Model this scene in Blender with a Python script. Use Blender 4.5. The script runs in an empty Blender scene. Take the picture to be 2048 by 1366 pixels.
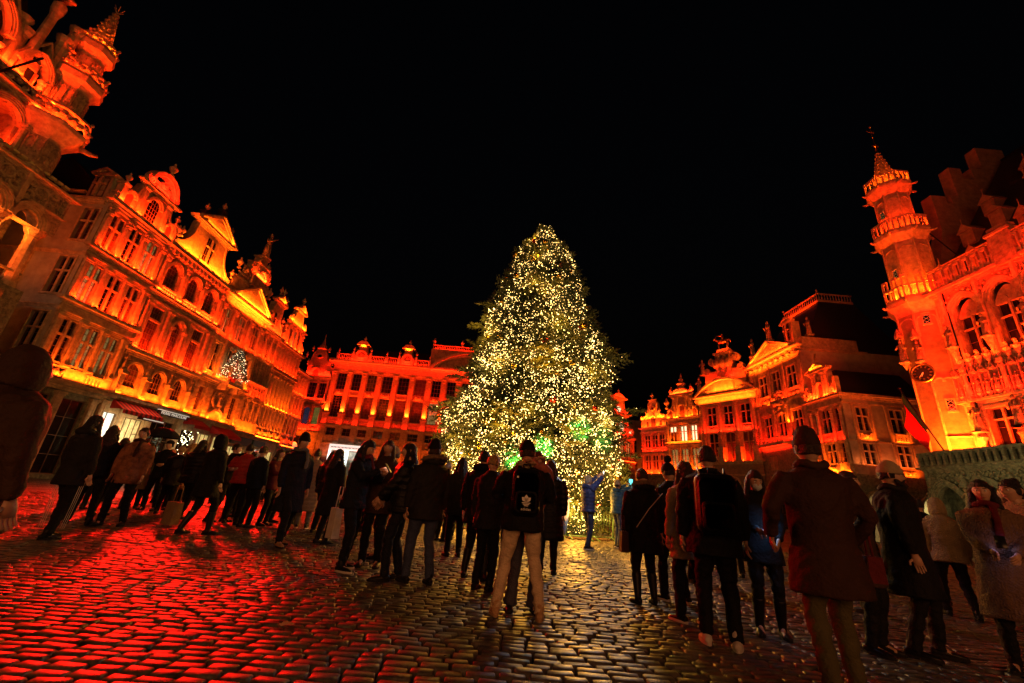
import bpy, math, random
import numpy as np
from mathutils import Vector, Matrix, noise

random.seed(7)
C = bpy.context.scene.collection
SC = bpy.context.scene
PI = math.pi
R = math.radians

# ------------------------------------------------------------------ camera
cam_d = bpy.data.cameras.new("camera")
cam = bpy.data.objects.new("camera", cam_d)
C.objects.link(cam)
SC.camera = cam
_y, _p, _r = R(0.62), R(20.38), R(4.76)
_fwd = Vector((math.sin(_y) * math.cos(_p), math.cos(_y) * math.cos(_p), math.sin(_p)))
_rt = Vector((math.cos(_y), -math.sin(_y), 0))
_up = _rt.cross(_fwd)
_r2 = math.cos(_r) * _rt + math.sin(_r) * _up
_u2 = -math.sin(_r) * _rt + math.cos(_r) * _up
cam.matrix_world = Matrix(((_r2.x, _u2.x, -_fwd.x, 0), (_r2.y, _u2.y, -_fwd.y, 0), (_r2.z, _u2.z, -_fwd.z, 1.12), (0, 0, 0, 1)))
cam_d.sensor_width = 36
cam_d.lens = 843.76 / 2048 * 36
cam_d.clip_start = 0.05
cam_d.clip_end = 600

# ------------------------------------------------------------------ world, moonlight, exposure
world = bpy.data.worlds.new("World")
SC.world = world
world.use_nodes = True
nt = world.node_tree
bg = nt.nodes["Background"]
sky = nt.nodes.new("ShaderNodeTexSky")
sky.sky_type = 'NISHITA'
sky.sun_disc = False
sky.sun_elevation = R(-4.0)
sky.sun_rotation = R(200)
nt.links.new(sky.outputs[0], bg.inputs[0])
bg.inputs[1].default_value = 0.05
sun_d = bpy.data.lights.new("moonlight", 'SUN')
sun_d.energy = 0.004
sun_d.angle = R(0.5)
sun_d.color = (0.7, 0.8, 1)
sun = bpy.data.objects.new("moonlight", sun_d)
sun.rotation_euler = (R(50), 0, R(200))
C.objects.link(sun)
SC.view_settings.view_transform = 'Standard'
SC.view_settings.look = 'None'
SC.view_settings.exposure = 0.0
SC.view_settings.gamma = 1
SC.view_settings.use_curve_mapping = False
cy = SC.cycles
cy.use_denoising = True
try:
    cy.denoiser = 'OPENIMAGEDENOISE'
except Exception:
    pass
cy.max_bounces = 4
cy.diffuse_bounces = 2
cy.glossy_bounces = 2
cy.transmission_bounces = 2
cy.sample_clamp_indirect = 2.0
cy.caustics_reflective = False
cy.caustics_refractive = False

# lamp colours (linear) and powers: tuned here
AMBER = (1.0, 0.10, 0.003)
ORANGE = (1.0, 0.032, 0.002)
RED = (1.0, 0.012, 0.002)
LAMP = 4.4

# ------------------------------------------------------------------ materials
def mat(name, col, rough=0.6, metal=0.0, var=0.0, scale=4.0, bump=0.0, bscale=30.0, emit=None, estr=1.0, spec=0.5, courses=None, coord='Object', sheen=0.0):
    m = bpy.data.materials.new(name)
    m.use_nodes = True
    n, l = m.node_tree.nodes, m.node_tree.links
    b = n["Principled BSDF"]
    b.inputs["Base Color"].default_value = (*col, 1)
    b.inputs["Roughness"].default_value = rough
    b.inputs["Metallic"].default_value = metal
    b.inputs["Specular IOR Level"].default_value = spec
    if sheen:
        b.inputs["Sheen Weight"].default_value = sheen
    if emit:
        b.inputs["Emission Color"].default_value = (*emit, 1)
        b.inputs["Emission Strength"].default_value = estr
    tc = n.new("ShaderNodeTexCoord")
    if var:
        t = n.new("ShaderNodeTexNoise")
        t.inputs["Scale"].default_value = scale
        t.inputs["Detail"].default_value = 6
        t.inputs["Roughness"].default_value = 0.65
        l.new(tc.outputs[coord], t.inputs["Vector"])
        r = n.new("ShaderNodeValToRGB")
        r.color_ramp.elements[0].position = 0.3
        r.color_ramp.elements[1].position = 0.7
        r.color_ramp.elements[0].color = (*[c * (1 - var) for c in col], 1)
        r.color_ramp.elements[1].color = (*[min(1, c * (1 + var * .6)) for c in col], 1)
        l.new(t.outputs["Fac"], r.inputs["Fac"])
        l.new(r.outputs["Color"], b.inputs["Base Color"])
    if emit and var:                                  # things behind the pane: curtains, lamps, furniture
        e_ = n.new("ShaderNodeMix"); e_.data_type = 'RGBA'; e_.blend_type = 'MIX'; e_.inputs[6].default_value = (*[c*(1-var) for c in emit], 1); e_.inputs[7].default_value = (*emit, 1)
        l.new(r.outputs["Alpha"], e_.inputs[0]) if False else l.new(t.outputs["Fac"], e_.inputs[0]); l.new(e_.outputs[2], b.inputs["Emission Color"])
    hgt = None
    if bump:
        t = n.new("ShaderNodeTexNoise")
        t.inputs["Scale"].default_value = bscale
        t.inputs["Detail"].default_value = 5
        l.new(tc.outputs[coord], t.inputs["Vector"])
        hgt = t.outputs["Fac"]
    if courses:
        sep = n.new("ShaderNodeSeparateXYZ")
        l.new(tc.outputs[coord], sep.inputs[0])
        add = n.new("ShaderNodeMath"); add.operation = 'ADD'
        l.new(sep.outputs[0], add.inputs[0]); l.new(sep.outputs[1], add.inputs[1])
        cmb = n.new("ShaderNodeCombineXYZ")
        l.new(add.outputs[0], cmb.inputs[0]); l.new(sep.outputs[2], cmb.inputs[1])
        br = n.new("ShaderNodeTexBrick")
        br.inputs["Scale"].default_value = 1
        br.inputs["Brick Width"].default_value = courses[0]
        br.inputs["Row Height"].default_value = courses[1]
        br.inputs["Mortar Size"].default_value = 0.012
        br.inputs["Mortar Smooth"].default_value = 0.3
        br.inputs["Color1"].default_value = (1, 1, 1, 1)
        br.inputs["Color2"].default_value = (.75, .75, .75, 1)
        br.inputs["Mortar"].default_value = (.45, .45, .45, 1)
        l.new(cmb.outputs[0], br.inputs["Vector"])
        mx = n.new("ShaderNodeMix"); mx.data_type = 'RGBA'; mx.blend_type = 'MULTIPLY'
        mx.inputs[0].default_value = 0.55
        src = b.inputs["Base Color"].links[0].from_socket if b.inputs["Base Color"].links else None
        if src: l.new(src, mx.inputs[6])
        else: mx.inputs[6].default_value = (*col, 1)
        l.new(br.outputs["Color"], mx.inputs[7])
        l.new(mx.outputs[2], b.inputs["Base Color"])
    if hgt:
        bp = n.new("ShaderNodeBump")
        bp.inputs["Strength"].default_value = bump
        bp.inputs["Distance"].default_value = 0.05
        l.new(hgt, bp.inputs["Height"])
        l.new(bp.outputs[0], b.inputs["Normal"])
    return m

M = {}
M['stone'] = mat('limestone', (.47, .31, .19), .75, var=.62, scale=2.2, bump=1.0, bscale=7, courses=(.9, .42))
M['stone_plain'] = mat('dressed_stone', (.54, .37, .22), .7, var=.5, scale=3.2, bump=.8, bscale=10)
M['stone_carved'] = mat('carved_stone', (.47, .31, .19), .7, var=.7, scale=7, bump=1.4, bscale=9)
M['brick'] = mat('brickwork', (.34, .22, .14), .8, var=.4, scale=2, bump=.5, bscale=14, courses=(.26, .09))
M['stone_grey'] = mat('weathered_grey_stone', (.26, .25, .18), .85, var=.75, scale=4, bump=1.6, bscale=6, courses=(.8, .35))
M['render'] = mat('plastered_wall', (.42, .36, .28), .8, var=.35, scale=1.4, bump=.4, bscale=12)
M['gold'] = mat('gilding', (.85, .55, .15), .3, metal=1, var=.3, scale=8, bump=.3, bscale=20)
M['wood'] = mat('painted_window_wood', (.16, .09, .05), .5, var=.2, scale=6)
M['timber'] = mat('facade_timber', (.30, .2, .12), .6, var=.4, scale=4, bump=.3)
M['slate'] = mat('slate_roof', (.028, .026, .03), .55, var=.5, scale=5, bump=.5, bscale=20, courses=(.5, .3))
M['glass'] = mat('night_window_glass', (.012, .008, .008), .12, var=.3, scale=1.5, bump=.12, bscale=3, spec=.6)
M['glass_red'] = mat('red_curtained_glass', (.16, .05, .04), .25, var=.6, scale=2.5, bump=.1, bscale=4)
M['lit_white'] = mat('lit_window_white', (.3, .3, .3), .3, emit=(1, .83, .45), estr=1.6, var=.1)
M['lit_warm'] = mat('lit_window_warm', (.3, .25, .2), .3, emit=(1, .55, .14), estr=.8, var=.8, scale=2.5)
M['lit_dim'] = mat('lit_window_dim', (.3, .25, .2), .3, emit=(.9, .55, .16), estr=.35, var=.9, scale=2)
M['lit_blue'] = mat('lit_window_bluish', (.03, .03, .05), .2, emit=(.16, .22, .5), estr=.16, var=1, scale=3)
M['lit_green'] = mat('lit_window_greenish', (.1, .1, .05), .3, emit=(.5, .6, .12), estr=.3, var=1, scale=2.5)
M['shop_white'] = mat('shop_display_light', (.8, .8, .8), .4, emit=(.85, 1, .92), estr=1.1, var=.5, scale=3)
M['shop_warm'] = mat('shop_interior_light', (.5, .4, .3), .4, emit=(1, .72, .22), estr=1.1, var=.9, scale=2.2)
M['sign_white'] = mat('sign_lettering', (.8, .8, .75), .4, emit=(1, .9, .7), estr=.5)
M['sign_black'] = mat('sign_board', (.015, .015, .015), .35)
M['awning'] = mat('red_awning_cloth', (.45, .02, .02), .7, var=.2, scale=3)
M['awning_dark'] = mat('dark_awning_cloth', (.10, .01, .01), .8)
M['green_awn'] = mat('green_fascia', (.01, .06, .045), .5)
M['iron'] = mat('black_iron', (.02, .02, .02), .4, metal=.6)
M['steel'] = mat('galvanised_barrier_steel', (.10, .22, .14), .35, metal=.7)
M['bark'] = mat('spruce_bark', (.10, .06, .035), .9, var=.4, bump=.6)
M['needles'] = mat('spruce_needles', (.085, .10, .025), .55, var=.5, scale=1.5)
M['needles_b'] = mat('spruce_needles_dark', (.045, .065, .022), .6, var=.5, scale=1.5)
M['bulb'] = mat('warm_fairy_light', (1, .8, .4), .4, emit=(1, .62, .18), estr=10)
M['bulb_w'] = mat('white_fairy_light', (1, 1, .9), .4, emit=(1, .92, .5), estr=9)
M['bauble'] = mat('gold_bauble', (.9, .62, .12), .12, metal=1)
M['bauble_red'] = mat('red_bauble', (.6, .04, .02), .15, metal=.9)
M['flood'] = mat('floodlight_lens', (1, .5, .2), .3, emit=(1, .45, .06), estr=40)
for k in ('bulb', 'bulb_w', 'flood'):
    M[k].cycles.emission_sampling = 'NONE'
M['skin'] = mat('skin', (.52, .30, .20), .5, var=.12, scale=20)
M['lips'] = mat('lips', (.35, .09, .08), .45)
M['eye'] = mat('eye_white', (.7, .68, .65), .2)
M['iris'] = mat('iris', (.03, .02, .01), .15)
M['joint'] = mat('joint_grit', (.005, .004, .004), .9, var=.4, scale=30)
CL = {}
def cloth(name, col, rough=.75, bump=.35, bscale=40, var=.25):
    if name not in CL:
        CL[name] = mat(name, col, rough, var=var, scale=6, bump=bump, bscale=bscale, spec=.2)
    return CL[name]
cloth('black_cloth', (.006, .0055, .006)); cloth('dark_navy_cloth', (.007, .009, .018)); cloth('black_nylon', (.007, .007, .008), .42)
cloth('charcoal_cloth', (.014, .013, .013)); cloth('brown_cloth', (.05, .025, .015)); cloth('tan_cloth', (.30, .19, .10))
cloth('beige_cloth', (.42, .31, .18)); cloth('red_nylon', (.35, .025, .02), .45); cloth('blue_puffer', (.035, .055, .16), .4)
cloth('teal_puffer', (.03, .10, .17), .4); cloth('denim', (.045, .06, .12), .8, .5, 90); cloth('pale_denim', (.06, .06, .09), .8, .5, 90)
cloth('cream_fleece', (.50, .38, .22), .95, 1.0, 60); cloth('teddy_brown', (.24, .14, .08), .95, 1.0, 60)
cloth('rust_cloth', (.04, .017, .012)); cloth('pink_cloth', (.40, .12, .10)); cloth('grey_cloth', (.14, .13, .12)); cloth('olive_cloth', (.08, .07, .03))
cloth('cream_cotton', (.62, .47, .30)); cloth('tan_suede', (.46, .28, .14)); cloth('white_leather', (.62, .56, .5), .5, .1); cloth('tan_leather', (.34, .19, .09), .55, .2); cloth('black_leather', (.012, .01, .01), .35, .1)
cloth('burgundy_cloth', (.12, .012, .015)); cloth('check_cloth', (.30, .12, .06), .8, .6, 18, .8)
HAIR = {k: mat(k + '_hair', c, .5, var=.5, scale=12, bump=.8, bscale=45) for k, c in
        dict(black=(.008, .006, .005), brown=(.035, .016, .008), auburn=(.12, .035, .012), blonde=(.38, .24, .10), grey=(.35, .33, .30)).items()}
M['fur'] = mat('fur_trim', (.26, .17, .09), .95, var=.6, scale=30, bump=1, bscale=60)

# ------------------------------------------------------------------ mesh helpers
class MB:
    def __init__(s): s.v = []; s.f = []
    def add(s, vs, fs):
        o = len(s.v); s.v.extend(vs); s.f.extend([tuple(i + o for i in f) for f in fs])
    def box(s, x0, x1, y0, y1, z0, z1):
        s.add([(x0,y0,z0),(x1,y0,z0),(x1,y1,z0),(x0,y1,z0),(x0,y0,z1),(x1,y0,z1),(x1,y1,z1),(x0,y1,z1)],
              [(0,3,2,1),(4,5,6,7),(0,1,5,4),(1,2,6,5),(2,3,7,6),(3,0,4,7)])
    def taper(s, x0, x1, y0, y1, z0, z1, i):
        s.add([(x0,y0,z0),(x1,y0,z0),(x1,y1,z0),(x0,y1,z0),(x0+i,y0+i,z1),(x1-i,y0+i,z1),(x1-i,y1,z1),(x0+i,y1,z1)],
              [(0,3,2,1),(4,5,6,7),(0,1,5,4),(1,2,6,5),(2,3,7,6),(3,0,4,7)])
    def prism(s, poly, y0, y1):                     # polygon in (x, z), extruded along y
        n = len(poly)
        s.add([(x, y0, z) for x, z in poly] + [(x, y1, z) for x, z in poly],
              [tuple(range(n)), tuple(range(2*n-1, n-1, -1))] + [(i, i+n, (i+1) % n + n, (i+1) % n) for i in range(n)])
    def strip(s, pts, w, y0, y1):                   # band of width w along a path in (x, z)
        L = []
        for i, p in enumerate(pts):
            a = pts[max(0, i-1)]; b = pts[min(len(pts)-1, i+1)]
            dx, dz = b[0]-a[0], b[1]-a[1]; d = math.hypot(dx, dz) or 1
            nx, nz = -dz/d*w/2, dx/d*w/2
            L.append([(p[0]+nx, y0, p[1]+nz), (p[0]-nx, y0, p[1]-nz), (p[0]-nx, y1, p[1]-nz), (p[0]+nx, y1, p[1]+nz)])
        n = len(L); vs = [v for r in L for v in r]; fs = [(0,1,2,3), tuple((n-1)*4+k for k in (3,2,1,0))]
        for i in range(n-1):
            for k in range(4):
                a, b = i*4+k, i*4+(k+1) % 4
                fs.append((a, a+4, b+4, b))
        s.add(vs, fs)
    def tube(s, pts, rad, n=8, ry=None, cap=True, up=None):
        pts = [Vector(p) for p in pts]
        if not hasattr(rad, '__len__'): rad = [rad]*len(pts)
        if ry is None: ry = rad
        vs = []; prev = None
        for i, p in enumerate(pts):
            t = (pts[min(i+1, len(pts)-1)] - pts[max(i-1, 0)])
            t = t.normalized() if t.length > 1e-9 else Vector((0,0,1))
            ref = up or (Vector((1,0,0)) if abs(t.x) < .9 else Vector((0,1,0)))
            a = (ref - t*ref.dot(t)).normalized() if prev is None else (prev - t*prev.dot(t)).normalized()
            prev = a; b = t.cross(a)
            for k in range(n):
                q = 2*PI*k/n
                vs.append(tuple(p + a*math.cos(q)*rad[i] + b*math.sin(q)*ry[i]))
        fs = []
        for i in range(len(pts)-1):
            for k in range(n):
                fs.append((i*n+k, i*n+(k+1) % n, (i+1)*n+(k+1) % n, (i+1)*n+k))
        if cap:
            fs.append(tuple(range(n-1, -1, -1))); fs.append(tuple((len(pts)-1)*n+k for k in range(n)))
        s.add(vs, fs)
    def lathe(s, prof, cx=0, cy_=0, n=10, z0=0, a0=0.0):
        vs = []; fs = []
        for r_, z in prof:
            for k in range(n):
                q = 2*PI*k/n + a0
                vs.append((cx+r_*math.cos(q), cy_+r_*math.sin(q), z0+z))
        for i in range(len(prof)-1):
            for k in range(n):
                fs.append((i*n+k, i*n+(k+1) % n, (i+1)*n+(k+1) % n, (i+1)*n+k))
        fs.append(tuple(range(n-1, -1, -1))); fs.append(tuple((len(prof)-1)*n+k for k in range(n)))
        s.add(vs, fs)
    def ball(s, c, r_, n=8, m=6, sc=(1,1,1)):
        vs = []; fs = []
        for i in range(m+1):
            th = PI*i/m
            for k in range(n):
                q = 2*PI*k/n
                vs.append((c[0]+r_*sc[0]*math.sin(th)*math.cos(q), c[1]+r_*sc[1]*math.sin(th)*math.sin(q), c[2]-r_*sc[2]*math.cos(th)))
        for i in range(m):
            for k in range(n):
                fs.append((i*n+k, i*n+(k+1) % n, (i+1)*n+(k+1) % n, (i+1)*n+k))
        s.add(vs, fs)
    def mesh(s, name, m=None, smooth=False):
        me = bpy.data.meshes.new(name)
        me.from_pydata(s.v, [], s.f)
        if smooth:
            me.polygons.foreach_set('use_smooth', [True]*len(me.polygons))
        me.update()
        if m: me.materials.append(m)
        return me

def link(name, me, parent=None, mtx=None):
    o = bpy.data.objects.new(name, me)
    C.objects.link(o)
    if parent is not None: o.parent = parent
    if mtx is not None: o.matrix_local = mtx
    return o
def tag(o, label=None, cat=None, group=None, kind=None):
    if label: o['label'] = label
    if cat: o['category'] = cat
    if group: o['group'] = group
    if kind: o['kind'] = kind
    return o
def T(x, y, z): return Matrix.Translation((x, y, z))
def RZ(a): return Matrix.Rotation(R(a), 4, 'Z')
def empty(name, mtx, label, cat, group=None):
    o = bpy.data.objects.new(name, None)
    C.objects.link(o); o.matrix_world = mtx; o.empty_display_size = .3
    return tag(o, label, cat, group)

def area(name, mtx, sx, sy, watt, col, parent=None, spread=180):
    d = bpy.data.lights.new(name, 'AREA'); d.shape = 'RECTANGLE'
    d.size = sx; d.size_y = sy; d.energy = watt*LAMP; d.color = col; d.spread = R(spread)
    o = bpy.data.objects.new(name, d); C.objects.link(o)
    if parent is not None: o.parent = parent
    o.matrix_local = mtx
    return o
def point(name, loc, watt, col, rad=.2, parent=None):
    d = bpy.data.lights.new(name, 'POINT'); d.energy = watt; d.color = col; d.shadow_soft_size = rad
    o = bpy.data.objects.new(name, d); C.objects.link(o); o.location = loc
    if parent is not None: o.parent = parent
    return o

CACHE = {}
# ------------------------------------------------------------------ a building drawn in facade coordinates (u along the front, z up, -y outward)
class House:
    def __init__(s, name, label, frame, u0, u1, group=None, cat='building'):
        s.W = frame                                   # world matrix of the facade plane (u measured from its origin)
        E = frame @ T((u0+u1)/2, 0, 0)
        s.e = empty(name, E, label, cat, group)
        s.Einv = E.inverted()
        s.F = s.Einv @ frame
        s.mb = {}
    def face(s, frame): s.F = s.Einv @ frame
    def put(s, name, me, loc=(0,0,0), parent=None, rot=None):
        m = s.F @ T(*loc)
        if rot is not None: m = m @ rot
        return link(name, me, s.e, m)
    def child(s, name, me, par, mtx=None): return link(name, me, par, mtx)
    def solid(s, name, mb, m, smooth=False, loc=(0,0,0)):
        return s.put(name, mb.mesh(name, m, smooth), loc)
    # wall panel with openings; each opening has reveals .3 deep and a dark back is given by the window
    def wall(s, u0, u1, z0, z1, holes=(), m='stone', y=0.0, depth=.3, name='wall'):
        us = sorted(set([u0, u1] + [h[0] for h in holes] + [h[1] for h in holes]))
        zs = sorted(set([z0, z1] + [h[2] for h in holes] + [h[3] for h in holes]))
        us = [u for u in us if u0 <= u <= u1]; zs = [z for z in zs if z0 <= z <= z1]
        b = MB()
        for i in range(len(us)-1):
            for k in range(len(zs)-1):
                cu, cz = (us[i]+us[i+1])/2, (zs[k]+zs[k+1])/2
                if any(h[0] < cu < h[1] and h[2] < cz < h[3] for h in holes): continue
                b.add([(us[i], y, zs[k]), (us[i+1], y, zs[k]), (us[i+1], y, zs[k+1]), (us[i], y, zs[k+1])], [(0,1,2,3)])
        for h in holes:
            a, c, d, e = h[:4]; Y = y+depth
            b.add([(a,y,d),(c,y,d),(c,y,e),(a,y,e),(a,Y,d),(c,Y,d),(c,Y,e),(a,Y,e)], [(0,4,5,1),(1,5,6,2),(2,6,7,3),(3,7,4,0)])
            if len(h) > 4:                            # arched head: spandrels fill the upper corners
                r_ = (c-a)/2; rise = h[4]; n = 8; uc = (a+c)/2
                pts = arch_pts(uc, c-a, e-rise, rise, n, h[5] if len(h) > 5 else False)
                hl = len(pts)//2
                b.prism([(a, e)] + pts[:hl+1][::1] , y+.001, y+.2)
                b.prism([(c, e)] + pts[hl:][::-1], y+.001, y+.2)
        return s.solid(name, b, M[m])
    def window(s, kind, u, z, w, h, pane='glass', frame='wood', y=0.0, nx=2, nz=4, arch=None, pointed=False, stone='stone_plain', tr=.62):
        key = (kind, round(w, 2), round(h, 2), nx, nz, pane, frame, arch, pointed, stone, tr)
        if pane == 'glass' and random.random() < .14: pane = random.choice(('glass_red', 'glass_red', 'lit_dim')); key = key[:5]+(pane,)+key[6:]
        if key not in CACHE:
            f, p, sb = MB(), MB(), MB()
            d = .16
            f.box(-w/2, -w/2+.05, d, d+.08, 0, h); f.box(w/2-.05, w/2, d, d+.08, 0, h)
            f.box(-w/2+.05, w/2-.05, d, d+.08, 0, .05); f.box(-w/2+.05, w/2-.05, d, d+.08, h-.05, h)
            for i in range(1, nx):
                x = -w/2 + w*i/nx; f.box(x-.016, x+.016, d+.01, d+.06, .05, h-.05)
            for k in range(1, nz):
                zz = h*k/nz; f.box(-w/2+.05, w/2-.05, d+.012, d+.055, zz-.016, zz+.016)
            cross = None
            if kind == 'cross':
                cross = MB()
                cross.box(-.075, .075, .0, .15, 0, h)
                cross.box(-w/2, -.075, .01, .14, h*tr-.06, h*tr+.06); cross.box(.075, w/2, .01, .14, h*tr-.06, h*tr+.06)
            p.add([(-w/2, d+.07, 0), (w/2, d+.07, 0), (w/2, d+.07, h), (-w/2, d+.07, h)], [(0,1,2,3)])
            CACHE[key] = (f.mesh('window', M[frame]), p.mesh('pane', M[pane]), cross.mesh('mullion', M[stone]) if cross else None)
        fm, pm, cm = CACHE[key]
        o = s.put('window', fm, (u, y, z))
        s.child('pane', pm, o)
        if cm: s.child('mullion', cm, o)
        return o
    def surround(s, u, z, w, h, wd=.14, d=.07, sill=True, head=None, y=0.0, m='stone_plain'):
        b = MB()
        b.box(u-w/2-wd, u-w/2, y-d, y+.02, z, z+h); b.box(u+w/2, u+w/2+wd, y-d, y+.02, z, z+h)
        b.box(u-w/2-wd, u+w/2+wd, y-d-.01, y+.02, z+h, z+h+wd)
        if sill: b.box(u-w/2-wd*1.3, u+w/2+wd*1.3, y-d-.06, y+.02, z-.14, z)
        if head == 'tri':
            zz = z+h+wd+.05; a = w/2+wd+.12
            b.prism([(u-a, zz), (u+a, zz), (u+a, zz+.09), (u, zz+.55), (u-a, zz+.09)], y-.22, y+.02)
        if head == 'seg':
            zz = z+h+wd+.05; a = w/2+wd+.12
            b.prism([(u-a, zz), (u+a, zz)] + [(u+a*math.cos(q), zz+.06+.42*math.sin(q)) for q in np.linspace(0, PI, 9)], y-.22, y+.02)
        return s.solid('window_surround', b, M[m])
    def archivolt(s, u, w, zs, rise, wd=.18, y0=-.1, y1=.03, pointed=False, m='stone_plain', n=14, name='archivolt', rings=2):
        b = MB()
        for k in range(rings):
            e = wd*(k+.5)/rings
            b.strip(arch_pts(u, w+2*e, zs, rise+e, n, pointed), wd/rings*.86, y0-.05*k, y1)
        return s.solid(name, b, M[m])
    def cornice(s, u0, u1, z, h=.4, proj=.35, m='stone_plain', name='cornice', dent=False, y=0.0):
        b = MB()
        b.box(u0-.02, u1+.02, y-proj*.3, y+.03, z, z+h*.3)
        b.box(u0-proj*.3, u1+proj*.3, y-proj*.55, y+.03, z+h*.3, z+h*.55)
        b.taper(u0-proj*.8, u1+proj*.8, y-proj*.85, y+.03, z+h*.55, z+h*.58, 0)
        b.box(u0-proj*.9, u1+proj*.9, y-proj, y+.03, z+h*.58, z+h)
        o = s.solid(name, b, M[m])
        if dent:
            n = max(2, int((u1-u0)/dent)); q = MB()
            for i in range(n):
                u = u0+(i+.5)*(u1-u0)/n; w = dent*.24
                q.box(u-w, u+w, y-proj*.8, y-proj*.31, z+.03, z+h*.5)
            s.solid('modillions', q, M[m])
        return o
    def pilaster(s, u, z0, z1, w=.4, d=.16, cap='cor', m='stone_plain', y=0.0, round_=False):
        key = ('pil', round(z1-z0, 2), w, d, cap, m, round_)
        if key not in CACHE:
            H = z1-z0; b = MB(); c = MB()
            ch = {'cor': .62, 'dor': .26, 'none': .12}[cap]*(.75 if H < 2.6 else 1)
            if round_:
                b.lathe([(w*.62, 0), (w*.62, .1), (w*.52, .16), (w*.5, .24), (w*.5, H*.35), (w*.43, H-ch)], 0, -w*.45, 12)
            else:
                b.box(-w/2-.06, w/2+.06, -d-.07, .02, 0, .14); b.box(-w/2-.03, w/2+.03, -d-.035, .02, .14, .24)
                b.box(-w/2, w/2, -d, .02, .24, H-ch)
                for sx in (-1, 1): b.box(sx*w*.27-.035, sx*w*.27+.035, -d-.022, -d+.01, .4, H-ch-.16)
            yy = -w*.45 if round_ else -d*.5
            if cap == 'cor':
                c.lathe([(w*.45, 0), (w*.52, .04), (w*.45, .06), (w*.50, ch*.5), (w*.66, ch*.82)], 0, yy, 8, H-ch)
                for k in range(7):
                    q = PI + PI*k/6
                    for zz, rr in ((.28, .5), (.6, .58)):
                        c.ball((w*rr*math.cos(q), yy+w*rr*math.sin(q)*.9, H-ch+ch*zz), .062, 6, 4, (1, 1, 1.4))
                c.box(-w*.68, w*.68, -d-w*.22, .02, H-ch*.18, H)
                for sx in (-1, 1): c.ball((sx*w*.6, -d-w*.1, H-ch*.25), .09, 7, 5)
            else:
                c.box(-w/2-.04, w/2+.04, -d-.05, .02, H-ch, H-ch*.55); c.box(-w/2-.1, w/2+.1, -d-.11, .02, H-ch*.55, H)
            CACHE[key] = (b.mesh('pilaster', M[m]), c.mesh('capital', M['stone_carved' if cap == 'cor' else m]))
        o = s.put('pilaster' if not round_ else 'column', CACHE[key][0], (u, y, z0)); s.child('capital', CACHE[key][1], o)
        return o
    def balustrade(s, u0, u1, z, h=.8, y=-.12, pitch=.24, m='stone_plain'):
        b = MB(); b.box(u0, u1, y-.09, y+.09, z+h-.12, z+h); b.box(u0, u1, y-.08, y+.08, z, z+.1)
        o = s.solid('balustrade', b, M[m]); q = MB(); n = max(2, int((u1-u0)/pitch))
        for i in range(n):
            u = u0+(i+.5)*(u1-u0)/n
            q.lathe([(.035, .1), (.075, .1+(h-.2)*.3), (.03, .1+(h-.2)*.62), (.05, h-.12)], u, y, 6, z)
        s.child('balusters', q.mesh('balusters', M[m]), o)
        return o
    def urn(s, u, z, sc=1.0, y=-.05, m='stone_plain', ball=False):
        key = ('urn', ball, m)
        if key not in CACHE:
            b = MB()
            if ball: b.lathe([(.16, 0), (.16, .1), (.07, .14), (.06, .25), (.16, .32), (.22, .45), (.16, .6), (.05, .66), (.03, .82)], n=10)
            else: b.lathe([(.2, 0), (.2, .1), (.08, .16), (.07, .26), (.2, .42), (.28, .6), (.26, .68), (.12, .74), (.14, .82), (.06, .9), (.09, 1.0), (.02, 1.12)], n=10)
            CACHE[key] = b.mesh('urn', M[m], True)
        return s.put('urn', CACHE[key], (u, y, z), rot=Matrix.Scale(sc, 4))
    def scroll(s, u, z, r_=.35, flip=1, y0=-.2, y1=.15, turns=1.6, m='stone_plain'):
        pts = [(u+flip*r_*(1-.75*t)*math.cos(t*turns*2*PI+PI/2), z+r_*(1-.75*t)*math.sin(t*turns*2*PI+PI/2)) for t in np.linspace(0, 1, 22)]
        b = MB(); b.strip(pts, r_*.26, y0, y1); b.prism([(u+.3*r_*math.cos(q), z+.3*r_*math.sin(q)) for q in np.linspace(0, 2*PI, 9)[:-1]], y0-.03, y1)
        b.prism([(u+.75*r_*math.cos(q), z+.75*r_*math.sin(q)) for q in np.linspace(0, 2*PI, 13)[:-1]], y0+.1, y1)
        return s.solid('volute', b, M[m])
    def gable(s, poly, y0=-.0, y1=.5, m='stone_plain', coping=.14, name='gable', closed=False):
        b = MB(); b.prism(poly, y0, y1)
        o = s.solid(name, b, M[m])
        if coping:
            c = MB(); c.strip(poly[1:] if not closed else poly+[poly[0]], coping, y0-.14, y1+.06)
            s.child('coping', c.mesh('coping', M['stone_plain']), o)
        return o
    def pediment(s, u0, u1, z, rise, y=-.3, m='stone_plain'):
        b = MB(); um = (u0+u1)/2
        b.prism([(u0+.2, z), (u1-.2, z), (um, z+rise-.12)], y+.2, .3)
        o = s.solid('pediment', b, M['stone_carved'])
        c = MB(); c.strip([(u0-.1, z), (um, z+rise), (u1+.1, z)], .2, y-.05, .3); c.strip([(u0, z+.0), (u1, z+.0)], .22, y, .3)
        c.strip([(u0+.45, z+.18), (um, z+rise-.32), (u1-.45, z+.18)], .07, y+.1, .3)
        s.child('cornice', c.mesh('cornice', M[m]), o)
        if u1-u0 > 2.2: s.strip_lamp(u0+.6, u1-.6, z+.2, 12, AMBER, (-y-.06)/.82, 4)
        return o
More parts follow.
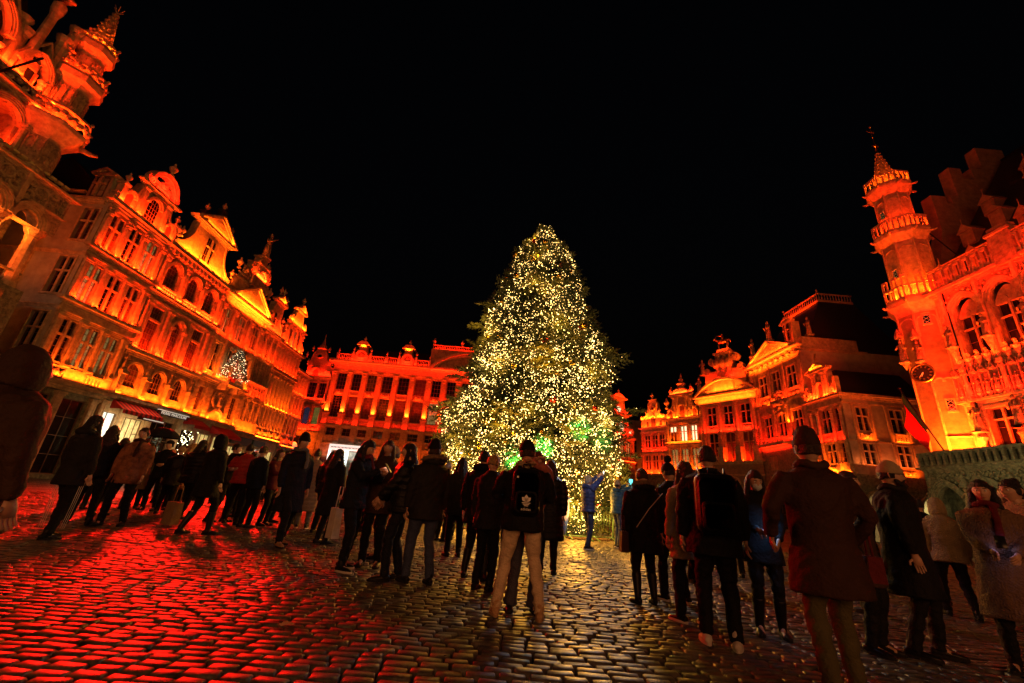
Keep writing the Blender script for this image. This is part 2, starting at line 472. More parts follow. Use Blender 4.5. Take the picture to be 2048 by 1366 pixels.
    def relief(s, u0, u1, z0, z1, seed=0, y=-.02, dens=1.0, gold=False):
        rn = random.Random(seed+int(u0*10)); b = MB(); w, h = u1-u0, z1-z0
        b.box(u0, u1, y-.02, y+.04, z0, z1)
        n = int(26*dens)
        for k in range(n//2):
            t = (k+.5)/(n/2); x = t*w/2; zz = h*(.5+.3*math.sin(t*7+seed))
            for sx in (-1, 1): b.ball(((u0+u1)/2+sx*x*.92, y-.04, z0+zz), min(w, h)*(.1+.07*rn.random()), 6, 4, (1, .7, 1))
        b.ball(((u0+u1)/2, y-.06, z0+h*.5), h*.3, 8, 5, (1, .6, 1.1))
        return s.solid('carved_panel', b, M['gold' if gold else 'stone_carved'], True)
    def ribs(s, u0, u1, z0, z1, pitch=.3, y=0.0, m='stone_carved', d=.09):
        b = MB(); n = max(2, round((u1-u0)/pitch)); p = (u1-u0)/n
        for i in range(n+1): b.box(u0+i*p-.03, u0+i*p+.03, y-d, y+.01, z0, z1)
        for i in range(n): b.strip(arch_pts(u0+(i+.5)*p, p*.8, z1-p*.9, p*.7, 6, True), .05, y-d*.8, y+.01); b.ball((u0+(i+.5)*p, y-.03, z0+(z1-z0)*.3), p*.22, 5, 4)
        return s.solid('blind_tracery', b, M[m])
    def volume(s, u0, u1, z0, z1, back, side='render', roof=None, ridge=3.0, y=.31):
        b = MB()
        b.add([(u0,y-.3,z0),(u0,back,z0),(u0,back,z1),(u0,y-.3,z1)], [(0,1,2,3)][::1]); b.add([(u1,y-.3,z0),(u1,back,z0),(u1,back,z1),(u1,y-.3,z1)], [(3,2,1,0)])
        b.add([(u0,back,z0),(u1,back,z0),(u1,back,z1),(u0,back,z1)], [(3,2,1,0)])
        s.solid('side_wall', b, M[side])
        if roof:
            q = MB(); um = (u0+u1)/2
            if roof == 'gable': q.add([(u0,.4,z1),(u1,.4,z1),(um,.4,z1+ridge),(u0,back,z1),(u1,back,z1),(um,back,z1+ridge)], [(0,1,2),(3,5,4),(0,2,5,3),(2,1,4,5),(0,3,4,1)])
            if roof == 'slope':
                ym = back*.5; q.add([(u0,.1,z1),(u1,.1,z1),(u1,ym,z1+ridge),(u0,ym,z1+ridge),(u0,back,z1),(u1,back,z1)], [(0,1,2,3),(3,2,5,4),(0,3,4),(1,5,2)])
            s.solid('roof', q, M['slate'])
    def strip_lamp(s, u0, u1, z, watt_m=25, col=ORANGE, off=.45, tilt=7):
        off = off*.82 if 0 < off < .7 else off
        # floodlight row on a ledge, aimed up along the wall
        m = s.F @ T((u0+u1)/2, -off, z) @ Matrix.Rotation(R(180-tilt), 4, 'X')
        return area('floodlight_strip', m, max(.2, u1-u0), .1, watt_m*(u1-u0), col, s.e, 160)
    def floods(s, us, z, off=.4):
        if 'fl' not in CACHE:
            b = MB(); b.box(-.09, .09, -.06, .06, 0, .13); CACHE['fl'] = b.mesh('floodlight', M['iron'])
        for u in us: s.put('floodlight', CACHE['fl'], (u, -off, z))

def arch_pts(u, w, zs, rise, n=12, pointed=False):
    if not pointed: return [(u-w/2*math.cos(q), zs+rise*math.sin(q)) for q in np.linspace(0, PI, n+1)]
    a = w/2; Rr = (a*a+rise*rise)/(2*a)
    L = []
    th = math.asin(min(1, rise/Rr))
    for q in np.linspace(0, th, n//2+1): L.append((u-a+Rr*(1-math.cos(q)), zs+Rr*math.sin(q)))
    return L + [(2*u-x, z) for x, z in L[:-1][::-1]]

def figure_mb(raise_arm=False, n=8, base=True):
    """robed stone figure about 1.9 high"""
    b = MB()
    b.tube([(0,0,.05),(0,0,.5),(.02,0,.95),(0,0,1.2),(0,0,1.5),(0,0,1.62)], [.30,.25,.20,.17,.23,.1], n, [.24,.2,.16,.14,.15,.09])
    b.ball((0,-.02,1.78), .13, 8, 6, (.9, 1, 1.15)); b.ball((0,0,1.93), .1, 8, 4, (1, 1, .9))
    for k in range(6): b.tube([(.25*math.cos(k), .2*math.sin(k), .05), (.18*math.cos(k+.3), .15*math.sin(k+.3), 1.0)], .05, 5)
    if raise_arm:
        b.tube([(.2,0,1.5),(.42,-.05,1.75),(.72,-.05,2.02)], [.08,.07,.05], 6)
    else:
        b.tube([(.22,0,1.5),(.34,-.1,1.2),(.12,-.28,1.15)], [.08,.07,.05], 6)
    b.tube([(-.22,0,1.5),(-.36,-.08,1.15),(-.2,-.3,1.3)], [.08,.07,.05], 6)
    if base: b.box(-.32, .32, -.3, .3, -.12, .06)
    return b

FL = T(-28, 0, 0) @ RZ(90)            # north-east row, u = world y
FR = T(34, 0, 0) @ RZ(-90)            # south-west row, u = -world y
FD = T(0, 70, 0)                      # end of the square, u = world x
FB = T(34, 54.81, 0) @ RZ(-58)        # turned houses
FG = T(18.5, 70, 0) @ RZ(30)

# ================================================================== GROUND
sq = tag(bpy.data.objects.new("plaza_ground", None), kind='structure')
C.objects.link(sq)
def cobble_material(name, far=False):
    m = bpy.data.materials.new(name); m.use_nodes = True
    n, l = m.node_tree.nodes, m.node_tree.links; b = n["Principled BSDF"]
    tc = n.new("ShaderNodeTexCoord"); geo = n.new("ShaderNodeNewGeometry")
    b.inputs["Specular IOR Level"].default_value = .6
    t1 = n.new("ShaderNodeTexNoise"); t1.inputs["Scale"].default_value = .9; t1.inputs["Detail"].default_value = 5
    t2 = n.new("ShaderNodeTexNoise"); t2.inputs["Scale"].default_value = 42; t2.inputs["Detail"].default_value = 6; t2.inputs["Roughness"].default_value = .7
    l.new(geo.outputs["Position"], t1.inputs["Vector"]); l.new(geo.outputs["Position"], t2.inputs["Vector"])
    r1 = n.new("ShaderNodeMapRange"); r1.inputs[1].default_value = .35; r1.inputs[2].default_value = .65; r1.inputs[3].default_value = .34; r1.inputs[4].default_value = .58
    l.new(t1.outputs["Fac"], r1.inputs[0])
    ad = n.new("ShaderNodeMath"); ad.operation = 'MULTIPLY_ADD'; ad.inputs[1].default_value = .2; ad.inputs[2].default_value = -.08
    l.new(t2.outputs["Fac"], ad.inputs[0])
    a2 = n.new("ShaderNodeMath"); a2.operation = 'ADD'; l.new(r1.outputs[0], a2.inputs[0]); l.new(ad.outputs[0], a2.inputs[1])
    l.new(a2.outputs[0], b.inputs["Roughness"])
    cr = n.new("ShaderNodeValToRGB"); cr.color_ramp.elements[0].color = (.055, .045, .036, 1); cr.color_ramp.elements[1].color = (.15, .125, .10, 1)
    cr.color_ramp.elements[0].position = .3; cr.color_ramp.elements[1].position = .7
    l.new(t2.outputs["Fac"], cr.inputs[0])
    t4 = n.new("ShaderNodeTexNoise"); t4.inputs["Scale"].default_value = 6.5; t4.inputs["Detail"].default_value = 2; l.new(geo.outputs["Position"], t4.inputs["Vector"])
    c4 = n.new("ShaderNodeValToRGB"); c4.color_ramp.elements[0].position = .36; c4.color_ramp.elements[1].position = .62; c4.color_ramp.elements[0].color = (.42, .42, .42, 1); c4.color_ramp.elements[1].color = (1.15, 1.15, 1.15, 1); l.new(t4.outputs["Fac"], c4.inputs[0])
    m4 = n.new("ShaderNodeMix"); m4.data_type = 'RGBA'; m4.blend_type = 'MULTIPLY'; m4.inputs[0].default_value = 1; l.new(cr.outputs[0], m4.inputs[6]); l.new(c4.outputs[0], m4.inputs[7]); col = m4.outputs[2]
    bp = n.new("ShaderNodeBump"); bp.inputs["Strength"].default_value = .45; bp.inputs["Distance"].default_value = .006
    l.new(t2.outputs["Fac"], bp.inputs["Height"]); nrm = bp.outputs[0]
    if far:
        br = n.new("ShaderNodeTexBrick"); br.inputs["Scale"].default_value = 1
        br.inputs["Brick Width"].default_value = .21; br.inputs["Row Height"].default_value = .102; br.inputs["Mortar Size"].default_value = .014; br.inputs["Mortar Smooth"].default_value = .8
        br.inputs["Color1"].default_value = (1, 1, 1, 1); br.inputs["Color2"].default_value = (.8, .8, .8, 1); br.inputs["Mortar"].default_value = (0, 0, 0, 1)
        l.new(geo.outputs["Position"], br.inputs["Vector"])
        mx = n.new("ShaderNodeMix"); mx.data_type = 'RGBA'; mx.blend_type = 'MULTIPLY'; mx.inputs[0].default_value = .85
        l.new(col, mx.inputs[6]); l.new(br.outputs["Color"], mx.inputs[7]); col = mx.outputs[2]
        b2 = n.new("ShaderNodeBump"); b2.inputs["Strength"].default_value = .8; b2.inputs["Distance"].default_value = .03
        l.new(br.outputs["Color"], b2.inputs["Height"]); l.new(nrm, b2.inputs["Normal"]); nrm = b2.outputs[0]
        t3 = n.new("ShaderNodeTexNoise"); t3.inputs["Scale"].default_value = 5; l.new(geo.outputs["Position"], t3.inputs["Vector"])
        b3 = n.new("ShaderNodeBump"); b3.inputs["Strength"].default_value = .5; b3.inputs["Distance"].default_value = .05
        l.new(t3.outputs["Fac"], b3.inputs["Height"]); l.new(nrm, b3.inputs["Normal"]); nrm = b3.outputs[0]
    l.new(col, b.inputs["Base Color"]); l.new(nrm, b.inputs["Normal"])
    return m
M['cobble'] = cobble_material('wet_cobblestone'); M['cobble_far'] = cobble_material('wet_cobble_paving', True)
g = MB(); g.add([(-300, -60, -.045), (300, -60, -.045), (300, 400, -.045), (-300, 400, -.045)], [(0,1,2,3)])
link('joint_bed', g.mesh('joint_bed', M['joint']), sq)
GX0, GX1, GY0, GY1 = -17.0, 19.0, 1.1, 17.5
g = MB()
for a in ((-90, GX0, -30, 130), (GX1, 90, -30, 130), (GX0, GX1, GY1, 130), (GX0, GX1, -30, GY0)):
    g.add([(a[0], a[2], -.006), (a[1], a[2], -.006), (a[1], a[3], -.006), (a[0], a[3], -.006)], [(0,1,2,3)])
link('distant_paving', g.mesh('distant_paving', M['cobble_far']), sq)
def ground_h(x, y): return .012*noise.noise(Vector((x*.35, y*.35, 0))) + .006*noise.noise(Vector((x*1.3, y*1.3, 5)))
rg = np.random.default_rng(3)
def cobble_verts(w, d, z, tx, ty, j):
    vs = []
    for (e, zz) in ((.0, -.04), (.003, -.004), (.012, .004)):
        for k, (sx, sy) in enumerate(((-1,-1),(1,-1),(1,1),(-1,1))):
            x = sx*(w/2-e) + j[k]*(1 if e < .02 else .7); y = sy*(d/2-e*.75) + j[k+4]*.7
            vs.append((x, y, zz + (z + tx*x + ty*y if zz > -.03 else 0)))
    return vs
COB_F = [(8,9,10,11)] + [(a, (a+1) % 4, 4+(a+1) % 4, 4+a) for a in range(4)] + [(4+a, 4+(a+1) % 4, 8+(a+1) % 4, 8+a) for a in range(4)]
allc = []
yy = GY0; row = 0
while yy < GY1:
    rd = .094 + .016*rg.random()
    x = GX0 + rg.random()*.2
    while x < GX1:
        w = .165 + .085*rg.random()
        cx = x+w/2
        if abs(cx-.02*yy) < yy*1.42+1.9:
            wig = .03*math.sin(cx*.9+yy*.5) + .02*math.sin(cx*2.3)
            allc.append((cx, yy+rd/2+wig, w-.019, rd-.015))
        x += w
    yy += rd; row += 1
cvs = bpy.data.meshes
vis = sorted(range(len(allc)), key=lambda i: (allc[i][1]*.9+abs(allc[i][0])*.45) if allc[i][1] > 2.55 and abs(allc[i][0]-.3) < allc[i][1]*1.0 else 99)
near = set(vis[:300])
vs_all = []; n_c = 0
protos = []
for k in range(8):
    b = MB(); j = rg.normal(0, .0045, 8); b.add(cobble_verts(.193, .092, 0, rg.normal(0, .02), rg.normal(0, .035), j), COB_F)
    protos.append(b.mesh('cobblestone', M['cobble'], True))
for i, (cx, cyy, w, d) in enumerate(allc):
    z = ground_h(cx, cyy) + rg.normal(0, .0038) - (.008 if rg.random() < .06 else 0)
    if i in near:
        o = link('cobblestone', protos[i % 8], sq); o.location = (cx, cyy, z); o.scale = (w/.193, d/.092, 1)
        o.rotation_euler = (0, 0, rg.normal(0, .03))
    else:
        vs_all.extend([(a+cx, b_+cyy, c_) for a, b_, c_ in cobble_verts(w, d, z, rg.normal(0, .02), rg.normal(0, .035), rg.normal(0, .0045, 8))]); n_c += 1
me = bpy.data.meshes.new('cobblestones')
F = np.array(COB_F); FF = (F[None]+12*np.arange(n_c)[:, None, None]).reshape(-1, 4)
me.from_pydata(vs_all, [], FF.tolist()); me.polygons.foreach_set('use_smooth', [True]*len(me.polygons)); me.materials.append(M['cobble'])
tag(link('cobblestones', me, sq), kind='stuff')

# ================================================================== LEFT ROW
# ---- gabled house with three window bays (nearest) ----
A = House('guild_house', 'red lit gabled house beside the gothic arcade, with three bays of tall cross windows', FL, 24.95, 30.45)
wu = [26.02, 27.6, 29.2]
holes = []
for z0, z1 in ((6.95, 9.6), (11.0, 13.6), (14.95, 17.5)):
    for u in wu: holes.append((u-.53, u+.53, z0, z1))
A.wall(24.95, 30.45, 5.9, 18.0, holes)
A.wall(24.95, 30.45, 0, 5.6, [(25.6, 27.2, .3, 5.0), (27.8, 29.6, .3, 5.0)], 'stone_grey', y=.25)
for u, w_ in ((26.4, 1.6), (28.7, 1.8)): A.window('grid', u, .3, w_, 4.7, nx=2, nz=4, y=.25)
for u in (25.25, 27.5, 29.95): A.pilaster(u, 0, 5.3, .45, .2, 'dor', y=.25)
for z0, z1 in ((6.95, 9.6), (11.0, 13.6), (14.95, 17.5)):
    for i, u in enumerate(wu): A.window('cross', u, z0, 1.06, z1-z0, nx=4, nz=6, stone='stone_plain')
for k, (z0, z1, cap) in enumerate(((6.75, 9.75, 'dor'), (10.85, 13.75, 'dor'), (14.7, 17.75, 'cor'))):
    for u in (25.22, 26.81, 28.4, 30.1): A.pilaster(u, z0, z1, .40, .16, cap)
A.cornice(24.95, 30.45, 5.35, .5, .45)
A.relief(25.9, 27.0, 5.98, 6.62, 1); A.balustrade(28.4, 29.7, 5.95, .72, y=-.1); A.wall(24.95, 30.45, 5.85, 6.75, [], 'stone_plain', y=-.04, name='dado')
A.cornice(24.95, 30.45, 9.75, .36, .22); A.cornice(24.95, 30.45, 10.4, .42, .42); A.wall(24.95, 30.45, 10.1, 10.45, [], 'stone_plain', y=-.1, name='frieze')
A.cornice(24.95, 30.45, 13.75, .3, .22); A.cornice(24.95, 30.45, 14.25, .42, .4); A.cornice(24.95, 30.45, 17.75, .62, .5)
# gable
A.gable([(25.0, 18.35), (30.4, 18.35), (30.4, 19.2), (29.5, 19.9), (29.3, 20.9), (26.55, 20.9), (26.35, 19.9), (25.4, 19.2), (25.0, 19.0)], 0, .5, 'stone')
A.cornice(26.2, 29.75, 20.85, .34, .32)
b = MB(); b.box(27.45, 28.35, -.04, .02, 18.7, 20.0); b.prism(arch_pts(27.9, .9, 20.0, .45), -.04, .02); A.solid('window_recess', b, M['glass'])
b = MB()
for x in (27.67, 27.9, 28.13): b.box(x-.02, x+.02, -.07, -.045, 18.7, 20.35)
for z in (19.0, 19.35, 19.7, 20.05): b.box(27.45, 28.35, -.068, -.043, z-.018, z+.018)
A.solid('window_bars', b, M['wood'])
A.archivolt(27.9, .98, 19.95, .5, .26, -.16)
for u in (26.85, 29.05): A.pilaster(u, 18.45, 20.8, .34, .16, 'dor')
for u in (25.95, 29.85):
    b = MB(); b.box(u-.25, u+.25, -.03, .02, 18.6, 19.3); b.prism(arch_pts(u, .5, 19.3, .25), -.03, .02); A.solid('dormer_window', b, M['glass_red'])
    A.archivolt(u, .56, 19.3, .28, .2, -.18)
for u in (25.3, 30.25):
    b = MB(); b.box(u-.2, u+.2, -.2, .3, 18.4, 19.75); b.box(u-.27, u+.27, -.27, .35, 19.75, 19.95); A.solid('pier', b, M['stone_plain']); A.urn(u, 19.95, .8)
b = MB(); b.prism([(27.0, 21.2), (28.9, 21.2), (28.7, 22.0), (27.2, 22.0)], 0, .4); b.prism([(27.35, 21.4), (28.55, 21.4), (28.55, 21.62), (27.35, 21.62)], -.12, .01); A.solid('crest', b, M['stone_carved'])
A.archivolt(27.95, 2.0, 21.7, .95, .34, -.25, .4, rings=3, name='segmental_pediment')
A.scroll(26.75, 21.65, .38, 1); A.scroll(29.3, 21.6, .34, -1); A.scroll(28.0, 22.0, .3, 1)
b = MB(); b.box(27.85, 28.35, -.2, .3, 22.75, 23.05); A.solid('finial_base', b, M['stone_plain']); A.urn(28.1, 23.05, 1.15)
# end wall facing the camera
FA = T(0, 24.95, 0)
A.face(FA)
hs = [(-29.35, -28.3, 14.9, 17.35), (-29.35, -28.5, 11.0, 13.6), (-29.35, -28.5, 7.1, 9.7), (-32.2, -31.2, 14.9, 17.35), (-32.2, -31.2, 11.0, 13.6)]
hs = [(-29.4, -28.4, 14.9, 17.35), (-29.4, -28.4, 11.0, 13.6), (-29.4, -28.4, 7.0, 9.7), (-32.3, -31.3, 14.9, 17.35), (-32.3, -31.3, 11.0, 13.6)]
hs = [(a-.0, c, d, e) for a, c, d, e in hs]
A.wall(-38, -28.0, 0, 18.0, hs, 'render', name='side_wall')
for a, c, d, e in hs:
    A.window('cross', (a+c)/2, d, 1.0, e-d, nx=2, nz=4); A.surround((a+c)/2, d, 1.0, e-d, .12)
for z in (5.7, 10.0, 13.8): A.cornice(-38, -28.0, z, .22, .16)
A.cornice(-38, -28.3, 17.75, .4, .3)
b = MB(); b.box(-29.75, -28.4, -.1, 2.2, 18.1, 20.1); A.solid('dormer', b, M['render'])
A.window('cross', -29.07, 18.3, .9, 1.6, nx=2, nz=3, y=-.32); A.pediment(-29.85, -28.3, 20.1, .5, y=-.25)
A.cornice(-33, -30, 18.5, .2, .2)
A.face(FL)
A.volume(25.6, 30.44, 0, 18.1, 10, roof='slope', ridge=4.0)
for z, w_, c_ in ((6.05, 24, AMBER), (10.95, 36, ORANGE), (14.75, 38, ORANGE), (18.5, 30, ORANGE)): A.strip_lamp(25.1, 30.2, z, w_, c_, .42)
A.strip_lamp(26.6, 29.2, 21.3, 30, RED, .5)
A.floods([25.22, 26.81, 28.4, 30.1], 10.83, .3); A.floods([25.22, 26.81, 28.4, 30.1], 14.68, .3)

# ---- second house: arched top storey, swept gable ----
B = House('guild_house', 'red lit house with arched top windows and a swept gable under a triangular pediment', FL, 30.5, 38.3)
bu = [31.85, 34.3, 36.65]
holes = [(u-.62, u+.62, 6.7, 8.45, .62) for u in bu] + [(u-.62, u+.62, 9.65, 13.15) if i != 1 else (u-.55, u+.55, 9.65, 12.8, .55) for i, u in enumerate(bu)] + [(u-.6, u+.6, 14.75, 17.05, .6) for u in bu]
B.wall(30.5, 38.3, 5.9, 18.0, holes)
for u in bu:
    B.window('grid', u, 6.7, 1.24, 1.75, nx=4, nz=4); B.archivolt(u, 1.24, 7.83, .62, .2, -.08)
    B.window('grid', u, 14.75, 1.2, 2.3, pane='glass_red', nx=4, nz=6); B.archivolt(u, 1.22, 16.45, .6, .3, -.1, rings=3)
    B.balustrade(u-.75, u+.75, 14.3, .55, -.2)
for i, u in enumerate(bu):
    if i == 1:
        B.window('grid', u, 9.65, 1.1, 3.15, pane='glass_red', nx=4, nz=8); B.archivolt(u, 1.12, 12.25, .55, .3, -.12, rings=3)
        for sx in (-.72, .72): B.pilaster(u+sx, 9.6, 12.3, .26, .2, 'dor', round_=True)
    else:
        B.window('grid', u, 9.65, 1.24, 3.5, pane='glass_red', nx=5, nz=8); B.surround(u, 9.65, 1.24, 3.5, .13)
        b = MB(); b.box(u-.62, u+.62, .0, .14, 12.0, 12.18); B.solid('transom', b, M['stone_plain'])
for u in (30.75, 33.05, 35.5, 38.0):
    B.pilaster(u, 9.5, 13.3, .42, .2, 'dor'); B.pilaster(u, 14.4, 17.5, .44, .22, 'cor')
    b = MB(); b.box(u-.22, u+.22, -.35, 0, 5.95, 7.45); b.box(u-.3, u+.3, -.43, .0, 7.45, 7.72); b.box(u-.27, u+.27, -.4, 0, 5.9, 6.08); B.solid('pedestal', b, M['stone_plain'])
    b = figure_mb(); o = B.put('figure', CACHE.setdefault('herm', b.mesh('figure', M['stone_carved'], True)), (u, -.12, 7.85), rot=Matrix.Scale(.62, 4))
B.cornice(30.5, 38.3, 5.45, .45, .45, m='stone_grey'); B.cornice(30.5, 38.3, 8.95, .5, .35); B.cornice(30.5, 38.3, 13.3, .3, .22); B.cornice(30.5, 38.3, 13.85, .42, .5)
B.cornice(30.5, 38.3, 17.55, .82, .65, dent=.5)
sweep = [(30.75, 19.5)] + [(30.75+1.55*math.sin(q), 21.6-2.1*math.cos(q)*.98) for q in np.linspace(.15, PI/2, 8)]
sw = [(30.72, 18.4), (38.1, 18.4), (38.1, 19.0)] + [(38.0-1.65*(1-math.cos(q)) if False else 38.0-1.6*math.sin(q), 21.6-2.55*math.cos(q)) for q in np.linspace(.1, PI/2, 8)] + [(36.4, 21.9), (32.35, 21.9)] + [(32.35-1.6+1.6*math.sin(q), 21.6-2.55*math.cos(q)) for q in np.linspace(PI/2, .1, 8)] + [(30.72, 19.0)]
B.gable(sw, 0, .5, 'stone_plain')
B.surround(34.4, 18.95, 1.1, 2.3, .12)
b = MB(); b.box(33.85, 34.95, -.03, .02, 18.95, 21.25); B.solid('window_recess', b, M['glass'])
B.window('cross', 34.4, 18.95, 1.1, 2.3, y=-.22, nx=4, nz=4)
B.cornice(32.0, 36.75, 21.65, .35, .3); B.pediment(31.6, 37.2, 22.05, 1.85, -.45)
for u, z in ((32.6, 22.5), (34.4, 23.95), (36.3, 22.5)):
    b = MB(); b.box(u-.28, u+.28, -.25, .25, z-.2, z+.45); b.box(u-.35, u+.35, -.32, .3, z+.45, z+.58); B.solid('pedestal', b, M['slate']); B.urn(u, z+.58, .85, 0)
for u in (30.65, 31.0): B.urn(u, 19.2+.6*(u-30.6), .9, -.1)
B.volume(30.51, 38.29, 0, 18.1, 11, roof='slope', ridge=3.2)
for u0, u1, z, w_, c_ in ((30.6, 38.2, 6.05, 26, AMBER), (30.6, 38.2, 9.55, 26, ORANGE), (30.6, 38.2, 14.35, 32, ORANGE), (31.3, 37.8, 18.5, 48, AMBER), (32.2, 36.8, 22.1, 20, ORANGE)): B.strip_lamp(u0, u1, z, w_, c_, .48)
B.floods([31.6, 33.2, 35.4, 37.2], 18.4, .4)
# shops below
B.wall(30.5, 38.3, 0, 5.45, [(30.75, 32.1, .2, 4.7), (32.6, 34.6, .2, 4.6), (35.3, 37.9, .2, 4.9)], 'stone_plain', y=.1)
B.window('grid', 31.42, .2, 1.35, 4.5, pane='shop_white', y=.1, nx=2, nz=2); B.window('grid', 33.6, .2, 2.0, 4.4, pane='shop_warm', y=.1, nx=4, nz=1)
B.window('grid', 36.6, .2, 2.6, 4.7, pane='glass', y=.1, nx=3, nz=3)
for u in (30.55, 32.35, 34.95, 38.1): B.pilaster(u, 0, 5.4, .4, .18, 'dor', y=.1)
b = MB(); b.prism([(34.85, 5.3), (38.35, 5.3), (38.35, 5.62), (34.85, 5.62)], -.55, -.4); o = B.solid('sign_board', b, M['sign_black'])
b = MB(); b.box(34.85, 38.35, -.6, -.4, 5.62, 5.67); B.child('sign_light', b.mesh('sign_light', M['sign_white']), o)
def text_mesh(txt, size, m, font_w=1.0, align='CENTER'):
    cu = bpy.data.curves.new('txt', 'FONT'); cu.body = txt; cu.size = size; cu.align_x = align; cu.extrude = .008; cu.space_character = 1.08
    t = bpy.data.objects.new('txt', cu); C.objects.link(t)
    bpy.context.view_layer.update()
    me = bpy.data.meshes.new_from_object(t.evaluated_get(bpy.context.evaluated_depsgraph_get()))
    bpy.data.objects.remove(t); bpy.data.curves.remove(cu)
    me.materials.clear(); me.materials.append(m); me.name = 'lettering'
    return me
o2 = link('lettering', text_mesh('PIERRE MARCOLINI', .32, M['sign_white']), o); o2.matrix_local = T(36.6, -.565, 5.36) @ Matrix.Rotation(PI/2, 4, 'X')
def awning(H, u0, u1, zt, zb, out, stripe=False, y=-.1, m='awning'):
    b = MB(); n = max(4, int((u1-u0)/.22)); b2 = MB()
    for i in range(n):
        a, c = u0+(u1-u0)*i/n, u0+(u1-u0)*(i+1)/n; q = b2 if (i % 2 and stripe) else b
        q.add([(a, y, zt), (c, y, zt), (c, y-out, zb), (a, y-out, zb), (a, y-out, zb-.28), (c, y-out, zb-.28)], [(0,3,2,1), (3,4,5,2)])
    b.add([(u0, y, zt), (u0, y-out, zb), (u0, y, zb)], [(0,1,2)]); b.add([(u1, y, zt), (u1, y-out, zb), (u1, y, zb)], [(0,2,1)])
    o = H.solid('awning', b, M[m])
    if b2.v: H.child('stripe', b2.mesh('stripe', M['awning_dark']), o)
    return o
awning(B, 31.0, 34.85, 5.6, 4.95, 1.0, True)
area('awning_fill', B.F @ T(33, -1.3, 6.6) @ Matrix.Rotation(R(-15), 4, 'X'), 4, .2, 16, (1, .3, .12), B.e, 150)  # added fill to brighten the awning, no fixture of its own
b = MB(); b.box(32.5, 35.2, -1.1, -1.03, 4.5, 4.72); o = B.solid('valance', b, M['sign_black'])
b = MB()
for i in range(16): b.box(33.0+.13*i, 33.08+.13*i, -1.115, -1.10, 4.58, 4.66)
B.child('lettering', b.mesh('lettering', M['sign_white']), o)
B.face(FL)
area('shop_window_glow', B.F @ T(32.6, -.9, 3.0) @ Matrix.Rotation(R(90), 4, 'X'), 3.6, 2.6, 24, (1, .75, .35), B.e, 170)

# ---- third house: giant order, bright pediment, saint on top ----
D3 = House('guild_house', 'widest red lit house with bright triangular pediment and a tall saint statue on its roof', FL, 38.35, 45.75)
cu_ = [39.45, 42.1, 44.75]
holes = [(u-.5, u+.5, 14.2, 16.7) for u in cu_] + [(u-.55, u+.55, 10.3, 13.0) for u in cu_] + [(u-.45, u+.45, 6.5, 8.7) for u in (39.45, 44.75)]
D3.wall(38.35, 45.75, 5.9, 17.2, holes)
for u in cu_:
    D3.window('cross', u, 14.2, 1.0, 2.5, pane='lit_warm' if u == 39.45 else 'glass', nx=4, nz=5); D3.surround(u, 14.2, 1.0, 2.5, .11)
    D3.window('cross', u, 10.3, 1.1, 2.7, nx=4, nz=5); D3.surround(u, 10.3, 1.1, 2.7, .12, head='seg' if u != 42.1 else 'tri')
for u in (39.45, 44.75): D3.window('grid', u, 6.5, .9, 2.2, nx=3, nz=4)
for u in (38.6, 40.6, 43.55, 45.5): D3.pilaster(u, 9.9, 16.9, .5, .26, 'cor')
for u in (38.6, 40.5, 43.6, 45.5):
    for k in range(7):
        b = MB(); b.box(u-.32, u+.32, -.2, 0, 6.02+k*.4, 6.37+k*.4)
        key = 'rust'
        if key not in CACHE:
            q = MB(); q.box(-.32, .32, -.2, 0, 0, .34); CACHE[key] = q.mesh('quoin', M['stone_plain'])
        D3.put('quoin', CACHE[key], (u, 0, 6.02+k*.4))
# medallion niche
b = MB(); b.lathe([(.9, 0), (.9, .12), (.7, .2), (.66, .12), (.05, .1)], 0, 0, 20)
me = b.mesh('medallion', M['stone_carved'], True); D3.put('medallion', me, (42.0, -.1, 8.0), rot=Matrix.Rotation(PI/2, 4, 'X'))
D3.put('figure', CACHE['herm'], (42.0, -.35, 7.4), rot=Matrix.Scale(.6, 4)); D3.archivolt(42.0, 1.9, 6.0, .8, .3, -.4, .0)
D3.relief(43.9, 45.3, 6.05, 6.4, 5); D3.relief(38.8, 40.2, 6.05, 6.4, 6)
D3.cornice(38.35, 45.75, 5.5, .42, .4); D3.cornice(38.35, 45.75, 9.2, .5, .4); D3.cornice(38.35, 45.75, 16.9, .3, .25); D3.wall(38.35, 45.75, 17.15, 17.5, [], 'stone_plain', y=-.2, name='frieze'); D3.cornice(38.35, 45.75, 17.5, .55, .75)
D3.pediment(38.6, 45.9, 18.1, 2.35, -.7)
D3.relief(41.2, 43.4, 18.3, 19.4, 9, y=-.2)
# balcony in the middle
b = MB(); b.box(41.2, 43.7, -1.15, 0, 9.45, 9.7); b.box(41.4, 41.6, -.9, 0, 8.9, 9.45); b.box(43.3, 43.5, -.9, 0, 8.9, 9.45); D3.solid('balcony', b, M['stone_plain'])
D3.balustrade(41.2, 43.7, 9.7, .8, -1.05, pitch=.2)
# roof group
b = MB(); b.box(38.5, 41.0, -.1, 1.0, 19.0, 20.0); b.box(41.0, 43.4, -.3, 1.2, 20.4, 21.4); b.box(38.4, 41.1, -.2, 1.0, 20.0, 20.15); D3.solid('attic', b, M['stone'])
D3.balustrade(38.9, 40.7, 20.15, .6, -.1)
b = MB(); b.box(41.3, 43.2, -.35, .9, 21.4, 23.0); b.box(41.15, 43.35, -.5, 1.0, 23.0, 23.25); b.box(41.7, 42.8, -.2, .7, 23.25, 24.0); b.box(41.55, 42.95, -.3, .8, 24.0, 24.15); D3.solid('statue_pedestal', b, M['stone_plain'])
D3.scroll(43.55, 22.4, .7, -1, -.2, .4); D3.scroll(41.0, 22.3, .6, 1, -.2, .4); D3.scroll(43.9, 20.9, .6, -1, -.2, .4); D3.archivolt(42.25, 1.3, 21.7, .6, .25, -.5, -.3)
